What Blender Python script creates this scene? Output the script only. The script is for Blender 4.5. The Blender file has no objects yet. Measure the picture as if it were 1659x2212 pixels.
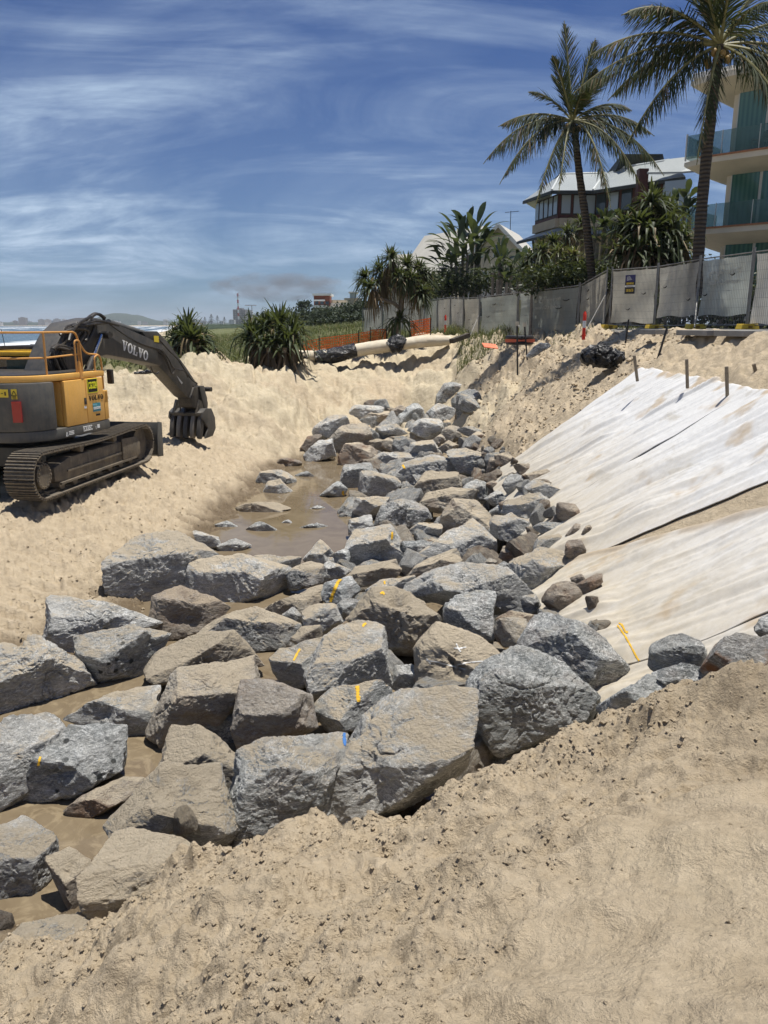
import bpy, bmesh, math, random
import numpy as np
from mathutils import Vector, Matrix, Quaternion
from mathutils.bvhtree import BVHTree

# ---------------------------------------------------------------- camera, sky, sun, exposure
SC = bpy.context.scene
COL = SC.collection
FPX = 1700.0                      # focal length in pixels of a 1659 x 2212 picture
PIT = math.radians(13.4)          # camera looks down by this much
CAMZ = 5.0
camd = bpy.data.cameras.new('camera')
camd.sensor_fit = 'VERTICAL'; camd.sensor_height = 36.0
camd.lens = FPX / 2212.0 * 36.0
camd.clip_start = 0.05; camd.clip_end = 30000
cam = bpy.data.objects.new('camera', camd); COL.objects.link(cam)
cam.location = (0, 0, CAMZ); cam.rotation_euler = (math.pi/2 - PIT, 0, 0)
SC.camera = cam

SUN_EL = math.radians(80); SUN_AZ = math.radians(70)   # azimuth from +Y (ahead) towards +X (right)
sun_dir = Vector((math.sin(SUN_AZ)*math.cos(SUN_EL), math.cos(SUN_AZ)*math.cos(SUN_EL), math.sin(SUN_EL)))
sund = bpy.data.lights.new('sun', 'SUN'); sund.energy = 4.6; sund.angle = math.radians(0.53)
sund.color = (1.0, 0.955, 0.88)
sun = bpy.data.objects.new('sun', sund); COL.objects.link(sun)
sun.rotation_euler = (-sun_dir).to_track_quat('-Z', 'Y').to_euler()

world = bpy.data.worlds.new('World'); SC.world = world; world.use_nodes = True
wn = world.node_tree; wn.nodes.clear()
def W(t, **kw):
    n = wn.nodes.new(t)
    for k, v in kw.items(): setattr(n, k, v)
    return n
sky = W('ShaderNodeTexSky', sky_type='NISHITA', sun_disc=False)
sky.sun_elevation = SUN_EL; sky.sun_rotation = SUN_AZ
sky.altitude = 0; sky.air_density = 1.0; sky.dust_density = 0.3; sky.ozone_density = 4.0
tc = W('ShaderNodeTexCoord'); sep = W('ShaderNodeSeparateXYZ')
wn.links.new(tc.outputs['Generated'], sep.inputs[0])
CLOUD = (3.5, 4.5, 5.8, 1)
def WM(op, a, b=None, clamp=False):
    n = W('ShaderNodeMath', operation=op); n.use_clamp = clamp
    for i, v in enumerate((a, b)):
        if v is None: continue
        if isinstance(v, (int, float)): n.inputs[i].default_value = v
        else: wn.links.new(v, n.inputs[i])
    return n.outputs[0]
zc = WM('MAXIMUM', sep.outputs[2], 0.0)
zd = WM('ADD', zc, 0.22)
cx_ = WM('DIVIDE', sep.outputs[0], zd); cy_ = WM('DIVIDE', sep.outputs[1], zd)
comb = W('ShaderNodeCombineXYZ'); wn.links.new(cx_, comb.inputs[0]); wn.links.new(cy_, comb.inputs[1])
def wmap(rot, sc, loc=(0, 0, 0)):
    m = W('ShaderNodeMapping'); m.inputs['Rotation'].default_value = (0, 0, math.radians(rot))
    m.inputs['Scale'].default_value = sc; m.inputs['Location'].default_value = loc
    wn.links.new(comb.outputs[0], m.inputs['Vector']); return m.outputs[0]
def wnoise(vec, scale, det, rough, dist):
    n = W('ShaderNodeTexNoise'); n.inputs['Scale'].default_value = scale; n.inputs['Detail'].default_value = det
    n.inputs['Roughness'].default_value = rough; n.inputs['Distortion'].default_value = dist
    wn.links.new(vec, n.inputs['Vector']); return n.outputs['Fac']
def wramp(fac, stops):
    r = W('ShaderNodeValToRGB'); e = r.color_ramp.elements
    while len(e) < len(stops): e.new(0.5)
    for i, (p, v) in enumerate(stops): e[i].position = p; e[i].color = (v, v, v, 1)
    wn.links.new(fac, r.inputs[0]); return r.outputs[0]
big = wnoise(wmap(-35, (0.8, 1.15, 1), (5.1, 3.4, 0)), 0.60, 6, 0.58, 1.0)
wisp = wnoise(wmap(-46, (0.55, 1.25, 1), (7.3, 2.2, 0)), 1.5, 11, 0.62, 1.7)
fine = wnoise(wmap(-15, (0.6, 1.3, 1), (1.3, 5.2, 0)), 3.6, 10, 0.66, 0.9)
m1 = wramp(big, [(0.43, 0.0), (0.64, 1.0)])
m2 = wramp(wisp, [(0.43, 0.0), (0.66, 1.0)])
m3 = wramp(fine, [(0.30, 0.35), (0.68, 1.0)])
cm = WM('MULTIPLY', WM('ADD', WM('MULTIPLY', m1, 0.34), WM('MULTIPLY', WM('MULTIPLY', m2, WM('ADD', m1, 0.45)), 0.75)), m3, True)
low = wramp(sep.outputs[2], [(0.0, 0.40), (0.08, 0.42), (0.20, 0.26), (0.45, 0.0)])      # thin veil of cloud towards the horizon
cm = WM('ADD', WM('MULTIPLY', cm, 0.92), WM('MULTIPLY', low, 0.62), True)
cmix = W('ShaderNodeMix', data_type='RGBA')
cmix.inputs['B'].default_value = CLOUD
hsv = W('ShaderNodeHueSaturation'); hsv.inputs['Saturation'].default_value = 1.38; hsv.inputs['Value'].default_value = 0.265
wn.links.new(sky.outputs[0], hsv.inputs['Color'])
tint = W('ShaderNodeMix', data_type='RGBA', blend_type='MULTIPLY'); tint.inputs['Factor'].default_value = 1.0
tint.inputs['B'].default_value = (0.34, 0.86, 1.50, 1); wn.links.new(hsv.outputs[0], tint.inputs['A'])
wn.links.new(cm, cmix.inputs['Factor']); wn.links.new(tint.outputs['Result'], cmix.inputs['A'])
bg = W('ShaderNodeBackground'); bg.inputs['Strength'].default_value = 0.10
wo = W('ShaderNodeOutputWorld')
wn.links.new(cmix.outputs['Result'], bg.inputs['Color']); wn.links.new(bg.outputs[0], wo.inputs['Surface'])

SC.view_settings.view_transform = 'Standard'; SC.view_settings.look = 'None'
SC.view_settings.exposure = 0.48; SC.view_settings.gamma = 1.0; SC.view_settings.use_curve_mapping = False
SC.render.engine = 'CYCLES'
SC.cycles.use_denoising = True
SC.cycles.max_bounces = 6; SC.cycles.diffuse_bounces = 3; SC.cycles.glossy_bounces = 3
SC.cycles.transmission_bounces = 4; SC.cycles.transparent_max_bounces = 16; SC.cycles.volume_bounces = 0
SC.cycles.caustics_reflective = False; SC.cycles.caustics_refractive = False
SC.cycles.use_adaptive_sampling = True; SC.cycles.adaptive_threshold = 0.015

# ---------------------------------------------------------------- photo pixel -> point in the place
CP, SP = math.cos(PIT), math.sin(PIT)
def ray(px, py):
    u = (px - 829.5) / FPX; v = (py - 1106.0) / FPX
    return Vector((u, CP - v*SP, -SP - v*CP))          # per metre of view depth
def at_z(px, py, z):
    d = ray(px, py); t = (z - CAMZ) / d.z
    return Vector((d.x*t, d.y*t, z))
def at_y(px, py, y):
    d = ray(px, py); t = y / d.y
    return Vector((d.x*t, y, CAMZ + d.z*t))
def at_t(px, py, t):
    d = ray(px, py); return Vector((d.x*t, d.y*t, CAMZ + d.z*t))
def depth(p): return p[1]*CP + (CAMZ - p[2])*SP
def to_px(p):
    t = depth(p); up = p[1]*SP + (p[2]-CAMZ)*CP
    return 829.5 + FPX*p[0]/t, 1106 - FPX*up/t

# ---------------------------------------------------------------- numpy noise
def _h(ix, iy, iz, seed):
    n = (ix.astype(np.int64)*374761393 + iy.astype(np.int64)*668265263 + iz.astype(np.int64)*2147483647 + seed*974634777) & 0xffffffff
    n = ((n ^ (n >> 13)) * 1274126177) & 0xffffffff
    n = ((n ^ (n >> 16)) * 2246822519) & 0xffffffff
    return ((n ^ (n >> 15)) & 0xffffff).astype(np.float64) / 0xffffff
def vn3(p, seed=0):
    i = np.floor(p).astype(np.int64); f = p - i; f = f*f*f*(f*(f*6-15)+10)
    x, y, z = i[:, 0], i[:, 1], i[:, 2]; fx, fy, fz = f[:, 0], f[:, 1], f[:, 2]
    def L(a, b, t): return a + (b-a)*t
    r0 = L(L(_h(x, y, z, seed), _h(x+1, y, z, seed), fx), L(_h(x, y+1, z, seed), _h(x+1, y+1, z, seed), fx), fy)
    r1 = L(L(_h(x, y, z+1, seed), _h(x+1, y, z+1, seed), fx), L(_h(x, y+1, z+1, seed), _h(x+1, y+1, z+1, seed), fx), fy)
    return L(r0, r1, fz)*2 - 1
def fbm3(p, o=4, seed=0, g=0.5):
    a, s, t = 1.0, 0.0, 0.0
    for k in range(o):
        s = s + a*vn3(p*2.03**k + 17.3*k, seed+k); t += a; a *= g
    return s / t
def vn2(x, y, seed=0):
    ix = np.floor(x).astype(np.int64); iy = np.floor(y).astype(np.int64); fx = x-ix; fy = y-iy
    fx = fx*fx*fx*(fx*(fx*6-15)+10); fy = fy*fy*fy*(fy*(fy*6-15)+10); z = np.zeros_like(ix)
    a = _h(ix, iy, z, seed); b = _h(ix+1, iy, z, seed); c = _h(ix, iy+1, z, seed); d = _h(ix+1, iy+1, z, seed)
    return (a + (b-a)*fx + (c-a)*fy + (a-b-c+d)*fx*fy)*2 - 1
def fbm2(x, y, o=4, seed=0, g=0.5):
    a, s, t = 1.0, 0.0, 0.0
    for k in range(o):
        c, sn = math.cos(0.6*k), math.sin(0.6*k); q = 2.07**k
        s = s + a*vn2((x*c - y*sn)*q + 9.1*k, (x*sn + y*c)*q - 4.7*k, seed+k); t += a; a *= g
    return s / t
def sstep(a, b, x):
    t = np.clip((x-a)/(b-a), 0, 1); return t*t*(3-2*t)

# ---------------------------------------------------------------- object helpers
def mesh_obj(name, verts, faces, mat=None, parent=None, smooth=False):
    me = bpy.data.meshes.new(name)
    me.from_pydata([tuple(v) for v in verts], [], [tuple(f) for f in faces]); me.update()
    if smooth: me.shade_smooth()
    return link(name, me, mat, parent)
def np_mesh(name, V, F, smooth=False):
    """V (n,3) float, F (m,3 or 4) int -> mesh, fast"""
    me = bpy.data.meshes.new(name); V = np.asarray(V, dtype=np.float32); F = np.asarray(F, dtype=np.int32)
    m, k = F.shape
    me.vertices.add(len(V)); me.vertices.foreach_set('co', V.ravel())
    me.loops.add(m*k); me.loops.foreach_set('vertex_index', F.ravel())
    me.polygons.add(m); me.polygons.foreach_set('loop_start', np.arange(0, m*k, k, dtype=np.int32))
    me.polygons.foreach_set('loop_total', np.full(m, k, dtype=np.int32))
    me.polygons.foreach_set('use_smooth', np.full(m, smooth, dtype=bool))
    me.update(calc_edges=True); me.validate(); return me
def link(name, me, mat=None, parent=None):
    o = bpy.data.objects.new(name, me); COL.objects.link(o)
    if mat is not None:
        if not me.materials: me.materials.append(mat)
    if parent is not None: o.parent = parent
    return o
def tag(o, label=None, cat=None, group=None, kind=None):
    if label: o['label'] = label
    if cat: o['category'] = cat
    if group: o['group'] = group
    if kind: o['kind'] = kind
    return o
def empty(name, loc, rz=0.0, label=None, cat=None, group=None):
    o = bpy.data.objects.new(name, None); COL.objects.link(o); o.empty_display_size = 0.2
    o.location = loc; o.rotation_euler = (0, 0, rz)
    return tag(o, label, cat, group)
def copy_tree(o, parent=None):
    c = o.copy(); COL.objects.link(c); c.parent = parent
    for ch in [x for x in bpy.data.objects if x.parent == o]: copy_tree(ch, c)
    return c

class MB:
    """collects simple solids into one mesh"""
    def __init__(s): s.v = []; s.f = []
    def add(s, vs, fs):
        b = len(s.v); s.v += [Vector(v) for v in vs]; s.f += [tuple(b+i for i in f) for f in fs]; return s
    def box(s, x0, x1, y0, y1, z0, z1):
        v = [(x, y, z) for z in (z0, z1) for y in (y0, y1) for x in (x0, x1)]
        return s.add(v, [(0, 2, 3, 1), (4, 5, 7, 6), (0, 1, 5, 4), (2, 6, 7, 3), (0, 4, 6, 2), (1, 3, 7, 5)])
    def obox(s, c, ax, ay, az):
        c = Vector(c); ax, ay, az = Vector(ax), Vector(ay), Vector(az)
        v = [c + ax*i + ay*j + az*k for k in (-1, 1) for j in (-1, 1) for i in (-1, 1)]
        return s.add(v, [(0, 2, 3, 1), (4, 5, 7, 6), (0, 1, 5, 4), (2, 6, 7, 3), (0, 4, 6, 2), (1, 3, 7, 5)])
    def bar(s, a, b, w, h, up=(0, 0, 1)):
        a, b = Vector(a), Vector(b); d = (b-a); L = d.length; d.normalize(); up = Vector(up)
        sd = d.cross(up)
        if sd.length < 1e-4: sd = d.cross(Vector((1, 0, 0)))
        sd.normalize(); u = sd.cross(d)
        return s.obox((a+b)/2, sd*w/2, d*L/2, u*h/2)
    def tube(s, pts, r, n=8, closed=False, caps=True):
        pts = [Vector(p) for p in pts]; rs = r if isinstance(r, (list, tuple)) else [r]*len(pts)
        b = len(s.v); ref = Vector((0, 0, 1)); m = len(pts)
        for i, p in enumerate(pts):
            d = (pts[min(i+1, m-1)] - pts[max(i-1, 0)])
            if d.length < 1e-9: d = Vector((0, 0, 1))
            d.normalize(); sd = d.cross(ref)
            if sd.length < 0.05: sd = d.cross(Vector((1, 0, 0)))
            sd.normalize(); u = sd.cross(d); ref = u if abs(d.z) > 0.9 else Vector((0, 0, 1))
            for k in range(n):
                a = 2*math.pi*k/n; s.v.append(p + (sd*math.cos(a) + u*math.sin(a))*rs[i])
        for i in range(m-1):
            for k in range(n):
                k2 = (k+1) % n; s.f.append((b+i*n+k, b+i*n+k2, b+(i+1)*n+k2, b+(i+1)*n+k))
        if caps:
            s.f.append(tuple(b+k for k in reversed(range(n)))); s.f.append(tuple(b+(m-1)*n+k for k in range(n)))
        return s
    def prism(s, poly, axis, d0, d1):
        """poly of 2-D points, extruded along axis 'x','y' or 'z' from d0 to d1"""
        n = len(poly)
        def P(p, d): return {'x': (d, p[0], p[1]), 'y': (p[0], d, p[1]), 'z': (p[0], p[1], d)}[axis]
        vs = [P(p, d0) for p in poly] + [P(p, d1) for p in poly]
        return s.add(vs, [tuple(range(n))[::-1], tuple(range(n, 2*n))] + [(i, (i+1) % n, n+(i+1) % n, n+i) for i in range(n)])
    def cyl(s, a, b, r, n=16, r2=None): return s.tube([a, b], [r, r if r2 is None else r2], n)
    def build(s, name, mat, parent=None, smooth=False, bevel=0.0):
        me = bpy.data.meshes.new(name); me.from_pydata([tuple(v) for v in s.v], [], s.f); me.update()
        bm = bmesh.new(); bm.from_mesh(me); bmesh.ops.recalc_face_normals(bm, faces=bm.faces)
        if bevel > 0:
            es = [e for e in bm.edges if len(e.link_faces) == 2 and e.calc_face_angle(0) > 0.5]
            bmesh.ops.bevel(bm, geom=es, offset=bevel, segments=2, affect='EDGES', profile=0.6, clamp_overlap=True)
        bm.to_mesh(me); bm.free()
        if smooth: me.shade_smooth(); me.set_sharp_from_angle(angle=math.radians(38))
        return link(name, me, mat, parent)

# ---------------------------------------------------------------- material helper
class M:
    def __init__(s, name, rough=0.7, metal=0.0, spec=0.4):
        s.m = bpy.data.materials.new(name); s.m.use_nodes = True; s.t = s.m.node_tree; s.t.nodes.clear()
        s.out = s.t.nodes.new('ShaderNodeOutputMaterial'); s.b = s.t.nodes.new('ShaderNodeBsdfPrincipled')
        s.t.links.new(s.b.outputs[0], s.out.inputs[0])
        s.b.inputs['Roughness'].default_value = rough; s.b.inputs['Metallic'].default_value = metal
        s.b.inputs['Specular IOR Level'].default_value = spec
    def n(s, t, **kw):
        x = s.t.nodes.new(t)
        for k, v in kw.items(): setattr(x, k, v)
        return x
    def put(s, sock, v):
        if isinstance(v, (int, float)): sock.default_value = v
        elif isinstance(v, (tuple, list)): sock.default_value = tuple(v) + (1,) if len(v) == 3 and len(sock.default_value) == 4 else v
        else: s.t.links.new(v, sock)
    def co(s, kind='Object'): return s.n('ShaderNodeTexCoord').outputs[kind]
    def pos(s): return s.n('ShaderNodeNewGeometry').outputs['Position']
    def nrm(s): return s.n('ShaderNodeNewGeometry').outputs['Normal']
    def sep(s, v):
        x = s.n('ShaderNodeSeparateXYZ'); s.put(x.inputs[0], v); return x.outputs
    def map(s, v, sc=(1, 1, 1), loc=(0, 0, 0), rot=(0, 0, 0)):
        x = s.n('ShaderNodeMapping'); s.put(x.inputs['Vector'], v); x.inputs['Scale'].default_value = sc
        x.inputs['Location'].default_value = loc; x.inputs['Rotation'].default_value = rot; return x.outputs[0]
    def noise(s, v, scale=5, det=4, rough=0.55, dist=0.0, out='Fac'):
        x = s.n('ShaderNodeTexNoise'); s.put(x.inputs['Vector'], v); x.inputs['Scale'].default_value = scale
        x.inputs['Detail'].default_value = det; x.inputs['Roughness'].default_value = rough; x.inputs['Distortion'].default_value = dist
        return x.outputs[out]
    def voro(s, v, scale=5, feature='F1', rnd=1.0):
        x = s.n('ShaderNodeTexVoronoi', feature=feature); s.put(x.inputs['Vector'], v); x.inputs['Scale'].default_value = scale
        x.inputs['Randomness'].default_value = rnd; return x.outputs['Distance']
    def wave(s, v, scale=5, dist=2, det=2, prof='SIN', dirn='X'):
        x = s.n('ShaderNodeTexWave', wave_profile=prof, bands_direction=dirn); s.put(x.inputs['Vector'], v); x.inputs['Scale'].default_value = scale
        x.inputs['Distortion'].default_value = dist; x.inputs['Detail'].default_value = det; return x.outputs['Fac']
    def ramp(s, f, stops):
        x = s.n('ShaderNodeValToRGB'); e = x.color_ramp.elements
        while len(e) < len(stops): e.new(0.5)
        for i, (p, c) in enumerate(stops):
            e[i].position = p; e[i].color = (c, c, c, 1) if isinstance(c, (int, float)) else tuple(c) + (1,)
        s.put(x.inputs[0], f); return x.outputs[0]
    def math(s, op, a, b=None, clamp=False):
        x = s.n('ShaderNodeMath', operation=op); x.use_clamp = clamp; s.put(x.inputs[0], a)
        if b is not None: s.put(x.inputs[1], b)
        return x.outputs[0]
    def mix(s, f, a, b, mode='MIX'):
        x = s.n('ShaderNodeMix', data_type='RGBA', blend_type=mode); s.put(x.inputs['Factor'], f)
        for k, v in (('A', a), ('B', b)):
            i = [q for q in x.inputs if q.name == k and q.type == 'RGBA'][0]; s.put(i, v)
        return [q for q in x.outputs if q.type == 'RGBA'][0]
    def bump(s, h, strength=0.5, dist=0.02, nrm=None):
        x = s.n('ShaderNodeBump'); x.inputs['Strength'].default_value = strength; x.inputs['Distance'].default_value = dist
        s.put(x.inputs['Height'], h)
        if nrm is not None: s.t.links.new(nrm, x.inputs['Normal'])
        return x.outputs[0]
    def attr(s, name, out='Fac'): return s.n('ShaderNodeAttribute', attribute_name=name).outputs[out]
    def col(s, v): s.put(s.b.inputs['Base Color'], v); return s
    def set(s, k, v): s.put(s.b.inputs[k], v); return s
def plain(name, c, rough=0.6, metal=0.0, var=0.25, scale=6.0, bump=0.0, spec=0.4, dirt=None, dirt_amt=0.0):
    """painted / plain surface with uneven tone, optional dirt"""
    m = M(name, rough, metal, spec); v = m.co('Object')
    f = m.noise(v, scale, 6, 0.6)
    a = tuple(x*(1-var) for x in c); b = tuple(min(1, x*(1+var)) for x in c)
    col = m.mix(m.ramp(f, [(0.3, 0.0), (0.7, 1.0)]), a, b)
    if dirt:
        col = m.mix(m.math('MULTIPLY', m.ramp(m.noise(v, scale*0.45, 8, 0.7, 0.3), [(0.42, 0.0), (0.68, 1.0)]), dirt_amt), col, dirt)
    m.col(col); m.set('Roughness', m.ramp(f, [(0.2, max(0.02, rough-0.08)), (0.8, min(1, rough+0.08))]))
    if bump: m.set('Normal', m.bump(m.noise(v, scale*6, 4, 0.6), bump, 0.01))
    return m.m
# ================================================================ GROUND
WATER_Z = 0.42
SEA_Z = -1.0
ROWS = [
 (-60, [(-30,1.2),(-9,1.5),(-5,2.0),(-2,2.6),(0,3.3),(2,3.7),(4,4.2),(6.5,4.7),(9,4.85),(40,4.9)]),
 (-3,  [(-30,1.2),(-9,1.5),(-5,1.8),(-2,2.6),(0,3.3),(2,3.7),(4,4.2),(6.5,4.7),(9,4.85),(40,4.9)]),
 (0,   [(-30,1.2),(-9,1.2),(-4,1.6),(-2,2.4),(0,3.3),(2,3.6),(3.6,4.0),(6.5,4.6),(9,4.85),(40,4.9)]),
 (1.7, [(-30,1.2),(-9,.9),(-3.4,1.1),(-1.6,2.05),(0,3.1),(1.2,3.32),(3,3.6),(6.5,4.4),(8.6,4.85),(40,4.9)]),
 (3.0, [(-30,1.2),(-9,.7),(-3.7,.8),(-2.0,1.55),(-.2,2.5),(1.5,3.0),(3,3.45),(6.4,4.2),(8.4,4.82),(40,4.9)]),
 (4.5, [(-30,1.2),(-9,.6),(-4.2,.55),(-2.75,.88),(-1.0,1.55),(0.5,2.05),(2.3,2.85),(6.2,4.0),(8.3,4.8),(40,4.9)]),
 (5.3, [(-30,1.2),(-9,.5),(-4.2,.25),(-2.7,.35),(-1.0,1.05),(.7,1.72),(2.7,2.62),(6.3,4.0),(8.3,4.8),(40,4.9)]),
 (6.4, [(-30,1.2),(-9,.6),(-5,.2),(-2.6,.15),(-.5,.42),(1.5,.85),(3.3,1.65),(6.5,3.93),(8.3,4.8),(40,4.9)]),
 (8,   [(-30,1.4),(-9,.9),(-6,.5),(-4.6,.15),(0,.1),(2.3,.35),(3.6,1.8),(6.6,3.98),(8.3,4.8),(40,4.9)]),
 (10,  [(-30,1.6),(-10,1.3),(-6.8,1.0),(-5.0,.5),(-3.4,.1),(2.4,.40),(3.6,1.8),(6.6,3.98),(8.3,4.8),(40,4.9)]),
 (12.5,[(-30,1.7),(-11,1.6),(-7.4,1.4),(-4.8,.6),(-3.4,.1),(2.5,.42),(3.6,1.8),(6.6,3.98),(8.3,4.82),(40,4.9)]),
 (17,  [(-30,1.8),(-12,1.75),(-6.6,1.62),(-3.9,.42),(-3,.1),(2.7,.45),(3.6,1.8),(6.6,3.98),(8.3,4.84),(40,4.9)]),
 (22,  [(-30,2.0),(-12,1.85),(-6.4,1.75),(-3.95,.46),(-3,.1),(2.7,.45),(3.6,1.8),(6.6,3.98),(8.3,4.86),(40,4.9)]),
 (25,  [(-30,2.2),(-12,2.0),(-6.6,1.85),(-4.0,.7),(-3,.2),(2.6,.5),(3.6,1.85),(6.4,4.0),(8.2,4.86),(40,4.9)]),
 (26.6,[(-30,2.6),(-12,2.3),(-6.8,2.1),(-4.2,1.1),(-3.1,.3),(2.5,.5),(3.6,1.9),(6.3,4.0),(8.2,4.86),(40,4.9)]),
 (28,  [(-30,3.2),(-12,3.15),(-7,2.8),(-4.5,1.75),(-3.1,.55),(2.4,.55),(3.6,1.95),(6.2,4.1),(8.2,4.85),(40,4.9)]),
 (29.5,[(-30,3.3),(-12,3.3),(-7,3.4),(-4.6,2.1),(-2.7,.7),(2.4,.65),(3.6,2.0),(6.0,4.1),(8.1,4.85),(40,4.9)]),
 (31.5,[(-30,3.3),(-12,3.3),(-7,3.5),(-4.4,2.7),(-2.4,1.1),(2.3,.85),(3.5,2.2),(5.8,4.05),(8,4.85),(40,4.9)]),
 (34.5,[(-30,3.2),(-12,3.2),(-7,3.35),(-4,3.15),(-1.8,1.7),(1.6,1.2),(3.1,2.1),(4.8,3.8),(8,4.85),(40,4.9)]),
 (37,  [(-30,3.2),(-12,3.1),(-7,3.2),(-3.8,3.35),(-1,2.7),(1.2,2.3),(2.6,2.9),(4.4,4.1),(8,4.8),(40,4.9)]),
 (39.5,[(-30,3.1),(-12,3.0),(-7,3.0),(-3.8,3.3),(0,3.75),(1.2,3.85),(2.8,4.15),(4.4,4.35),(8,4.72),(40,4.9)]),
 (44,  [(-30,3.0),(-12,2.8),(-7,2.9),(-3.8,3.3),(0,3.95),(1.2,4.1),(2.8,4.25),(4.4,4.4),(8,4.65),(40,4.9)]),
 (55,  [(-30,2.6),(-14,2.7),(-8,3.0),(-4,3.6),(-1,4.2),(1.2,4.3),(2.8,4.4),(4.4,4.5),(8,4.7),(40,4.9)]),
 (75,  [(-36,2.0),(-18,2.9),(-11,3.6),(-6,4.45),(-2,4.75),(1.2,4.8),(2.8,4.8),(4.4,4.8),(8,4.8),(40,4.9)]),
 (110, [(-40,1.6),(-28,2.3),(-20,3.1),(-13,3.9),(-6,4.3),(1.2,4.5),(2.8,4.6),(4.4,4.7),(8,4.8),(40,4.9)]),
 (300, [(-90,1.0),(-75,1.8),(-60,2.8),(-40,3.6),(-20,4.0),(1.2,4.2),(2.8,4.2),(8,4.4),(20,4.6),(60,4.8)]),
 (900, [(-230,0.8),(-215,1.6),(-200,2.8),(-170,3.6),(-120,4.0),(-60,4.2),(0,4.2),(30,4.4),(60,4.6),(120,4.8)]),
 (2600,[(-640,0.8),(-620,1.8),(-590,3.0),(-560,3.6),(-500,4.0),(-400,4.2),(0,4.2),(30,4.4),(60,4.6),(300,4.8)]),
 (9000,[(-9000,.8),(-3000,2.8),(-2500,3.0),(-2000,3.0),(-1500,4.0),(-1000,4.2),(0,4.2),(30,4.4),(60,4.6),(300,4.8)]),
]
RY = np.array([r[0] for r in ROWS], float)
RX = np.array([[k[0] for k in r[1]] for r in ROWS], float)
RZ = np.array([[k[1] for k in r[1]] for r in ROWS], float)
def shore_x(y):
    return np.interp(y, [-200, 40, 180, 600, 1200, 2600, 2900, 3000, 3200], [-70, -72, -88, -165, -300, -660, -900, -1600, -9000])
def base_h(x, y):
    x = np.asarray(x, float); y = np.clip(np.asarray(y, float), RY[0], RY[-1]-1e-3)
    k = np.clip(np.searchsorted(RY, y, side='right')-1, 0, len(RY)-2)
    t = (y-RY[k])/(RY[k+1]-RY[k]); t = t[:, None]
    X = RX[k]*(1-t) + RX[k+1]*t; Z = RZ[k]*(1-t) + RZ[k+1]*t
    z = np.full(x.shape, 0.0)
    for j in range(X.shape[1]-1):
        x0, x1, z0, z1 = X[:, j], X[:, j+1], Z[:, j], Z[:, j+1]
        m = (x >= x0) & (x < x1)
        z = np.where(m, z0 + (z1-z0)*(x-x0)/np.maximum(x1-x0, 1e-6), z)
    z = np.where(x >= X[:, -1], Z[:, -1], z)
    # seaward of the last knot the land falls to the beach and under the sea
    sx = shore_x(y); L = X[:, 0]
    tt = np.clip((L-x)/np.maximum(L-sx, 1e-3), 0, 3)
    zz = Z[:, 0] + (SEA_Z-0.02-Z[:, 0])*np.minimum(tt, 1)**0.7 - np.clip(tt-1, 0, 2)*2.0
    return np.where(x < L, zz, z)
SLOPE_A, SLOPE_B = -0.83, 0.73                       # geotextile slope: z = A + B*x
def cloth_zone(x, y):
    a = sstep(2.5, 2.9, x)*(1-sstep(6.4, 6.75, x))
    far = 20.1 + 0*(x-6.6); near = 6.4 - 0.55*(x-6.6)*0.9
    return a*sstep(near-0.5, near+0.1, y)*(1-sstep(far-0.25, far+0.15, y))
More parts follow.
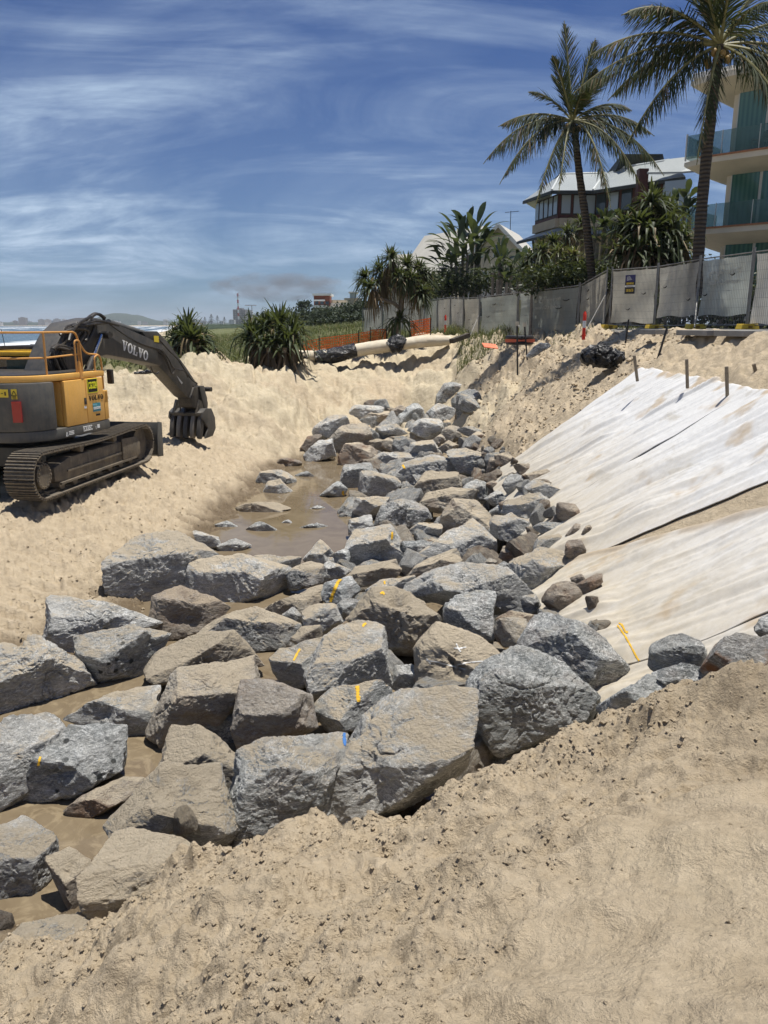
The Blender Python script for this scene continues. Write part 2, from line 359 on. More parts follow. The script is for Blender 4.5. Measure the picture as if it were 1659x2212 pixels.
def ground_h(x, y, full=True):
    x = np.asarray(x, float); y = np.asarray(y, float)
    r = np.hypot(x, y)
    near = 1-sstep(60, 140, r)
    cz = cloth_zone(x, y)
    wa = near*(1-cz); fw = 0.10 - 0.085*sstep(20, 24, y)
    wx = x + wa*(0.34*fbm2(x*0.9, y*0.9, 3, 11) + fw*fbm2(x*4, y*4, 2, 12))
    wy = y + wa*(0.34*fbm2(x*0.9, y*0.9, 3, 21) + fw*fbm2(x*4, y*4, 2, 22))
    h = base_h(wx, wy)
    fore = 1-sstep(5.6, 7.5, y)                      # the mound the camera stands on
    bank = sstep(25.5, 28.5, y)*(1-sstep(42, 48, y)) # dry bank closing the pit
    right = sstep(3.5, 5.0, x)*(1-fore)              # the cut face under the street
    street = sstep(7.9, 8.6, x - 0.0*y)*sstep(8, 10, y)
    smooth_patch = fore*sstep(0.0, 1.2, x - 0.55*(y-2.2))*(1-sstep(3.0, 3.6, y))
    n_big = fbm2(x*0.55, y*0.55, 4, 31)
    n_mid = fbm2(x*2.1, y*2.1, 4, 41)
    n_sml = fbm2(x*7.5, y*7.5, 4, 51)
    bil = np.abs(fbm2(x*5.0+3.3, y*5.0, 3, 61)); bil2 = np.abs(fbm2(x*14.0, y*14.0+1.7, 3, 71))
    clod = sstep(-0.25, 0.35, fbm2(x*1.3, y*1.3, 3, 81))
    d = 0.10*n_big + 0.05*n_mid + 0.022*n_sml
    d = d + fore*(1-smooth_patch)*(0.08*n_mid + (0.25+0.75*clod)*(0.13*bil + 0.028*bil2 - 0.03) + 0.028*n_sml)
    d = d*(1 - 0.72*smooth_patch)
    q = fbm2(x*1.5+2.0, y*1.9, 3, 141)*4.5; fq = q-np.floor(q)
    d = d + fore*(1-smooth_patch)*0.035*(np.floor(q) + sstep(0.70, 1.0, fq))*sstep(2.4, 3.4, y)     # slabs of damp sand breaking off towards the edge
    u_ = x*0.42 + y*0.91; v_ = x*0.91 - y*0.42
    d = d + fore*(0.25+0.75*smooth_patch)*0.012*fbm2(u_*1.1, v_*15, 3, 151)                        # scrape marks of the bucket
    tq = fbm2(x*0.55+7.0, y*0.75, 4, 161)*5.0; ter = np.floor(tq) + sstep(0.80, 1.0, tq-np.floor(tq))
    gully = np.abs(fbm2(x*1.1, y*0.8, 3, 131))
    d = d + bank*(0.58*n_big + 0.18*n_mid + 0.03*n_sml - 0.14*np.exp(-(gully/0.10)**2) + 0.04*bil + 0.11*ter*(1-sstep(32, 35, y)))
    d = d + right*(1-street)*(0.11*n_mid + 0.05*n_sml + 0.06*bil)
    scar = np.sin((x*0.8 + y*1.9 + 0.4*n_mid)*7.0)*0.5 + 0.5
    d = d + right*(1-street)*bank*0.0 + sstep(20.2, 21, y)*right*(1-street)*0.03*scar
    pad = (1-fore)*(1-bank)*(1-right)
    d = d + pad*(0.075*n_sml + 0.09*bil + 0.055*bil2 + 0.05*n_mid)
    # tread prints of the digger running down the left bank
    lx = x + 5.80 + 0.20*(y-12.7); tr = np.exp(-(np.minimum(np.abs(lx), np.abs(lx+2.6))/0.30)**4)*sstep(9.5, 10.5, y)*(1-sstep(14.2, 15, y))
    d = d*(1-0.85*tr*pad) + tr*pad*(0.075*(np.sin(y*2*math.pi/0.30 + 0.8*n_mid) > 0.1) - 0.05)
    d = d*(1-0.93*cz)*(1-0.93*street)*near
    h = h + d
    h = h*(1-cz) + cz*np.minimum(h, SLOPE_A + SLOPE_B*x - 0.07)
    dune = sstep(46, 60, y)*(1-sstep(400, 700, r))
    h = h + dune*(0.35*fbm2(x*0.12, y*0.12, 4, 91) + 0.10*fbm2(x*0.9, y*0.9, 3, 92))*sstep(-70, -40, x+0.25*y*0)
    # scarps: notches cut in the street edge
    return h
def gz(x, y): return float(ground_h(np.array([x]), np.array([y]))[0])

# tessellation gets finer towards the viewer's side of the site
ang = np.concatenate([np.radians(np.arange(-180, -38, 4.0)), np.radians(np.linspace(-37.5, 37.5, 900)), np.radians(np.arange(40, 180, 4.0))])
rad = np.concatenate([[0.02, 0.3, 0.7, 1.0], np.exp(np.arange(math.log(1.15), math.log(62), 0.0058)), np.exp(np.arange(math.log(64), math.log(13000), 0.045))])
A, R = np.meshgrid(ang, rad)
gx = (R*np.sin(A)).ravel(); gy = (R*np.cos(A)).ravel()
gh = ground_h(gx, gy)
na, nr = len(ang), len(rad)
ii = (np.arange(nr-1)[:, None]*na + np.arange(na)[None, :]).ravel()
jj = (np.arange(nr-1)[:, None]*na + ((np.arange(na)+1) % na)[None, :]).ravel()
gF = np.stack([ii, jj, jj+na, ii+na], 1)
g_me = np_mesh('ground', np.stack([gx, gy, gh], 1), gF[:, ::-1], smooth=True)
dry = np.clip(sstep(24.0, 29.0, gy + 1.5*fbm2(gx*0.5, gy*0.5, 3, 3))*(1-sstep(3.2, 6.0, gx - 0.0*gy)*0.75)*(0.6+0.4*sstep(0.6, 2.0, gh)), 0, 1)
dry = np.maximum(dry, 0.25*sstep(0.3, 1.2, gx)*(1-sstep(3, 5, gy)))
dry = dry*np.clip(0.62 + 0.95*fbm2(gx*0.45, gy*0.8, 4, 5), 0.1, 1.0)
wet = 1-sstep(0.03, 0.38, gh - WATER_Z + 0.12*fbm2(gx*3, gy*3, 3, 6))
wet = wet*(np.hypot(gx, gy) < 34)
wet = np.maximum(wet, 0.30*sstep(0.9, 2.2, gx - 0.2*fbm2(gx, gy, 3, 16))*sstep(2.6, 3.6, gy)*(1-sstep(5.5, 6.5, gy))*sstep(-.4, .3, fbm2(gx*1.7, gy*1.7, 4, 17)))
rr = np.hypot(gx, gy)
grassy = sstep(43, 47, gy + 2*fbm2(gx*0.4, gy*0.4, 3, 7) - 1.6*np.clip(gx, 0, 3))*sstep(1.1, 2.3, gh)
grassy = np.maximum(grassy, sstep(-13.5, -10.5, -gx)*0)
grassy = np.maximum(grassy, sstep(29.5, 33, gy + 1.5*fbm2(gx*0.6, gy*0.6, 3, 8))*(1-sstep(-9.5, -6.5, gx))*sstep(1.2, 2.3, gh))
streetm = sstep(8.2, 8.5, gx - np.interp(gy, [8, 30, 36, 60], [0, 0, -1.2, -3]) + 0.12*fbm2(gx*2, gy*2, 3, 9))*sstep(8, 9, gy)*(1-sstep(47, 50, gy))
for nm, arr in (('dry', dry), ('wet', wet), ('grassy', grassy), ('street', streetm)):
    a = g_me.attributes.new(nm, 'FLOAT', 'POINT'); a.data.foreach_set('value', np.clip(arr, 0, 1).astype(np.float32))

m = M('sand', 0.9, 0, 0.15); P = m.pos()
n1 = m.noise(P, 0.7, 6, 0.6, 0.2); n2 = m.noise(P, 6.0, 8, 0.65); n3 = m.noise(P, 60, 5, 0.7); nv = m.noise(P, 22, 6, 0.7, 0.4)
damp = m.mix(m.ramp(n2, [(0.3, 0.0), (0.7, 1.0)]), (0.390, 0.314, 0.214), (0.525, 0.434, 0.310))
dryc = m.mix(m.ramp(n2, [(0.3, 0.0), (0.7, 1.0)]), (0.455, 0.385, 0.265), (0.585, 0.508, 0.368))
fd = m.math('ADD', m.attr('dry'), m.math('MULTIPLY', m.math('SUBTRACT', n1, 0.5), 0.9), True)
c = m.mix(m.ramp(fd, [(0.18, 0.0), (0.72, 1.0)]), damp, dryc)
c = m.mix(m.ramp(n1, [(0.35, 0.0), (0.75, 0.30)]), c, (0.48, 0.40, 0.28))
c = m.mix(m.ramp(m.noise(P, 2.6, 7, 0.7, 0.6), [(0.52, 0.0), (0.70, 0.45)]), c, (0.27, 0.222, 0.162))
c = m.mix(m.ramp(nv, [(0.62, 0.0), (0.78, 0.5)]), c, (0.17, 0.135, 0.095))
c = m.mix(m.attr('wet'), c, (0.150, 0.112, 0.070))
gcol = m.mix(m.noise(P, 1.5, 6, 0.7), (0.045, 0.062, 0.020), (0.145, 0.150, 0.060))
c = m.mix(m.math('MULTIPLY', m.attr('grassy'), m.ramp(m.noise(P, 0.35, 6, 0.6), [(0.25, 0.6), (0.5, 1.0)])), c, gcol)
road = m.mix(n2, (0.17, 0.165, 0.155), (0.26, 0.25, 0.23))
c = m.mix(m.attr('street'), c, road)
m.col(c)
m.set('Roughness', m.mix(m.attr('wet'), (0.92, 0.92, 0.92), (0.45, 0.45, 0.45)))
hh = m.math('ADD', m.math('MULTIPLY', n2, 1.0), m.math('ADD', m.math('MULTIPLY', nv, 0.55), m.math('MULTIPLY', n3, 0.30)))
m.set('Normal', m.bump(hh, 1.0, 0.06))
MAT_SAND = m.m
ground = link('ground', g_me, MAT_SAND); tag(ground, 'tan sand and dunes around the excavated pit', kind='structure')

# muddy water standing in the pit
m = M('muddy_water', 0.06, 0, 0.5); P = m.pos()
f1 = m.noise(P, 1.3, 5, 0.6, 1.5)
c = m.mix(m.ramp(f1, [(0.3, 0.0), (0.7, 1.0)]), (0.135, 0.102, 0.063), (0.190, 0.150, 0.097))
ff = m.math('MULTIPLY', m.ramp(m.noise(m.map(P, (1, 1, 1)), 2.2, 9, 0.65, 2.6), [(0.53, 0.0), (0.57, 1.0)]), m.ramp(m.sep(P)[1], [(0.0, 1.0), (1.0, 0.0)]))
yy = m.sep(P)[1]
nearf = m.math('SUBTRACT', 1.0, m.math('MULTIPLY', m.math('SUBTRACT', yy, 9.0), 0.35, True), True)
ff = m.math('MULTIPLY', m.ramp(m.noise(P, 2.2, 9, 0.65, 2.6), [(0.50, 0.0), (0.60, 0.45)]), nearf)
c = m.mix(ff, c, (0.30, 0.24, 0.152))
m.col(c); m.set('IOR', 1.33)
m.set('Roughness', m.mix(ff, (0.04, 0.04, 0.04), (0.35, 0.35, 0.35)))
m.set('Normal', m.bump(m.noise(P, 5.0, 4, 0.5, 0.5), 0.05, 0.03))
water = mesh_obj('pit_water', [(-8, 4.8, WATER_Z), (3.4, 4.8, WATER_Z), (3.4, 31, WATER_Z), (-8, 31, WATER_Z)], [(0, 1, 2, 3)], m.m)
tag(water, 'still muddy brown water on the pit floor', kind='structure')

# sea with lines of breaking waves
sx_ = np.concatenate([np.linspace(-3200, -900, 60), np.linspace(-890, -40, 320)])
sy_ = np.concatenate([np.linspace(40, 700, 420), np.exp(np.linspace(math.log(705), math.log(12000), 110))])
SX, SY = np.meshgrid(sx_, sy_); SX = SX.ravel(); SY = SY.ravel()
off = shore_x(SY) - SX                                # metres seaward of the waterline
ph = off + 9*fbm2(SX*0.01, SY*0.006, 3, 5) + 2.5*fbm2(SX*0.05, SY*0.03, 2, 6)
amp = sstep(0, 20, off)*(1-sstep(260, 420, off))*sstep(-0.25, 0.3, fbm2(SX*0.012, SY*0.008, 3, 8))
saw = (ph % 34)/34.0
SZ = SEA_Z + amp*1.0*np.exp(-((saw-0.5)/0.12)**2) + 0.10*fbm2(SX*0.12, SY*0.12, 3, 9)*(SY < 900)
foam = amp*sstep(0.28, 0.42, saw)*(1-sstep(0.46, 0.54, saw))
foam = np.maximum(foam, (1-sstep(4, 26, np.abs(off-6)))*0.9)
foam = np.maximum(foam, sstep(2400, 2900, SY)*(1-sstep(0, 90, np.abs(off-60)))*0.9)
n0, n1_ = len(sx_), len(sy_)
ii = (np.arange(n1_-1)[:, None]*n0 + np.arange(n0-1)[None, :]).ravel()
sF = np.stack([ii, ii+1, ii+1+n0, ii+n0], 1)
s_me = np_mesh('sea', np.stack([SX, SY, SZ], 1), sF, smooth=True)
a = s_me.attributes.new('foam', 'FLOAT', 'POINT'); a.data.foreach_set('value', np.clip(foam, 0, 1).astype(np.float32))
m = M('sea_water', 0.22, 0, 0.5); P = m.pos()
fo = m.math('ADD', m.math('MULTIPLY', m.attr('foam'), 1.15), m.math('MULTIPLY', m.math('SUBTRACT', m.noise(P, 0.10, 7, 0.7), 0.60), 2.2), True)
m.col(m.mix(fo, m.mix(m.noise(P, 0.02, 4, 0.5), (0.025, 0.060, 0.085), (0.075, 0.125, 0.140)), (0.72, 0.74, 0.75)))
m.set('Roughness', m.mix(fo, (0.25, 0.25, 0.25), (0.8, 0.8, 0.8)))
m.set('Normal', m.bump(m.noise(m.map(P, (1, 1, 1)), 0.5, 5, 0.6), 0.6, 0.5))
tag(link('sea', s_me, m.m), 'grey blue sea with white breakers rolling in', kind='structure')
# ================================================================ ROCKS
ICO = {}
for lod in (2, 3, 4, 5, 6):
    bm = bmesh.new(); bmesh.ops.create_icosphere(bm, subdivisions=lod, radius=1.0)
    bm.verts.ensure_lookup_table()
    ICO[lod] = (np.array([v.co[:] for v in bm.verts]), np.array([[v.index for v in f.verts] for f in bm.faces])); bm.free()
    ICO[lod] = (ICO[lod][0]/np.linalg.norm(ICO[lod][0], axis=1)[:, None], ICO[lod][1])

def rock_material(name, dark, light, vein, rust=0.0, spots=False):
    m = M(name, 0.82, 0, 0.3); O = m.co('Object'); oi = m.n('ShaderNodeObjectInfo')
    v = m.n('ShaderNodeVectorMath', operation='ADD'); m.put(v.inputs[0], O)
    rv = m.n('ShaderNodeCombineXYZ'); 
    for k in range(3): m.put(rv.inputs[k], m.math('MULTIPLY', oi.outputs['Random'], 37.0 + 11*k))
    m.put(v.inputs[1], rv.outputs[0]); P = v.outputs[0]
    S = m.map(P, (1, 1, 2.6), (0, 0, 0), (0.5, 0.35, 0.2))
    n1 = m.noise(S, 2.2, 8, 0.62, 0.6); n2 = m.noise(S, 9, 8, 0.7, 0.8); n3 = m.noise(P, 42, 6, 0.7)
    f = m.math('ADD', m.math('MULTIPLY', n1, 0.75), m.math('MULTIPLY', n2, 0.25))
    c = m.mix(m.ramp(f, [(0.40, 0.0), (0.60, 1.0)]), dark, light)
    c = m.mix(m.ramp(n3, [(0.3, 0.0), (0.75, 0.25)]), c, tuple(x*0.55 for x in dark))
    # white scratched veins
    w = m.math('ABSOLUTE', m.math('SUBTRACT', m.noise(S, 3.0, 9, 0.68, 1.6), 0.5))
    vm = m.math('MULTIPLY', m.ramp(w, [(0.0, 1.0), (0.024, 0.0)]), m.ramp(m.noise(P, 1.6, 3, 0.5), [(0.38, 0.0), (0.58, 1.0)]))
    c = m.mix(m.math('MULTIPLY', vm, vein), c, (0.86, 0.86, 0.83))
    sc = m.ramp(m.noise(S, 20, 9, 0.75, 1.0), [(0.50, 0.0), (0.60, 1.0)])
    c = m.mix(m.math('MULTIPLY', sc, 0.60*vein), c, (0.74, 0.745, 0.72))
    dk = m.math('ABSOLUTE', m.math('SUBTRACT', m.noise(S, 4.5, 9, 0.72, 0.9), 0.5))
    c = m.mix(m.ramp(dk, [(0.0, 0.6), (0.014, 0.0)]), c, tuple(x*0.35 for x in dark))
    c = m.mix(m.ramp(m.noise(S, 14, 8, 0.75, 0.3), [(0.54, 0.0), (0.66, 0.35)]), c, tuple(x*0.5 for x in dark))
    if rust: c = m.mix(m.math('MULTIPLY', m.ramp(m.noise(P, 2.3, 5, 0.6, 0.5), [(0.50, 0.0), (0.64, 1.0)]), rust), c, (0.20, 0.095, 0.040))
    if spots: c = m.mix(m.math('MULTIPLY', m.ramp(m.voro(P, 7.5), [(0.20, 1.0), (0.30, 0.0)]), m.ramp(m.noise(P, 3.0, 2, 0.5), [(0.40, 0.0), (0.52, 1.0)])), c, (0.045, 0.05, 0.05))
    # sand lying on the upper sides and in the hollows
    nz = m.sep(m.nrm())[2]
    amt = oi.outputs['Alpha']
    lay = m.math('ADD', m.math('MULTIPLY', nz, 0.62), m.math('MULTIPLY', m.noise(P, 2.4, 8, 0.65, 0.4), 1.0))
    th = m.math('SUBTRACT', 1.27, m.math('MULTIPLY', amt, 0.66))
    sm = m.math('MULTIPLY', m.math('SUBTRACT', lay, th), 5.5, True)
    thin = m.math('MULTIPLY', m.math('SUBTRACT', lay, m.math('SUBTRACT', th, 0.25)), 1.1, True)
    tintc = m.mix(m.noise(P, 30, 5, 0.7), (0.36, 0.300, 0.215), (0.50, 0.430, 0.320))
    c = m.mix(m.math('MULTIPLY', thin, 0.66), c, (0.42, 0.375, 0.300))
    c = m.mix(m.math('MULTIPLY', sm, 0.93), c, tintc)
    tn = m.n('ShaderNodeMix', data_type='RGBA', blend_type='MULTIPLY'); tn.inputs['Factor'].default_value = 1.0
    c = m.mix(1.0, c, oi.outputs['Color'], 'MULTIPLY')
    m.col(c)
    hgt = m.math('ADD', m.math('MULTIPLY', m.noise(S, 6, 10, 0.78, 0.4), 1.0), m.math('MULTIPLY', n3, 0.35))
    m.set('Normal', m.bump(hgt, 0.95, 0.10))
    return m.m
MAT_ROCK = {
 'grey':  rock_material('rock_grey', (0.245, 0.248, 0.238), (0.500, 0.497, 0.470), 1.0),
 'blue':  rock_material('rock_blue_grey', (0.190, 0.204, 0.202), (0.410, 0.422, 0.408), 1.0, 0.15),
 'dark':  rock_material('rock_dark', (0.135, 0.145, 0.146), (0.325, 0.335, 0.326), 1.0, 0.2),
 'tan':   rock_material('rock_tan', (0.275, 0.240, 0.190), (0.455, 0.405, 0.325), 0.35, 0.25),
 'brown': rock_material('rock_brown', (0.195, 0.162, 0.130), (0.345, 0.292, 0.232), 0.15, 0.5),
 'rust':  rock_material('rock_rusty', (0.125, 0.128, 0.126), (0.265, 0.250, 0.230), 0.5, 1.0),
 'spot':  rock_material('rock_spotted', (0.190, 0.200, 0.195), (0.410, 0.415, 0.400), 1.0, 0.0, True),
}
def rock_surface(planes, lod, rng, R, rough=1.0, sharp=70):
    D, F = ICO[lod]
    N = np.array([p[0] for p in planes]); d = np.array([p[1] for p in planes])
    q = np.clip(D @ N.T / d[None, :], 1e-4, None)
    qm = q.max(1); r = 1.0/(qm*((q/qm[:, None])**sharp).sum(1)**(1.0/sharp))
    V = D*r[:, None]
    # knock flat chips off the corners so that the faces stay planar and the edges crisp
    for _ in range(3):
        c = np.array([rng.gauss(0, 1), rng.gauss(0, 1), rng.gauss(0.1, 0.8)]); c /= np.linalg.norm(c)
        h = (V@c).max()*rng.uniform(0.80, 0.96); q = D@c
        r = np.where(q > 1e-3, np.minimum(r, h/np.maximum(q, 1e-3)), r)
        V = D*r[:, None]
    s = rng.randint(1, 99999); o = rng.uniform(-50, 50)
    ax = np.array([rng.gauss(0, 1), rng.gauss(0, 1), rng.gauss(0, 0.6)]); ax /= np.linalg.norm(ax)
    U = V/R
    warp = fbm3(U*2.4+o, 4, s)
    lay = (U@ax)*rng.uniform(4, 7) + 1.3*warp
    step = (lay - np.floor(lay)); step = np.where(step < 0.75, step/0.75, (1-step)/0.25)
    msk = sstep(-0.1, 0.35, fbm3(U*1.3-o, 2, s+7))
    disp = 0.055*fbm3(U*1.3+o, 3, s+1) + 0.040*np.abs(fbm3(U*2.6+o, 4, s+2)) + 0.026*msk*(step-0.5) + 0.020*fbm3(U*8+o, 3, s+3) + 0.011*fbm3(U*20+o, 2, s+4)
    fl = fbm3(U*1.25-o*.7, 4, s+11); disp = disp + 0.10*(np.floor(fl*6.0)/6.0)            # spalled flakes with sharp steps
    disp = disp - 0.040*np.exp(-(fbm3(U*1.9+o*1.3, 3, s+13)/0.030)**2)*sstep(-.05, .25, fbm3(U*1.1+o, 2, s+15))   # cracks
    # a chipped bite or two
    for _ in range(rng.randint(2, 4)):
        c = V[rng.randrange(len(V))]; dd = np.linalg.norm(V-c, axis=1)/R
        disp = disp - 0.17*np.exp(-(dd/0.34)**4)*(0.7+0.9*fbm3(U*4-o, 3, s+9))
    V = V + D*(disp*R*rough)[:, None]
    return V, F
def hull2(pts):
    pts = sorted(set((round(a, 5), round(b, 5)) for a, b in pts))
    def half(ps):
        h = []
        for p in ps:
            while len(h) >= 2 and (h[-1][0]-h[-2][0])*(p[1]-h[-2][1]) - (h[-1][1]-h[-2][1])*(p[0]-h[-2][0]) <= 0: h.pop()
            h.append(p)
        return h[:-1]
    return half(pts) + half(pts[::-1])
ROCK_XY = []
def add_rock(label, poly, mat, zc, seed, sand=0.5, tint=(1, 1, 1), group=None, thick=0.8, lod=None, name='boulder', cat='boulder', rough=1.0, sharp=70, top=None):
    """a boulder whose outline is poly (photo pixels) and whose middle lies at height zc"""
    rng = random.Random(seed)
    xs = [p[0] for p in poly]; ys = [p[1] for p in poly]
    cxp = (sum(xs)/len(xs) + (min(xs)+max(xs))/2)/2; cyp = (sum(ys)/len(ys) + (min(ys)+max(ys))/2)/2
    C = at_z(cxp, cyp, zc); d = (C - Vector((0, 0, CAMZ))).normalized()
    rt = d.cross(Vector((0, 0, 1))).normalized(); up = rt.cross(d)
    pts = []
    for p in poly:
        q = ray(*p); t = (C-Vector((0, 0, CAMZ))).dot(d)/q.dot(d); w = Vector((0, 0, CAMZ)) + q*t - C
        pts.append((w.dot(rt), w.dot(up)))
    H = hull2(pts)
    while sharp > 30 and len(H) > 6:                 # keep the few strongest corners: broken rock has long straight edges
        ar = [abs((H[i][0]-H[i-1][0])*(H[(i+1) % len(H)][1]-H[i-1][1]) - (H[i][1]-H[i-1][1])*(H[(i+1) % len(H)][0]-H[i-1][0])) for i in range(len(H))]
        k = ar.index(min(ar))
        if ar[k] > 0.10*(max(a for a, _ in H)-min(a for a, _ in H))*(max(b for _, b in H)-min(b for _, b in H)): break
        H.pop(k)
    R = math.sqrt(max(1e-6, 0.5*abs(sum(H[i][0]*H[(i+1) % len(H)][1]-H[(i+1) % len(H)][0]*H[i][1] for i in range(len(H)))))/math.pi)
    planes = []
    for i in range(len(H)):
        a, b = H[i], H[(i+1) % len(H)]; e = (b[0]-a[0], b[1]-a[1]); L = math.hypot(*e)
        if L < 0.08*R: continue
        n2 = (e[1]/L, -e[0]/L); h = n2[0]*a[0] + n2[1]*a[1]
        if h <= 0.05*R: h = 0.05*R
        al = rng.uniform(-0.25, 0.55)
        nn = (rt*n2[0] + up*n2[1])
        planes.append((nn*math.cos(al) - d*math.sin(al), h*math.cos(al)*0.99))
        planes.append((nn, h*1.015))
    def supp(n): return max(n.dot(rt*a + up*b) for a, b in H)
    dh = Vector((d.x, d.y, 0)).normalized()
    Th = R*thick
    tn = (Vector((0, 0, 1)) - dh*rng.uniform(0.15, 0.55) + rt*rng.uniform(-0.4, 0.4)).normalized() if top is None else Vector(top).normalized()
    planes.append((tn, 0.35*Th + 0.42*max(supp(tn), 0.05)))
    fn = (-dh + Vector((0, 0, 1))*rng.uniform(-0.15, 0.3) + rt*rng.uniform(-0.7, 0.7)).normalized()
    planes.append((fn, 0.50*Th + 0.30*max(supp(fn), 0.05)))
    for _ in range(2):
        k = (-d*rng.uniform(0.5, 1) + rt*rng.uniform(-1, 1) + up*rng.uniform(-0.6, 0.8)).normalized()
        planes.append((k, 0.62*Th + 0.42*max(supp(k), 0.05)))
    planes.append((d, Th)); planes.append((-d, Th*1.0))
    planes.append(((d+up*0.6).normalized(), Th*0.95)); planes.append((Vector((0, 0, -1)), max(Th, supp(Vector((0, 0, -1))))*0.98))
    wpx = max(xs)-min(xs)
    if lod is None: lod = 6 if wpx > 260 else 5 if wpx > 110 else 4 if wpx > 45 else 3
    V, F = rock_surface([(np.array(p[0]), p[1]) for p in planes], lod, rng, R, rough, sharp)
    me = np_mesh(name, V, F, smooth=False)
    o = link(name, me, MAT_ROCK[mat]); o.location = C
    v = rng.uniform(0.98, 1.25)
    o.color = (tint[0]*v, tint[1]*v, tint[2]*v, sand)
    tag(o, label, cat, group)
    ROCK_XY.append((C.x, C.y, R))
    return o
def zoomT(x0, y0, w):
    k = w/1659.0/ (2500/1659.0)
    return lambda pts: [((x0*1659/2500.0) + x*k, (y0*1659/2500.0) + y*k) for x, y in pts]
ZA, ZB, ZC, ZD, ZE = zoomT(700, 1200, 1300), zoomT(0, 1600, 1200), zoomT(0, 2200, 1100), zoomT(700, 1800, 1000), zoomT(1500, 1900, 1000)
GP = 'boulders of the rock wall under construction'
def pile_z(px, py):
    """height of the heap's surface where the line of sight through this pixel meets it"""
    t = np.linspace(6, 52, 1500); d = ray(px, py); X = d.x*t; Y = d.y*t; Zr = CAMZ + d.z*t
    S = 0.70 + 0.20*np.clip(X-0.4, 0, 3.2); S = np.minimum(S, 1.6)
    S = np.where((X > 2.2) & (Y < 21), np.maximum(S, SLOPE_A + SLOPE_B*X + 0.16), S)
    S = np.where(Y > 25, np.maximum(S + 0.035*np.clip(Y-25, 0, 9), ground_h(X, Y) + 0.32), S)
    k = np.argmax(Zr < S)
    return float(Zr[k])
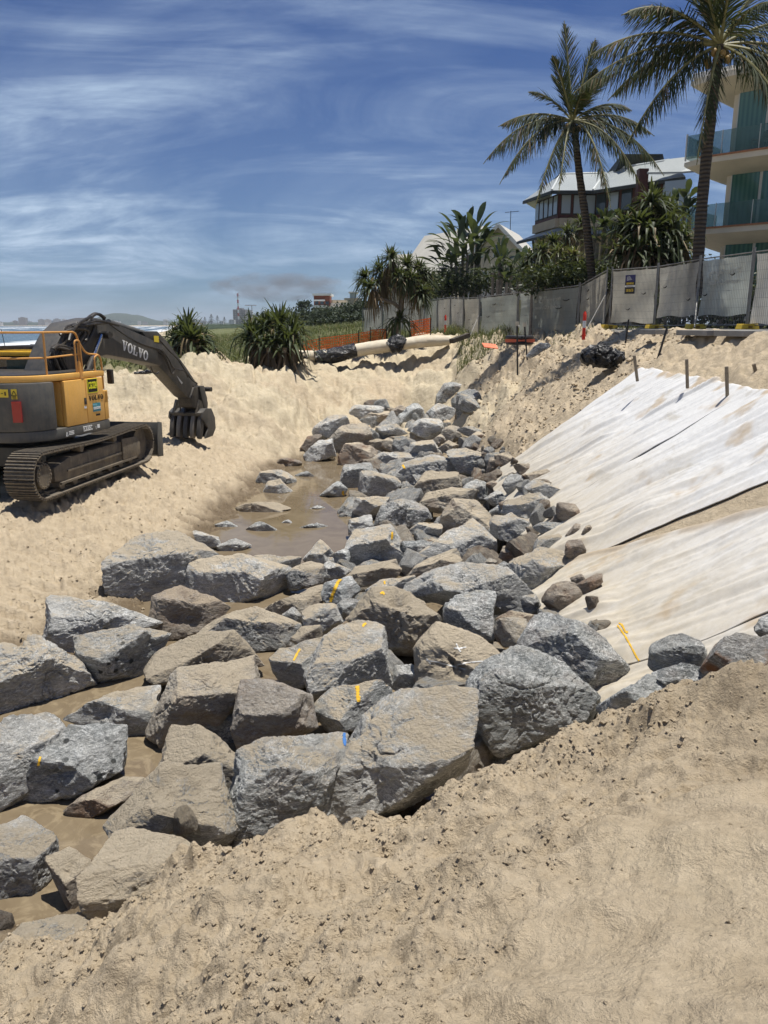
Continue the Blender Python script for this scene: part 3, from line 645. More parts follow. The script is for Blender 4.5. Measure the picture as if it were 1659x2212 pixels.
BIG = [
 # foreground ------------------------------------------------------------
 (ZD, [(560,1560),(548,1400),(690,1110),(830,860),(960,755),(1250,735),(1360,780),(1402,950),(1320,1170),(1160,1230),(1000,1210),(760,1360),(640,1560)], 'grey', .95, .55, 'largest slab-like grey boulder, its lower end sunk in the foreground sand'),
 (ZD, [(90,1300),(150,1095),(260,1012),(560,930),(705,960),(690,1150),(570,1480),(430,1560),(120,1650),(85,1560)], 'blue', .85, .42, 'big blue-grey boulder with a smear of blue paint and trickles of sand'),
 (ZE, [(38,600),(80,495),(250,348),(330,332),(460,378),(620,500),(765,650),(690,760),(500,790),(330,890),(205,925),(100,770)], 'blue', 1.15, .12, 'smooth dark blue-grey egg-shaped boulder half buried in foreground sand', dict(sharp=14)),
 (ZE, [(330,330),(350,230),(440,140),(520,142),(700,258),(872,430),(880,570),(775,632),(600,470),(460,372)], 'dark', 1.25, .12, 'long dark boulder with white scratches and pale top beside the white cloth'),
 (ZE, [(755,655),(860,580),(1000,502),(1120,508),(1225,615),(1040,690),(900,760),(760,730)], 'blue', 1.45, .15, 'low triangular grey rock poking from sand under the cloth edge'),
 (ZE, [(1018,435),(1030,338),(1180,262),(1290,308),(1325,380),(1290,470),(1200,500),(1060,490)], 'blue', 1.75, .1, 'rounded blue-grey rock at the cloth edge beside the rusty one', dict(sharp=16)),
 (ZE, [(1028,490),(1200,440),(1320,465),(1365,560),(1300,590),(1230,612),(1130,535)], 'dark', 1.65, .05, 'dark flat ledge of rock beneath the rounded blue-grey rock'),
 (ZE, [(1295,470),(1390,335),(1440,285),(1659,275),(1760,330),(1740,450),(1500,530),(1400,590),(1330,580)], 'rust', 1.95, .2, 'rust-stained boulder lying against the cloth at the frame edge'),
 (ZE, [(1585,240),(1640,170),(1740,165),(1800,260),(1720,320),(1620,280)], 'blue', 2.2, .05, 'dark blue rock cut by the frame above the rusty boulder'),
 (ZC, [(545,745),(640,585),(800,450),(1060,462),(1100,545),(1158,745),(1080,900),(960,960),(720,900)], 'grey', .85, .88, 'boulder with a flat top dusted in sand carrying a small stone'),
 (ZC, [(400,1010),(470,825),(640,760),(900,820),(960,900),(830,960),(700,1050),(640,1160),(480,1300),(415,1180)], 'tan', .85, 1.0, 'sand-caked boulder with a grey front edge at the foot of the mound'),
 (ZC, [(118,598),(180,415),(350,252),(600,268),(645,320),(590,455),(380,582)], 'spot', .72, .1, 'grey boulder covered with dark wet splash spots'),
 (ZC, [(-60,215),(60,185),(230,190),(322,240),(322,275),(180,405),(130,570),(-30,690),(-90,500)], 'grey', .78, .35, 'grey boulder cut by the frame behind the spotted one'),
 (ZC, [(-70,780),(20,745),(120,706),(262,790),(275,875),(195,1085),(60,1105),(-60,1100)], 'grey', .62, .5, 'pale boulder standing in yellow scum water at the frame edge'),
 (ZC, [(315,665),(400,590),(600,500),(710,500),(650,610),(480,705),(370,735)], 'brown', .50, .45, 'wet brown rock lying low in the water behind the sandy boulder'),
 (ZC, [(228,905),(330,848),(440,880),(440,1010),(410,1135),(350,1155),(290,1015)], 'brown', .62, .8, 'sandy brown rock wedged between pale boulder and sand-caked boulder'),
 (ZC, [(-40,1370),(130,1228),(260,1188),(415,1168),(490,1310),(300,1400),(60,1420)], 'grey', .75, .75, 'low white-grey rock almost covered by sand near the bottom'),
 (ZC, [(-70,1200),(-10,1155),(60,1165),(75,1230),(40,1310),(-60,1320)], 'brown', .50, .0, 'small dark brown lump at the edge of the muddy water', dict(tint=(.45,.45,.45))),
 (ZB, [(298,1022),(450,938),(600,895),(725,880),(715,960),(680,1075),(600,1115),(540,1060),(400,1060)], 'grey', .60, .5, 'long low grey slab behind the spotted boulder'),
 (ZB, [(678,1075),(720,905),(800,808),(1000,758),(1165,762),(1205,862),(1100,890),(1060,1000),(850,1060),(745,1138)], 'tan', .85, .55, 'tall tan-grey boulder with a smooth sloping face'),
 (ZB, [(1058,1065),(1078,940),(1098,862),(1240,862),(1380,925),(1418,970),(1405,1055),(1250,1150),(1105,1195)], 'tan', .85, .3, 'brown-grey boulder with vertical streaks, upright behind blue-paint boulder', dict(tint=(.85,.85,.88))),
 (ZB, [(848,1000),(950,985),(1075,990),(1065,1130),(1000,1150),(900,1090)], 'dark', .55, .1, 'shadowed wedge of rock under the tall tan-grey boulder'),
 (ZC, [(788,425),(850,268),(940,222),(1060,278),(1185,412),(1150,520),(1110,650),(900,600),(800,500)], 'tan', .80, .8, 'pointed sandy boulder with a yellow dab on its corner'),
 # left middle -------------------------------------------------------------
 (ZB, [(472,455),(488,330),(590,215),(760,192),(985,300),(860,400),(700,532),(610,542),(500,512)], 'grey', .75, .6, 'huge cracked boulder at the foot of the digger bank'),
 (ZB, [(832,430),(850,320),(1000,325),(1080,282),(1200,298),(1295,350),(1305,445),(1200,485),(1030,522),(960,475)], 'grey', .68, .55, 'knobbly grey boulder joined to the huge cracked one'),
 (ZB, [(1298,440),(1288,370),(1370,312),(1455,338),(1448,410),(1335,450)], 'dark', .72, .7, 'rounded boulder with dark underside and sandy top near the pond corner', dict(sharp=14)),
 (ZB, [(1120,310),(1180,282),(1372,298),(1320,370),(1200,360)], 'grey', .62, .5, 'flat grey rock along the near shore of the pond'),
 (ZB, [(975,245),(1060,212),(1132,240),(1050,288),(990,275)], 'grey', .47, .3, 'small flat stone at the near pond corner'),
 (ZB, [(870,175),(985,208),(990,250),(900,262)], 'grey', .60, .5, 'low grey stone edging the pond by the digger bank'),
 (ZB, [(192,575),(228,478),(470,508),(692,590),(692,620),(520,700),(335,745),(210,660)], 'grey', .70, .35, 'pale blue-grey slab lying against the left sand bank'),
 (ZB, [(688,605),(698,480),(830,428),(1000,500),(1028,537),(880,645),(742,670),(700,645)], 'tan', .72, .5, 'pyramid-shaped tan boulder standing in brown water', dict(tint=(.9,.86,.84))),
 (ZB, [(342,665),(420,618),(600,602),(738,650),(725,725),(662,825),(460,865),(400,835),(350,765)], 'spot', .70, .4, 'rounded block with pitted grey face and sandy top'),
 (ZB, [(-90,740),(0,705),(150,652),(250,698),(362,780),(415,862),(250,930),(120,980),(-80,960)], 'grey', .72, .5, 'layered boulder with dark flaky strata at the frame edge', dict(rough=1.6)),
 (ZB, [(662,745),(850,660),(1040,632),(1135,742),(1165,782),(900,830),(735,865),(680,825)], 'tan', .75, .85, 'flat-topped sandy boulder with a brown broken end'),
 (ZB, [(895,645),(960,590),(1140,522),(1232,538),(1352,610),(1315,692),(1120,718),(1000,690)], 'dark', .68, .75, 'wide boulder with sandy back and black wet front'),
 (ZB, [(1308,662),(1360,608),(1442,598),(1445,655),(1350,698)], 'tan', .75, .7, 'small round tan stone beside the wide black-fronted boulder', dict(sharp=12)),
 (ZB, [(1208,772),(1250,718),(1455,665),(1420,780),(1392,872),(1332,892),(1270,850)], 'grey', .72, .55, 'block with a faint yellow streak down its end'),
 (ZD, [(498,655),(600,468),(720,366),(890,418),(962,640),(945,725),(760,780),(545,830),(508,745)], 'grey', .90, .5, 'large boulder with chalky edges and a yellow dab on top', dict(lod=6)),
 (ZD, [(535,840),(640,738),(760,712),(880,698),(952,760),(900,900),(640,960),(545,920)], 'blue', .80, .6, 'boulder wearing a bold yellow dash behind the largest slab'),
 (ZD, [(1083,725),(1088,520),(1118,438),(1200,386),(1420,466),(1535,562),(1470,700),(1365,790),(1100,760)], 'tan', 1.0, .95, 'flat sandy slab with white chalk marks'),
 (ZD, [(958,722),(975,618),(1040,582),(1092,620),(1085,725),(1000,748)], 'grey', .75, .1, 'small upright grey rock in the gap beside the chalk-marked slab'),
 (ZD, [(726,355),(738,280),(880,212),(1060,216),(1205,308),(1235,390),(1115,480),(1090,535),(950,548),(880,440)], 'tan', .92, .8, 'big lumpy tan boulder with rough eroded front', dict(rough=1.4)),
 (ZD, [(1222,335),(1238,268),(1400,212),(1502,228),(1525,330),(1495,465),(1400,502),(1250,392)], 'blue', 1.05, .2, 'blocky blue-grey boulder in front of the broad pale one'),
 (ZD, [(1038,225),(1100,120),(1350,66),(1560,88),(1665,160),(1725,260),(1660,355),(1530,335),(1300,290)], 'grey', 1.15, .35, 'broad smooth pale grey boulder, widest in the middle of the pile'),
 (ZD, [(818,205),(900,150),(1065,128),(1085,205),(1020,240),(840,235)], 'grey', .95, .5, 'low rock with a small orange-yellow dot'),
 (ZD, [(556,225),(600,168),(730,128),(778,200),(722,262),(620,278)], 'blue', .85, .1, 'angular grey rock with a long yellow stripe'),
 (ZD, [(656,292),(700,238),(785,258),(740,340),(682,362)], 'blue', .75, .2, 'small grey rock below the yellow-striped one'),
 (ZD, [(715,130),(760,88),(950,48),(995,90),(965,135),(780,182)], 'tan', .85, .85, 'sandy flat rock behind the yellow-striped rock'),
 (ZD, [(480,315),(540,285),(645,278),(685,372),(572,445),(485,385)], 'grey', .75, .6, 'square grey block with a sandy top beside the brown channel'),
 (ZD, [(250,300),(400,228),(560,175),(600,205),(560,280),(480,330),(380,340)], 'tan', .70, .9, 'sand-coated low rock between knobbly boulder and yellow-striped rock'),
 (ZD, [(365,335),(430,288),(475,360),(440,400),(390,390)], 'grey', .62, .3, 'small grey chunk against the square grey block'),
 (ZD, [(1515,375),(1660,358),(1720,430),(1659,490),(1560,505),(1518,440)], 'brown', 1.05, .6, 'low sandy rock under the broad pale boulder'),
 (ZD, [(1038,140),(1100,62),(1290,-5),(1325,50),(1240,110),(1100,130)], 'tan', 1.0, .75, 'tan wedge with a grey tip behind the broad pale boulder'),
 (ZE, [(436,95),(480,18),(560,-5),(645,18),(670,85),(560,158)], 'brown', 1.25, .35, 'round pitted brown stone at the cloth toe', dict(sharp=10)),
 (ZE, [(185,262),(200,198),(372,182),(345,335),(230,332)], 'tan', 1.1, .5, 'tan rubble block wedged behind the dark scratched boulder'),
 # middle of the pile --------------------------------------------------------
 (ZA, [(553,745),(575,680),(720,652),(772,720),(808,805),(765,855),(640,850),(558,830)], 'grey', None, .5, 'big rectangular boulder with a yellow tick at the pond corner'),
 (ZA, [(862,772),(1000,660),(1060,632),(1132,680),(1192,742),(1080,802),(1020,812),(940,790)], 'grey', None, .55, 'wedge-shaped boulder with a dark hollow on its side'),
 (ZA, [(938,692),(943,610),(990,548),(1080,555),(1142,620),(1152,690),(1000,700)], 'tan', None, .6, 'pointed tan boulder in mid-pile behind the hollowed wedge'),
 (ZA, [(638,645),(680,578),(790,542),(862,568),(882,622),(790,672),(650,665)], 'dark', None, .35, 'dark veined boulder behind the rectangular one'),
 (ZA, [(785,800),(778,720),(905,715),(880,785),(830,825)], 'dark', None, .0, 'black porous rock in the shade of the hollowed wedge', dict(rough=2.0)),
 (ZA, [(798,862),(870,800),(990,752),(1012,800),(960,835),(830,865)], 'tan', None, .7, 'long sandy slab before the hollowed wedge'),
 (ZA, [(795,685),(850,642),(942,648),(935,695)], 'grey', None, .6, 'flat sandy-topped slab between veined and pointed boulders'),
 (ZA, [(1205,825),(1260,778),(1340,752),(1450,768),(1525,840),(1440,885),(1340,915),(1270,905)], 'grey', None, .6, 'large brown-grey boulder near the cloth toe'),
 (ZA, [(1362,962),(1400,898),(1480,878),(1538,940),(1505,1005),(1400,1005)], 'brown', None, .35, 'round brown stone nearest the lowest cloth sheet', dict(sharp=11)),
 (ZA, [(1488,905),(1600,846),(1608,890),(1540,935)], 'brown', None, .3, 'thin brown stone leaning on the lowest cloth sheet'),
 (ZA, [(743,452),(780,398),(900,362),(1022,400),(1012,455),(880,482),(790,482)], 'grey', None, .4, 'broad flat boulder with an orange dot in the far half'),
 (ZA, [(963,342),(1040,332),(1142,370),(1152,422),(1110,455),(1020,445),(995,390)], 'dark', None, .5, 'boulder with a dark cavernous underside near the bank'),
 (ZA, [(523,455),(540,398),(640,392),(655,430),(590,512),(530,485)], 'blue', None, .25, 'blue-grey boulder at the pond edge, half way along'),
 (ZA, [(598,525),(608,430),(700,418),(765,480),(735,535),(610,545)], 'grey', None, .55, 'sandy grey boulder second from the pond edge'),
 (ZA, [(812,525),(850,478),(880,428),(1000,428),(1015,492),(880,535),(840,562)], 'tan', None, .75, 'rounded sandy boulder below the broad flat one'),
 (ZA, [(573,605),(590,538),(722,538),(705,575),(650,615)], 'grey', None, .6, 'pale boulder behind the dark veined one at the pond'),
 (ZA, [(558,695),(558,630),(645,608),(655,665),(590,695)], 'grey', None, .3, 'grey block rising straight from the pond'),
 (ZA, [(852,575),(890,518),(990,498),(1082,508),(1065,560),(940,595),(880,595)], 'tan', None, .75, 'sandy boulder with blocky side behind the pointed tan one'),
 (ZA, [(472,305),(540,228),(600,222),(672,280),(620,310),(540,340),(515,372),(470,352)], 'tan', None, .45, 'plain brown-grey boulder at the far end of the pond'),
 (ZA, [(393,262),(480,192),(545,188),(558,235),(500,292),(440,288)], 'grey', None, .5, 'tilted grey boulder against the pale sand wall'),
 (ZA, [(1003,192),(1008,108),(1080,78),(1107,150),(1082,205),(1020,213)], 'dark', None, .05, 'black cube-like boulder topping the far end of the pile'),
 (ZA, [(518,378),(540,318),(620,308),(685,340),(640,390),(525,410)], 'brown', None, .4, 'brown boulder with dark overhang beside the far pond'),
 (ZA, [(1148,692),(1150,618),(1230,602),(1312,640),(1322,692),(1230,722)], 'grey', None, .5, 'speckled grey boulder between pointed tan one and cloth'),
 (ZA, [(1198,485),(1230,432),(1290,458),(1303,532),(1230,548)], 'grey', None, .2, 'steep-sided grey rock near the cloth corner'),
 (ZA, [(1288,495),(1340,458),(1430,498),(1448,552),(1380,565)], 'grey', None, .5, 'sandy grey rock right at the first cloth seam'),
 (ZA, [(1418,602),(1420,558),(1490,556),(1518,600),(1482,654),(1430,625)], 'brown', None, .4, 'round brown stone touching the middle cloth sheet', dict(sharp=11)),
 (ZA, [(1452,778),(1460,718),(1520,708),(1543,760),(1490,792)], 'brown', None, .1, 'dark pitted round stone under the cloth fold', dict(sharp=11)),
 # stones standing in the pond
 (ZA, [(168,475),(190,428),(280,418),(355,470),(300,495),(240,485)], 'dark', .52, .55, 'wide stone with dark face at the pond bank'),
 (ZA, [(198,522),(220,468),(270,458),(325,512),(270,535)], 'grey', .52, .7, 'pale rounded stone in front of the wide dark-faced one'),
 (ZA, [(72,582),(130,558),(250,552),(315,580),(230,614),(120,604)], 'tan', .46, .8, 'flat sandy slab lying in the pond'),
 (ZA, [(125,674),(180,632),(240,658),(285,686),(190,695)], 'dark', .44, .3, 'dark jagged stone in the middle of the pond'),
 (ZA, [(348,662),(420,638),(485,660),(430,674)], 'blue', .42, .1, 'thin flat stone breaking the pond surface'),
 (ZA, [(386,582),(430,566),(464,580),(430,594)], 'blue', .42, .0, 'tiny flat bluish stone in mid pond'),
 (ZA, [(508,612),(530,597),(558,610),(530,628)], 'dark', .43, .0, 'tiny dark stone by the pond wall'),
 (ZA, [(15,745),(80,708),(155,735),(70,775)], 'grey', .47, .2, 'pale angular stone at the near pond bank'),
 (ZA, [(-10,650),(50,632),(105,660),(20,668)], 'blue', .44, .1, 'flat wet stone where sand bank meets pond'),
 (ZA, [(275,642),(300,623),(325,640),(300,655)], 'dark', .42, .0, 'tiny dark stone between flat slab and jagged stone'),
 (ZA, [(235,392),(290,368),(375,390),(300,420)], 'brown', .50, .1, 'wet brown stone at the far pond bank'),
 (ZA, [(325,445),(380,423),(415,450),(350,460)], 'dark', .44, .1, 'small wet stone beside the wide dark-faced one'),
 (ZA, [(438,528),(510,466),(548,500),(532,535)], 'blue', .60, .1, 'dark tilted stone with a yellow dab at the pond wall'),
]
REST = [ # (polygon in zoom A, material, sand)
 ([(922,112),(960,58),(1032,70),(1000,132),(930,152)], 'dark', .1), ([(828,132),(930,78),(922,152),(850,168)], 'brown', .3),
 ([(752,238),(770,188),(830,142),(872,185),(820,238)], 'blue', .1), ([(872,192),(930,148),(990,168),(1002,216),(940,232)], 'dark', .3),
 ([(548,203),(580,152),(680,158),(722,175),(600,218)], 'grey', .3), ([(588,228),(650,178),(722,180),(712,222),(620,238)], 'tan', .5),
 ([(353,335),(390,278),(445,278),(410,312),(382,352)], 'brown', .1), ([(368,362),(420,308),(482,293),(494,362),(400,394)], 'grey', .3),
 ([(556,312),(620,283),(705,300),(694,348),(620,325)], 'tan', .5), ([(678,322),(700,288),(792,288),(814,342),(740,354)], 'tan', .6),
 ([(668,242),(750,232),(794,270),(700,290)], 'grey', .5), ([(798,254),(850,213),(932,213),(948,262),(880,293),(820,264)], 'grey', .4),
 ([(783,294),(820,263),(890,268),(904,290),(860,314),(800,314)], 'tan', .7), ([(938,284),(960,238),(1010,238),(1024,292),(960,314)], 'tan', .4),
 ([(1008,254),(1060,238),(1128,264),(1122,294),(1040,276)], 'dark', .5), ([(803,354),(815,308),(900,298),(934,352),(850,368)], 'grey', .6),
 ([(638,394),(700,348),(802,353),(824,380),(740,424),(680,424)], 'grey', .5), ([(1128,434),(1140,368),(1178,373),(1174,424)], 'brown', .4),
 ([(1018,504),(1080,463),(1122,478),(1128,564),(1070,545)], 'blue', .2), ([(1278,444),(1380,418),(1394,462),(1320,474)], 'brown', .5),
 ([(1198,604),(1210,558),(1340,518),(1404,570),(1394,604),(1300,638)], 'grey', .6), ([(1318,664),(1360,638),(1462,648),(1454,684),(1370,690)], 'blue', .3),
 ([(1253,764),(1260,718),(1322,708),(1334,752),(1290,774)], 'brown', .4), ([(1328,754),(1340,708),(1452,683),(1464,742),(1380,778)], 'grey', .6),
 ([(1178,784),(1200,738),(1254,760),(1234,814)], 'brown', .4), ([(373,794),(440,718),(482,760),(544,822),(450,826),(400,814)], 'grey', .6),
 ([(488,774),(560,738),(554,824),(520,804)], 'blue', .1), ([(448,894),(460,798),(564,840),(520,874)], 'grey', .4),
 ([(553,874),(590,828),(742,798),(764,852),(640,894),(600,924)], 'tan', .8), ([(1040,300),(1090,262),(1140,290),(1130,330),(1060,330)], 'brown', .5),
 ([(1160,360),(1210,350),(1260,385),(1230,415),(1170,400)], 'brown', .6), ([(1240,400),(1300,395),(1330,430),(1270,445)], 'brown', .5),
 ([(1120,540),(1180,505),(1210,545),(1160,570)], 'grey', .3), ([(1120,480),(1160,465),(1190,490),(1150,505)], 'brown', .5),
 ([(1130,600),(1190,560),(1200,600),(1160,620)], 'blue', .2), ([(730,545),(800,490),(830,530),(790,560)], 'grey', .5),
 ([(1180,560),(1230,540),(1240,580),(1200,600)], 'brown', .4), ([(1390,640),(1420,600),(1460,630),(1430,655)], 'brown', .4),
 ([(1460,690),(1500,640),(1530,650),(1500,710)], 'brown', .3), ([(1520,690),(1550,640),(1570,670),(1540,720)], 'brown', .4),
 ([(1110,820),(1140,785),(1170,800),(1150,830)], 'tan', .3), ([(1160,830),(1200,800),(1230,820),(1200,845)], 'dark', .2),
 ([(1060,380),(1100,330),(1150,350),(1150,390)], 'brown', .5), ([(730,180),(770,150),(800,170),(780,215),(735,215)], 'brown', .4),
 ([(900,300),(940,270),(960,300),(930,320)], 'tan', .5), ([(930,330),(970,300),(1010,320),(960,350)], 'tan', .5),
 ([(1280,950),(1320,920),(1350,980),(1310,1040),(1270,1020)], 'grey', .4), ([(1480,870),(1530,850),(1540,890),(1490,900)], 'brown', .3),
 ([(1170,1040),(1230,1010),(1330,1030),(1300,1090),(1200,1100)], 'brown', .5), ([(860,740),(900,700),(930,720),(900,760)], 'brown', .3),
]
ROCKS = {}
for i, e in enumerate(BIG):
    Z, pts, mt, z, sand, lab = e[:6]; kw = e[6] if len(e) > 6 else {}
    pts = Z(pts)
    if z is None:
        cx = sum(p[0] for p in pts)/len(pts); cy = sum(p[1] for p in pts)/len(pts); z = pile_z(cx, cy)
        pts = [(cx + (a-cx)*1.13, cy + (b-cy)*1.13) for a, b in pts]
    else:
        cx = sum(p[0] for p in pts)/len(pts); cy = sum(p[1] for p in pts)/len(pts); k_ = 1.12 if z > .55 else 1.04
        pts = [(cx + (a-cx)*k_, cy + (b-cy)*k_) for a, b in pts]
    ROCKS[i] = add_rock(lab, pts, mt, z, 1000+i*7, sand, group=GP, **kw)
SHORT = {}
BIGPOS = []
for i, e in enumerate(BIG):
    q = e[0](e[1]); BIGPOS.append((sum(a for a, _ in q)/len(q), sum(b for _, b in q)/len(q), e[5]))
used_labels = set()
TONE = {'grey': 'grey', 'blue': 'blue-grey', 'dark': 'dark', 'tan': 'tan', 'brown': 'brown'}
for i, (pts, mt, sand) in enumerate(REST):
    pts = ZA(pts); cx = sum(q[0] for q in pts)/len(pts); cy = sum(q[1] for q in pts)/len(pts); w_ = max(q[0] for q in pts)-min(q[0] for q in pts)
    for (bx_, by_, bl) in sorted(BIGPOS, key=lambda q: (q[0]-cx)**2 + (1.4*(q[1]-cy))**2):
        dx, dy = cx-bx_, 1.5*(cy-by_)
        rel = ('right of' if dx > 0 else 'left of') if abs(dx) > abs(dy) else ('before' if dy > 0 else 'behind')
        words = bl.split(',')[0].split()[:9]
        while words[-1] in ('a', 'the', 'in', 'on', 'of', 'at', 'with', 'and', 'to', 'its', 'near', 'between', 'down'): words.pop()
        lab = ' '.join([('small' if w_ < 32 else 'mid-size'), TONE[mt], 'rock just', rel, 'the'] + words)
        if lab not in used_labels: break
    used_labels.add(lab)
    pts = [(cx + (a-cx)*1.14, cy + (b-cy)*1.14) for a, b in pts]
    add_rock(lab, pts, mt, pile_z(cx, cy) - 0.03, 5000+i*13, sand, group='unmarked filler rocks of the pile', thick=0.9)
# lower layer of rubble seen only in the gaps, and loose small stones
rng = random.Random(77)
LIB = []
for k in range(10):
    pl = []
    for _ in range(13):
        v = np.array([rng.gauss(0, 1) for _ in range(3)]); v /= np.linalg.norm(v); pl.append((v, rng.uniform(0.75, 1.1)))
    pl += [(np.array(a, float), rng.uniform(.85, 1.1)) for a in ((1,0,0),(-1,0,0),(0,1,0),(0,-1,0),(0,0,1),(0,0,-1))]
    V, F = rock_surface(pl, 4, rng, 1.0, 1.0, 60); LIB.append(np_mesh('stone', V, F))
def loose(name, x, y, z, s, mat, label, group, sand=0.4, cat='stone'):
    src = LIB[rng.randrange(len(LIB))]
    key = src.name + mat
    if key not in LOOSE_ME:
        c = src.copy(); c.materials.clear(); c.materials.append(MAT_ROCK[mat]); LOOSE_ME[key] = c
    o = bpy.data.objects.new(name, LOOSE_ME[key]); COL.objects.link(o)
    o.location = (x, y, z); o.scale = (s*rng.uniform(.8, 1.25), s*rng.uniform(.8, 1.25), s*rng.uniform(.6, .95))
    o.rotation_euler = (rng.uniform(0, 6), rng.uniform(0, 6), rng.uniform(0, 6))
    v = rng.uniform(.85, 1.1); o.color = (v, v, v, sand)
    return tag(o, label, cat, group)
LOOSE_ME = {}
n = 0
for _ in range(900):
    if n >= 120: break
    y = rng.uniform(7.2, 34); x = rng.uniform(-0.9, 3.3) if y > 13 else rng.uniform(-3.8, 2.6)
    if y > 28: x = rng.uniform(-1.5, 3.2)
    g = gz(x, y)
    if x < -0.7 and rng.random() < 0.75: continue
    s = rng.uniform(0.26, 0.48)
    zb = max(g + 0.02, 0.22) + (0.06 if x > 0.5 else 0.0)
    loose('stone', x, y, zb, s, rng.choice(['grey', 'blue', 'brown', 'dark', 'tan']), 'stone filling a gap between the big boulders', 'gap-filling stones in the pile')
    n += 1
for _ in range(48):
    y = rng.uniform(8.5, 24); toe = 3.35 if y > 13 else 2.7 + 0.13*(y-8)
    x = toe - abs(rng.gauss(0, 0.45)); s = rng.uniform(0.06, 0.17)
    loose('stone', x, y, max(gz(x, y), .4, SLOPE_A + SLOPE_B*x) + s*0.6 + 0.04, s, rng.choice(['brown', 'tan', 'grey', 'grey']), 'fist to head sized stone at the cloth toe', 'small stones at the cloth toe', .4)
# ================================================================ GEOTEXTILE
def on_slope(px, py, off=0.0):
    d = ray(px, py); t = (CAMZ - SLOPE_A - off)/(SLOPE_B*d.x - d.z)
    return Vector((d.x*t, d.y*t, CAMZ + d.z*t))
m = M('geotextile_felt', 0.95, 0, 0.1); P = m.pos(); xx = m.sep(P)[0]
fs = m.noise(m.map(P, (1, 1, 1), (0, 0, 0), (0, 0, 0.5)), 0.9, 8, 0.65, 0.5)
fd = m.noise(m.map(P, (0.7, 2.2, 0.7), (0, 0, 0), (0, 0, 0.55)), 2.4, 8, 0.7, 0.3)
fi = m.noise(P, 14, 8, 0.75)
c = m.mix(m.ramp(fi, [(0.3, 0.0), (0.7, 1.0)]), (0.52, 0.518, 0.508), (0.61, 0.608, 0.60))
low_ = m.math('SUBTRACT', 1.0, m.math('MULTIPLY', m.math('SUBTRACT', xx, 3.1), 0.42, True), True)
st = m.math('ADD', m.math('MULTIPLY', low_, 0.42), m.math('MULTIPLY', fd, 0.55))
c = m.mix(m.math('MULTIPLY', m.math('SUBTRACT', st, 0.30), 2.2, True), c, m.mix(fi, (0.40, 0.345, 0.255), (0.52, 0.47, 0.38)))
c = m.mix(m.ramp(fs, [(0.60, 0.0), (0.66, 0.6)]), c, (0.40, 0.37, 0.315))
c = m.mix(m.attr('soil'), c, m.mix(fi, (0.30, 0.22, 0.13), (0.46, 0.36, 0.24)))
c = m.mix(m.ramp(m.noise(P, 38, 4, 0.8), [(0.66, 0.0), (0.74, 0.5)]), c, (0.44, 0.41, 0.35))
m.col(c); m.set('Normal', m.bump(m.math('ADD', fi, m.math('MULTIPLY', m.noise(P, 90, 3, 0.6), 0.4)), 0.25, 0.012))
MAT_FELT = m.m
def sheet(label, farA, farB, nearA, nearB, seed, lift_far=0.0, lift_near=0.02, top=6.72, bot=2.62, base=0.0, soil_fn=None, nu=230, nv=200):
    """felt sheet between two down-slope lines given as (x, y) points"""
    def line(A, B, x): return A[1] + (B[1]-A[1])*(x-A[0])/(B[0]-A[0])
    U, S = np.meshgrid(np.linspace(0, 1, nu), np.linspace(0, 1, nv)); U = U.ravel(); S = S.ravel()
    x = top + (bot-top)*S
    y0 = farA[1] + (farB[1]-farA[1])*(x-farA[0])/(farB[0]-farA[0]); y1 = nearA[1] + (nearB[1]-nearA[1])*(x-nearA[0])/(nearB[0]-nearA[0])
    y0 = y0 + 0.12*fbm2(x*0.9, x*0+seed, 3, seed); y1 = y1 + 0.16*fbm2(x*1.0, x*0+seed, 3, seed+1)
    y = y0 + (y1-y0)*U + 0.30*np.exp(-(x-2.62)/0.6)
    z = SLOPE_A + SLOPE_B*x + base
    cross = y + 0.62*x
    w = fbm2(cross*3.0 + 0.3*fbm2(x*0.6, y*0.6, 2, seed+3), x*0.22, 3, seed+4)
    rid = np.exp(-(fbm2(cross*1.5, x*0.16+3.1, 2, seed+6)/0.24)**2)
    z = z + 0.02 + np.maximum(-0.04, 0.075*w + 0.016*fbm2(cross*8, x*0.4, 2, seed+14) + 0.10*rid*sstep(-0.2, 0.3, fbm2(x*0.5, y*0.7, 2, seed+8)) + 0.010*fbm2(x*9, y*9, 3, seed+5) + 0.09*fbm2(x*0.7, y*0.7, 2, seed+9))*np.minimum(1, 0.25 + np.minimum(U, 1-U)*6)
    edge_n = np.exp(-((1-U)*np.abs(y1-y0)/0.10)**2); edge_f = np.exp(-(U*np.abs(y1-y0)/(0.10 if lift_far > 0 else 0.42))**4)
    z = z + edge_n*lift_near*(0.6+0.8*(fbm2(x*1.6, x*0, 2, seed+2)+0.5)) + edge_f*lift_far
    z = z - 0.055*np.exp(-((1-U)*np.abs(y1-y0)/0.16)**2)
    z = z - 0.35*sstep(0.93, 1.0, 1-S)**1.5*0.9                 # top end turned down into the cut
    y = y + 0.0
    soil = np.zeros_like(x) if soil_fn is None else soil_fn(U, x, y)
    soil = np.maximum(soil, 0.8*sstep(0.35, 0.75, fbm2(x*1.8, y*1.8, 4, 55)+0.55*sstep(6.1, 6.6, x)))
    Vv = np.stack([x, y, z], 1)
    ii = (np.arange(nv-1)[:, None]*nu + np.arange(nu-1)[None, :]).ravel()
    F = np.stack([ii, ii+nu, ii+nu+1, ii+1], 1)
    me = np_mesh('geotextile_sheet', Vv, F, smooth=True)
    a = me.attributes.new('soil', 'FLOAT', 'POINT'); a.data.foreach_set('value', np.clip(soil, 0, 1).astype(np.float32))
    o = link('geotextile_sheet', me, MAT_FELT); tag(o, label, 'geotextile', 'white geotextile sheets on the cut slope')
    md = o.modifiers.new('thick', 'SOLIDIFY'); md.thickness = 0.012; md.offset = -1
    return o
def xy(px, py): p = on_slope(px, py); return (p.x, p.y)
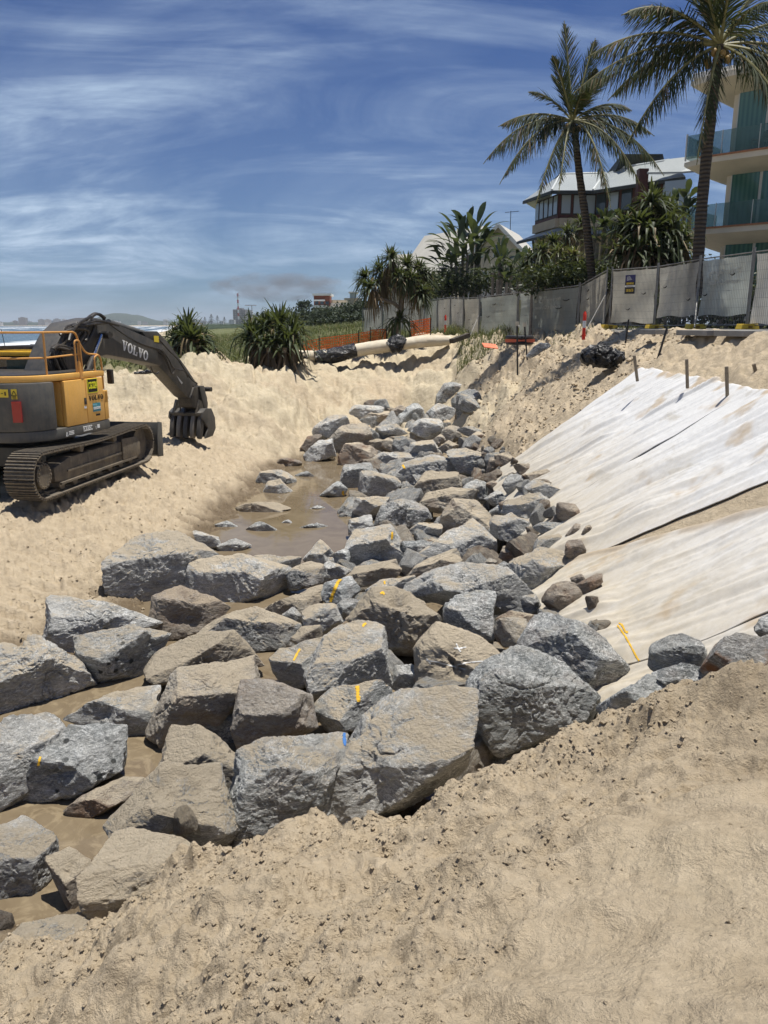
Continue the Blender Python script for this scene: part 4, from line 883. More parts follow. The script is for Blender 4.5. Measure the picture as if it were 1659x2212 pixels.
s1f = (xy(1392, 792), xy(1122, 988)); s1n = (xy(1622, 835), xy(1212, 1085))
s2n = (xy(1659, 1030), xy(1250, 1210))
s3f = (xy(1659, 1098), xy(1262, 1209)); s3n = (xy(1659, 1326), xy(1392, 1444))
def off_(l, d): return ((l[0][0], l[0][1]+d), (l[1][0], l[1][1]+d))
sheet('farthest white geotextile sheet, damp patches along its upper half', s1f[0], s1f[1], off_(s1n, -0.08)[0], off_(s1n, -0.08)[1], 3, 0.0, 0.01, base=0.02)
sheet('middle white geotextile sheet, the cleanest, between two dark seams', off_(s1n, .03)[0], off_(s1n, .03)[1], s2n[0], s2n[1], 13, -0.03, 0.01, base=0.0)
sheet('stained lower geotextile sheet with a yellow paint line', s3f[0], s3f[1], s3n[0], s3n[1], 23, 0.02, 0.012, base=0.01, bot=2.3,
      soil_fn=lambda U, x, y: (1-sstep(0.0, 0.10, U))*0.7*sstep(-0.5, 0.2, fbm2(x*2, y*2, 3, 4)))
sheet('nearest strip of geotextile partly under rocks at the frame edge', off_(s3n, .05)[0], off_(s3n, .05)[1], off_(s3n, -1.3)[0], off_(s3n, -1.5)[1], 33, -0.03, 0.01, base=0.0, bot=2.3)
def ribbon(pts, w, name, mat, parent=None, jit=0.3, seed=1, lift=0.0):
    rg = random.Random(seed); vs, fs = [], []
    for i, p in enumerate(pts):
        d = (pts[min(i+1, len(pts)-1)] - pts[max(i-1, 0)]).normalized(); n = Vector((-SLOPE_B, 0, 1)).normalized(); s = d.cross(n)
        a, b = w*rg.uniform(1-jit, 1+jit), w*rg.uniform(1-jit, 1+jit)
        vs += [p + s*a, p - s*b]
        if i: k = 2*i; fs.append((k-2, k-1, k+1, k))
    return mesh_obj(name, vs, fs, mat, parent)
def spray_mat(name, c):
    m = M(name, 0.75, 0, 0.2); P = m.pos(); n_ = m.noise(P, 55, 5, 0.7)
    m.col(m.mix(n_, tuple(x*0.75 for x in c), c))
    a = m.math('GREATER_THAN', m.math('ADD', n_, m.math('MULTIPLY', m.math('SUBTRACT', 1.0, m.attr('edge')), 0.75)), 0.72)
    m.set('Alpha', a); return m.m
MAT_YEL = spray_mat('yellow_marker_paint', (0.74, 0.44, 0.04))
# yellow line sprayed on the stained sheet: follow the felt itself
def bvh_of(o):
    dg = bpy.context.evaluated_depsgraph_get(); return BVHTree.FromObject(o, dg), o.matrix_world.copy()
def spray(obj, pix, w, name, mat, seed=1, lift=0.006, nstep=26):
    """lay a paint stroke on the visible surface of obj along photo pixels"""
    bpy.context.view_layer.update()
    bv, mw = bvh_of(obj); inv = mw.inverted(); rg = random.Random(seed)
    P = []
    L = len(pix)-1
    for i in range(nstep+1):
        f = i/nstep*L; k = min(int(f), L-1); g = f-k
        P.append((pix[k][0]*(1-g)+pix[k+1][0]*g, pix[k][1]*(1-g)+pix[k+1][1]*g))
    rows = []
    for i, p in enumerate(P):
        q0 = P[max(i-1, 0)]; q1 = P[min(i+1, nstep)]; dx, dy = q1[0]-q0[0], q1[1]-q0[1]; l = math.hypot(dx, dy) or 1
        nx, ny = -dy/l, dx/l; ww = w*rg.uniform(0.65, 1.2); row = []
        for s in (-1, -0.5, 0, 0.5, 1):
            o_ = inv @ Vector((0, 0, CAMZ)); d_ = (inv.to_3x3() @ ray(p[0]+nx*ww*s, p[1]+ny*ww*s)).normalized()
            h = bv.ray_cast(o_, d_)
            row.append(None if h[0] is None else h[0] + h[1]*lift*(1 if h[1].dot(d_) < 0 else -1))
        rows.append(row)
    vs, fs = [], []
    idx = {}
    for i, r in enumerate(rows):
        for j, v in enumerate(r):
            if v is not None: idx[i, j] = len(vs); vs.append(v)
    for i in range(len(rows)-1):
        for j in range(4):
            q = [(i, j), (i, j+1), (i+1, j+1), (i+1, j)]
            if all(k in idx for k in q):
                c = [vs[idx[k]] for k in q]
                if max((c[a]-c[b]).length for a in range(4) for b in range(a)) < 0.30: fs.append(tuple(idx[k] for k in q))
    if not fs: return None
    o = mesh_obj(name, vs, fs, mat, obj); at_ = o.data.attributes.new('edge', 'FLOAT', 'POINT')
    for (i, j), q in idx.items(): at_.data[q].value = max(abs(j-2)/2, 1.0 if i in (0, nstep) else 0.6 if i in (1, nstep-1) else 0)
    return o
sheets = [o for o in COL.objects if o.name.startswith('geotextile_sheet')]
s_l = [o for o in sheets if 'yellow' in o['label']][0]
spray(s_l, [(1333, 1350), (1341, 1360), (1352, 1376), (1364, 1398), (1377, 1422), (1388, 1437)], 2.6, 'paint_line', MAT_YEL, 3, nstep=40)
spray(s_l, [(1336, 1346), (1344, 1350), (1352, 1366), (1358, 1366)], 3.0, 'paint_line', MAT_YEL, 4, nstep=20)
def rock_by(txt): return [o for o in COL.objects if o.name.startswith('boulder') and txt in o.get('label', '')][0]
ZT = lambda Z, pts: Z(pts)
MAT_BLU = spray_mat('blue_marker_paint', (0.06, 0.17, 0.42))
MAT_CHALK = spray_mat('white_scratch', (0.70, 0.70, 0.68))
spray(rock_by('bold yellow dash'), ZD([(768, 716), (772, 740), (772, 770), (776, 808)]), 5.6, 'paint_mark', MAT_YEL, 5)
spray(rock_by('long yellow stripe'), ZD([(680, 136), (660, 165), (645, 200), (632, 235), (624, 268)]), 5.0, 'paint_mark', MAT_YEL, 6)
spray(rock_by('chalky edges'), ZD([(795, 400), (808, 385), (818, 380)]), 4.0, 'paint_mark', MAT_YEL, 7, nstep=10)
spray(rock_by('faint yellow streak'), ZB([(1352, 705), (1335, 735), (1320, 765)]), 3.0, 'paint_mark', MAT_YEL, 8, nstep=12)
spray(rock_by('orange-yellow dot'), ZD([(915, 150), (918, 172)]), 3.2, 'paint_mark', MAT_YEL, 9, nstep=8)
spray(rock_by('yellow tick'), ZA([(735, 676), (735, 695), (733, 712)]), 3.2, 'paint_mark', MAT_YEL, 10, nstep=10)
spray(rock_by('orange dot in'), ZA([(778, 398), (790, 418)]), 3.2, 'paint_mark', MAT_YEL, 11, nstep=8)
spray(rock_by('lumpy tan boulder'), ZD([(890, 222), (905, 212), (915, 228)]), 3.2, 'paint_mark', MAT_YEL, 21, nstep=8)
spray(rock_by('dark tilted stone'), ZA([(535, 505), (528, 520), (538, 524)]), 3.0, 'paint_mark', MAT_YEL, 12, nstep=8)
spray(rock_by('yellow dab on its corner'), ZC([(1165, 400), (1172, 418), (1168, 428)]), 3.8, 'paint_mark', MAT_YEL, 13, nstep=8)
spray(rock_by('dark wet splash'), ZC([(200, 395), (192, 420), (190, 445)]), 3.8, 'paint_mark', MAT_YEL, 14, nstep=8)
spray(rock_by('smear of blue paint'), ZD([(698, 968), (696, 1000), (702, 1050)]), 4.5, 'paint_mark', MAT_BLU, 15, nstep=12)
ch = rock_by('white chalk marks')
for k, pts in enumerate([[(1130, 578), (1200, 588), (1280, 612), (1370, 632)], [(1300, 604), (1380, 590), (1440, 585), (1480, 592)], [(1285, 512), (1320, 517), (1358, 508)], [(1300, 488), (1316, 520), (1328, 536)], [(1140, 566), (1165, 600)]]):
    spray(ch, ZD(pts), 1.8, 'chalk_mark', MAT_CHALK, 30+k, nstep=16)
st_ = loose('stone', *at_z((895*1100/1659)/1.507, (2200+555*1100/1659)/1.507, 1.3), 0.09, 'tan', 'small angular stone lying on the flat sand-dusted boulder', None, .9)
bpy.context.view_layer.update()
bvt, mwt = bvh_of(rock_by('carrying a small stone'))
h = bvt.ray_cast(mwt.inverted() @ Vector((st_.location.x, st_.location.y, 4)), Vector((0, 0, -1)))
if h[0] is not None: st_.location = mwt @ h[0] + Vector((0, 0, 0.03))

# ---- wooden pegs, steel pickets
MAT_WOOD = plain('weathered_wood', (0.20, 0.165, 0.12), 0.85, var=0.35, scale=12)
MAT_STEEL = plain('dark_steel', (0.035, 0.033, 0.032), 0.55, 0.3, var=0.3)
MAT_BLACK = plain('black_rubber', (0.012, 0.012, 0.013), 0.55, var=0.3)
def peg(label, px0, py0, px1, py1, z0, w=0.05, mat=None):
    a = at_z(px0, py0, z0); b = at_y(px1, py1, a.y - 0.03); a2 = a + (a-b).normalized()*0.25
    mb = MB(); mb.tube([a2, b], [w*0.7, w*0.7], 5); o = mb.build('wooden_peg', mat or MAT_WOOD)
    return tag(o, label, 'peg', 'wooden pegs holding the geotextile')
peg('pale short wooden peg at the far corner of the geotextile', 1374, 800, 1370, 768, 4.0)
peg('upright wooden peg at the top of the farthest sheet', 1484, 812, 1483, 776, 4.0)
peg('wooden peg just left of the first dark cloth seam', 1570, 830, 1569, 792, 3.95)
peg('pale leaning peg by the frame edge above the cloth', 1640, 832, 1628, 786, 3.9)
def picket(label, px0, py0, px1, py1, y, cap=True):
    a = at_y(px0, py0, y); b = at_y(px1, py1, y)
    r = empty('star_picket', a, 0, label, 'picket', 'steel pickets on the site')
    MB().tube([Vector((0, 0, -0.4)), b-a], [0.028, 0.028], 6).build('post', MAT_STEEL, r)
    if cap: MB().tube([(b-a)+Vector((0, 0, -0.06)), (b-a)+Vector((0, 0, 0.08))], [0.05, 0.06], 8).build('cap', plain('picket_cap', (0.5, 0.46, 0.36), 0.6), r)
    return r
picket('tall steel picket with pale cap before the black hose coil', 1119, 783, 1117, 700, 25.5)
picket('shorter capped steel picket just behind the tall one', 1140, 752, 1133, 702, 27)
picket('rusty bar leaning out of the cut street edge', 1420, 752, 1441, 708, 20, False)
picket('thin pale stake leaning before the fence sign', 1353, 712, 1358, 690, 24, False)
# ================================================================ EXCAVATOR
EX = Vector((-7.7, 17.2, 1.70)); EXA = math.radians(-14)
ex = empty('excavator', EX, EXA, 'orange-yellow and dark grey crawler excavator parked on the sand bank', 'excavator')
def paint(name, c, rough, dust=0.3, metal=0.0, bump=0.0):
    m = M(name, rough, metal, 0.45); v = m.co('Object')
    f = m.noise(v, 3.0, 7, 0.65, 0.3); g = m.noise(v, 22, 6, 0.7)
    col = m.mix(m.ramp(f, [(0.3, 0.0), (0.7, 1.0)]), tuple(x*0.85 for x in c), tuple(min(1, x*1.1) for x in c))
    zz = m.sep(m.map(v, (1, 1, 0.25)))
    strk = m.noise(m.map(v, (6, 6, 0.5)), 3.0, 5, 0.6)
    dm = m.math('MULTIPLY', m.ramp(m.math('ADD', m.math('MULTIPLY', f, 0.5), m.math('MULTIPLY', m.math('ADD', g, strk), 0.27)), [(0.44, 0.0), (0.68, 1.0)]), dust)
    m.col(m.mix(dm, col, (0.30, 0.24, 0.16)))
    m.set('Roughness', m.ramp(g, [(0.3, max(0.05, rough-0.1)), (0.7, min(1, rough+0.15))]))
    if bump: m.set('Normal', m.bump(g, bump, 0.02))
    return m.m
XY_ = paint('excavator_yellow', (0.80, 0.44, 0.10), 0.45, 0.30)
XG = paint('excavator_grey', (0.078, 0.081, 0.078), 0.5, 0.26)
XB = paint('boom_grey', (0.048, 0.048, 0.047), 0.5, 0.22)
XT = paint('track_steel', (0.105, 0.092, 0.075), 0.7, 0.75, 0.2, 0.5)
XR = paint('rail_orange', (0.56, 0.27, 0.06), 0.5, 0.25)
XK = paint('hose_black', (0.014, 0.014, 0.015), 0.45, 0.25)
XC = paint('chrome_rod', (0.62, 0.62, 0.62), 0.18, 0.06, 1.0)
XGL = M('dark_cab_glass', 0.06, 0, 0.6).col((0.008, 0.010, 0.012)).m
XRED = M('red_tail_lamp', 0.15, 0, 0.6).col((0.36, 0.008, 0.012)).m
XSILV = paint('worn_tooth_steel', (0.22, 0.20, 0.17), 0.5, 0.5, 0.6)
# --- upper structure
def body_outline(o=0.0):
    pts = [(1.5+o, 0.66+o)]
    for k in range(15):
        a = math.radians(0 - 180*k/14)
        x = (1.5+o)*math.copysign(abs(math.cos(a))**0.62, math.cos(a)); y = -0.75 + (1.2+o)*math.copysign(abs(math.sin(a))**0.75, math.sin(a))
        pts.append((x, y))
    pts.append((-1.5-o, 0.66+o))
    return pts
MB().prism(body_outline(), 'z', 1.05, 1.26).build('skirt', XG, ex, True, 0.03)
# counterweight (rear) and yellow side housing share the plan; the weight covers the back
ow = [p for p in body_outline(0.02) if p[1] < -0.86]
cw = MB().prism(ow, 'z', 1.262, 2.20).build('counterweight', XG, ex, True, 0.04)
core = MB().prism([(1.40, 0.60), (1.40, -0.85), (-1.40, -0.85), (-1.40, 0.60)], 'z', 1.26, 2.18).build('housing', XY_, ex, True, 0.03)
MB().prism(body_outline(-0.03), 'z', 2.203, 2.33).build('deck_rim', XY_, ex, True, 0.025)
if False: MB().prism([(1.35, 0.5), (1.35, -0.8), (0.75, -1.4), (-0.9, -1.4), (-1.2, -0.8), (-1.2, 0.2), (0.2, 0.5)], 'z', 2.331, 2.42).build('engine_hood', XG, ex, True, 0.04)
MB().prism(body_outline(-0.10), 'z', 2.331, 2.345).build('deck_plate', XK, ex)
# side doors
def door(y0, y1, z0, z1, nm='side_door'):
    d = MB().box(1.402, 1.50, y0, y1, z0, z1).build(nm, XY_, ex, True, 0.025); return d
d1 = door(-0.845, -0.135, 1.265, 2.19); d2 = door(-0.125, 0.50, 1.265, 2.19)
d3 = door(0.51, 0.655, 1.265, 1.90, 'step_panel')
MB().box(1.501, 1.512, -0.22, -0.15, 1.66, 1.80).build('handle', XB, d1)
MB().box(1.512, 1.520, -0.205, -0.165, 1.69, 1.73).build('latch', XK, d1)
MB().box(1.0, 1.5, 0.505, 0.656, 1.62, 1.90).build('step_block', XY_, ex, True, 0.02)
# rear recess, lamp, seam
def rear_pt(x, o=0.0):
    """point and outward direction on the rear curve at local x"""
    P = body_outline(0.02); best = None
    for i in range(1, len(P)-2):
        a, b = P[i], P[i+1]
        if min(a[0], b[0]) <= x <= max(a[0], b[0]) and a[1] < -0.75:
            t = (x-a[0])/((b[0]-a[0]) or 1e-6); y = a[1]+(b[1]-a[1])*t
            n = Vector((-(a[1]-b[1]), (a[0]-b[0]), 0)).normalized()
            if n.y > 0: n = -n
            return Vector((x, y, 0)), n
    return Vector((x, -1.9, 0)), Vector((0, -1, 0))
def decal_rear(x, z, w, h, name, mat, parent, off=0.006, th=0.004):
    p, n = rear_pt(x); s = Vector((0, 0, 1)).cross(n)
    return MB().obox(p + n*off + Vector((0, 0, z)), s*w/2, n*th/2, Vector((0, 0, h/2))).build(name, mat, parent)
decal_rear(1.10, 1.66, 0.17, 0.40, 'tail_lamp', XRED, ex, 0.03, 0.06)
MAT_DECY = plain('warning_yellow', (0.72, 0.55, 0.05), 0.5, var=0.1)
MAT_DECK = plain('print_black', (0.012, 0.012, 0.012), 0.5, var=0.1)
MAT_DECW = plain('print_white', (0.74, 0.74, 0.72), 0.5, var=0.08)
MAT_TEAL = plain('decal_teal', (0.045, 0.24, 0.30), 0.45, var=0.1)
for (x, w, h) in ((0.86, 0.30, 0.15), (1.08, 0.10, 0.19)):
    de = decal_rear(x, 2.02 if w > .2 else 2.0, w, h, 'warning_sticker', MAT_DECY, ex, 0.03, 0.01)
    p, n = rear_pt(x); s = Vector((0, 0, 1)).cross(n); c = p + n*0.042 + Vector((0, 0, 2.02))
    mb = MB(); t = 0.045
    tri = [c + s*(-0.09 if w > .2 else 0) + Vector((0, 0, t)), c + s*((-0.09 if w > .2 else 0)-t) - Vector((0, 0, t)), c + s*((-0.09 if w > .2 else 0)+t) - Vector((0, 0, t))]
    for a, b in ((0, 1), (1, 2), (2, 0)): mb.bar(tri[a], tri[b], 0.010, 0.004, n)
    if w > .2:
        mb.bar(c + s*0.02, c + s*0.06, 0.012, 0.004, n); mb.bar(c + s*0.10 - Vector((0, 0, .04)), c + s*0.10 + Vector((0, 0, .03)), 0.025, 0.004, n)
    else:
        for q in range(3): mb.bar(c - s*0.035 - Vector((0, 0, .06+.022*q)), c + s*0.035 - Vector((0, 0, .06+.022*q)), 0.010, 0.004, n)
    mb.build('print', MAT_DECK, de)
pw = MB(); 
for q in range(3): pw.box(1.503, 1.506, -0.83, -0.66, 1.10+.03*q, 1.115+.03*q)
pw.build('notice_sticker', MAT_DECW, ex)
mbt = MB()
for a, b in (((-.93, 1.09), (-.87, 1.09)), ((-.87, 1.09), (-.90, 1.17)), ((-.90, 1.17), (-.93, 1.09))): mbt.bar((1.508, a[0], a[1]), (1.508, b[0], b[1]), 0.012, 0.004, (1, 0, 0))
mbt.build('notice_sticker', MAT_DECW, ex)
def text_mesh(txt, size, extrude=0.002, bold=0.0, sx=1.0):
    cu = bpy.data.curves.new('t', 'FONT'); cu.body = txt; cu.size = size; cu.extrude = extrude; cu.offset = bold; cu.align_x = 'CENTER'; cu.align_y = 'CENTER'
    o = bpy.data.objects.new('t', cu); COL.objects.link(o); bpy.context.view_layer.update()
    me = bpy.data.meshes.new_from_object(o.evaluated_get(bpy.context.evaluated_depsgraph_get()))
    bpy.data.objects.remove(o); bpy.data.curves.remove(cu)
    for v in me.vertices: v.co.x *= sx
    return me
def place_text(txt, name, size, pos, right, up, mat, parent, bold=0.0, sx=1.0, serif=0.0):
    me = text_mesh(txt, size, 0.003, bold, sx)
    right, up = Vector(right).normalized(), Vector(up).normalized(); nn = right.cross(up)
    for v in me.vertices: v.co = Vector(pos) + right*v.co.x + up*v.co.y + nn*v.co.z
    me.update(); return link(name, me, mat, parent)
def slab_letters(txt, size, pos, right, up, mat, parent, name):
    """bold slab-serif capitals V O L built from strokes"""
    right, up = Vector(right).normalized(), Vector(up).normalized(); nn = right.cross(up); mb = MB(); pos = Vector(pos)
    h = size; w = 0.92*h; adv = 1.0*h; x0 = -adv*len(txt)/2
    def T(a, b): return pos + right*a + up*b
    def quad(p, q, r, s_): mb.add([T(*c4)+nn*k for k in (0, 0.004) for c4 in (p, q, r, s_)], [(0, 1, 2, 3), (4, 7, 6, 5), (0, 4, 5, 1), (1, 5, 6, 2), (2, 6, 7, 3), (3, 7, 4, 0)])
    for i, chh in enumerate(txt):
        o = x0 + adv*i; b = -h/2; t = h/2
        if chh == 'V':
            quad((o+.10*h, t-.1*h), (o+.36*h, t-.1*h), (o+.56*h, b), (o+.36*h, b)); quad((o+.70*h, t-.1*h), (o+.84*h, t-.1*h), (o+.56*h, b), (o+.44*h, b+.0*h))
            quad((o+.0*h, t), (o+.46*h, t), (o+.46*h, t-.11*h), (o, t-.11*h)); quad((o+.58*h, t), (o+.95*h, t), (o+.95*h, t-.11*h), (o+.58*h, t-.11*h))
        elif chh == 'L':
            quad((o+.12*h, t), (o+.38*h, t), (o+.38*h, b), (o+.12*h, b)); quad((o+.02*h, t), (o+.50*h, t), (o+.50*h, t-.11*h), (o+.02*h, t-.11*h))
            quad((o+.02*h, b+.13*h), (o+.84*h, b+.13*h), (o+.84*h, b), (o+.02*h, b)); quad((o+.70*h, b+.42*h), (o+.84*h, b+.42*h), (o+.84*h, b), (o+.70*h, b))
        else:
            n = 28
            for k in range(n):
                a0, a1 = 2*math.pi*k/n, 2*math.pi*(k+1)/n
                def E(a, f): return (o+.47*h + math.cos(a)*(.46*h if f else .20*h), math.sin(a)*(.52*h if f else .37*h))
                quad(E(a0, 1), E(a1, 1), E(a1, 0), E(a0, 0))
    return mb.build(name, mat, parent)
# decals on the right-hand doors (facing +x; reading direction is +y)
MB().box(1.503, 1.508, -0.06, 0.27, 1.90, 2.17).build('number_plate', MAT_DECK, d2)
place_text('CGC024', 'number', 0.20, (1.510, 0.105, 2.035), (0, 1, 0), (0, 0, 1), plain('hi_vis_yellow', (0.80, 0.78, 0.03), 0.5, var=0.05), d2, 0.004, 0.40)
mbf = MB()
for (a, b, c_, d_) in ((-0.075, 0.285, 2.17, 2.185), (-0.075, 0.285, 1.885, 1.90), (-0.075, -0.06, 1.90, 2.17), (0.27, 0.285, 1.90, 2.17)): mbf.box(1.503, 1.507, a, b, c_, d_)
mbf.build('plate_border', plain('hi_vis_yellow_edge', (0.80, 0.78, 0.03), 0.5, var=0.05), d2)
slab_letters('VOLVO', 0.105, (1.505, 0.205, 1.775), (0, 1, 0), (0, 0, 1), MAT_DECK, d2, 'lettering')
MB().box(1.503, 1.508, 0.06, 0.34, 1.48, 1.66).build('council_sticker', MAT_TEAL, d2)
place_text('CITY OF', 'sticker_text', 0.05, (1.511, 0.135, 1.615), (0, 1, 0), (0, 0, 1), plain('pale_teal', (0.25, 0.5, 0.55), 0.5), d2, 0, 0.8)
place_text('GOLDCOAST.', 'sticker_text', 0.075, (1.511, 0.205, 1.55), (0, 1, 0), (0, 0, 1), MAT_DECW, d2, 0.0015, 0.58)
MB().box(1.503, 1.507, 0.15, 0.30, 1.385, 1.425).build('maker_plate', MAT_DECK, d2)
place_text('ECR305C', 'model_lettering', 0.15, (1.505, -0.30+.12, 1.155), (0, 1, 0), (0, 0, 1), MAT_DECW, ex, 0.002, 0.52)
place_text('L', 'model_lettering', 0.085, (1.505, 0.115, 1.13), (0, 1, 0), (0, 0, 1), MAT_DECW, ex, 0.001, 0.6)
MB().box(1.503, 1.506, 0.16, 0.25, 1.12, 1.20).build('notice_sticker', MAT_DECW, ex)
MB().box(1.503, 1.507, -0.24, -0.16, 1.58, 1.63).build('notice_sticker', MAT_DECW, d1)
# cab: only its back and roof stand clear of the hood
cabp = MB().prism([(-1.45, 0.30), (-0.02, 0.30), (-0.02, 1.95), (-1.45, 1.95)], 'z', 2.0, 2.62); cab = cabp.build('cab', XG, ex, True, 0.08)
MB().box(-1.36, -0.10, 0.285, 0.305, 2.34, 2.60).build('rear_window', XGL, cab)
mg = MB()
for k in range(22): mg.box(-0.70+.025*k, -0.694+.025*k, 0.272, 0.276, 2.34, 2.58)
for k in range(10): mg.box(-0.70, -0.15, 0.2775, 0.281, 2.35+.025*k, 2.356+.025*k)
mg.build('window_mesh', plain('green_mesh', (0.10, 0.16, 0.12), 0.6), cab)
MB().prism([(-1.46, 0.22), (0.0, 0.26), (0.0, 1.95), (-1.46, 1.95)], 'z', 2.622, 2.73).build('cab_roof', plain('cab_roof_yellow', (0.62, 0.36, 0.03), 0.4, var=0.1), cab, True, 0.045)
gm = MB()
for k in range(9): gm.box(-1.25+.15*k, -1.17+.15*k, 0.35, 1.9, 2.80, 2.83)
gm.box(-1.3, 0.12, 0.33, 0.37, 2.77, 2.84); gm.box(-1.3, 0.12, 1.88, 1.92, 2.77, 2.84); gm.box(0.05, 0.10, 0.33, 1.9, 2.735, 2.80); gm.box(-1.3, -1.25, 0.33, 1.9, 2.735, 2.80)
gm.box(0.10, 0.40, 0.34, 0.40, 2.78, 2.82)
gm.build('roof_guard', XK, cab)
MB().tube([(-0.82, 0.42, 2.83), (-0.86, 0.40, 3.2)], 0.008, 5).build('antenna', XK, cab)
# handrails
def R_(*p): return [Vector(q) for q in p]
def arc_path(pts, r=0.10, n=5):
    out = [Vector(pts[0])]
    for i in range(1, len(pts)-1):
        a, b, c = Vector(pts[i-1]), Vector(pts[i]), Vector(pts[i+1]); u = (a-b).normalized(); v = (c-b).normalized(); rr = min(r, (a-b).length/2, (c-b).length/2)
        p, q = b+u*rr, b+v*rr
        for k in range(n+1): t = k/n; out.append(p*(1-t)**2 + b*2*t*(1-t) + q*t*t)
    out.append(Vector(pts[-1])); return out
RR = 0.021
MB().tube(arc_path([(-1.2, -1.55, 3.15), (1.0, -1.55, 3.15), (1.36, -1.15, 3.15), (1.40, -0.18, 3.15), (1.40, -0.10, 2.95), (1.40, 0.12, 2.70), (1.40, 0.60, 2.66), (1.40, 0.66, 2.5), (1.40, 0.66, 1.92)], 0.13), RR, 8).build('handrail', XR, ex, True)
MB().tube(arc_path([(-1.2, -1.55, 2.66), (1.0, -1.55, 2.66), (1.36, -1.15, 2.66), (1.40, -0.08, 2.70)], 0.1), RR*.9, 8).build('handrail', XR, ex, True)
for (x, y, z0, z1) in ((1.36, -1.15, 2.33, 3.15), (1.40, -0.13, 2.20, 2.92), (0.1, -1.55, 2.42, 3.15)): MB().tube([(x, y, z0), (x, y, z1)], RR, 8).build('rail_post', XR, ex, True)
MB().tube(arc_path([(1.44, -0.30, 2.2), (1.44, -0.30, 2.98), (1.44, -0.12, 2.98), (1.44, -0.10, 2.2)], 0.07), RR*.9, 8).build('rail_loop', XR, ex, True)
MB().tube(arc_path([(1.43, 0.36, 1.95), (1.43, 0.36, 2.62), (1.43, 0.50, 2.66)], 0.1), RR*.9, 8).build('rail_post', XR, ex, True)
MB().tube([(1.43, 0.36, 1.9), (1.43, 0.36, 2.14)], [0.075, 0.035], 8).build('rail_foot', XR, ex, True)
MB().tube([(1.44, -0.2, 2.2), (1.44, -0.2, 2.55)], [0.07, 0.03], 8).build('rail_foot', XR, ex, True)
mi = MB().box(1.42, 1.56, 0.78, 0.86, 2.02, 2.34).build('mirror', XK, ex, True, 0.03)
MB().tube([(1.43, 0.38, 2.33), (1.48, 0.80, 2.33)], 0.012, 6).build('mirror_arm', XK, ex)
# --- boom, arm, cylinders: profiles traced in the boom plane
_ix = Matrix.Translation(EX) @ Matrix.Rotation(EXA, 4, 'Z'); _inv = _ix.inverted()
def bp(zx, zy, xl):
    """zoomed-photo point -> (y, z) in the excavator's plane x = xl"""
    px, py = zx*700/1659/1.507, (1000 + zy*700/1659)/1.507
    o = _inv @ Vector((0, 0, CAMZ)); d = _inv.to_3x3() @ ray(px, py); t = (xl-o.x)/d.x
    q = o + d*t; return (q.y, q.z)
BX, BH = 0.30, 0.28
def prof(pts, x0, x1, name, mat, par, bev=0.02):
    return MB().prism([bp(a, b, x1) for a, b in pts], 'x', x0, x1).build(name, mat, par, True, bev)
boom = prof([(330, 560), (415, 330), (480, 200), (560, 122), (740, 82), (835, 105), (1140, 232), (1270, 300), (1305, 380), (1240, 452), (1150, 428), (830, 368), (715, 392), (650, 455), (600, 560)], BX-BH, BX+BH, 'boom', XB, ex, 0.03)
arm = prof([(1112, 186), (1215, 185), (1290, 262), (1445, 475), (1535, 612), (1568, 632), (1560, 690), (1500, 722), (1440, 690), (1250, 480), (1180, 420), (1140, 300)], BX-0.19, BX+0.21, 'arm', XB, ex, 0.025)
prof([(1100, 190), (1200, 186), (1262, 250), (1232, 300), (1130, 240)], BX+0.212, BX+0.26, 'arm_lug', XB, arm, 0.01)
def bpt(zx, zy, xl): y, z = bp(zx, zy, xl); return Vector((xl, y, z))
MB().tube([bpt(835, 118, BX), bpt(1110, 205, BX)], 0.085, 14).build('arm_cylinder', XG, ex, True)
MB().tube([bpt(1090, 198, BX), bpt(1160, 225, BX)], 0.055, 12).build('arm_rod', XC, ex, True)
MB().tube([bpt(780, 215, .70), bpt(705, 420, .70)], 0.052, 12).build('lift_rod', XC, ex, True)
MB().tube([bpt(715, 395, .70), bpt(640, 590, .70)], 0.098, 14).build('lift_cylinder', XK, ex, True)
MB().cyl((BX-BH-.02, *bp(782, 215, .6)), (.82, *bp(782, 215, .6)), 0.085, 16).build('boom_pin', XK, ex, True)
MB().cyl((BX+BH, *bp(845, 212, .6)), (.66, *bp(845, 212, .6)), 0.05, 10).build('work_lamp', XK, ex, True)
st = prof([(1186, 220), (1224, 222), (1228, 272), (1190, 268)], BX+BH+.0, BX+BH+.004, 'warning_sticker', MAT_DECY, boom, 0)
# VOLVO on the boom side
a1 = bpt(945, 285, BX+BH+.004); a2 = bpt(1145, 375, BX+BH+.004); rr = (a2-a1); 
cc = bpt(1046, 336, BX+BH+.004)
slab_letters('VOLVO', rr.length/4.95, cc, rr, Vector((1, 0, 0)).cross(rr), MAT_DECW, boom, 'lettering')
mbw = MB()
for q in range(5): mbw.bar(bpt(1365+4*q, 530+8*q, BX+.214), bpt(1410-2*q, 585+2*q, BX+.214), 0.012, 0.003, (1, 0, 0))
mbw.build('arm_sticker', plain('faded_print', (0.3, 0.3, 0.3), 0.6), arm)
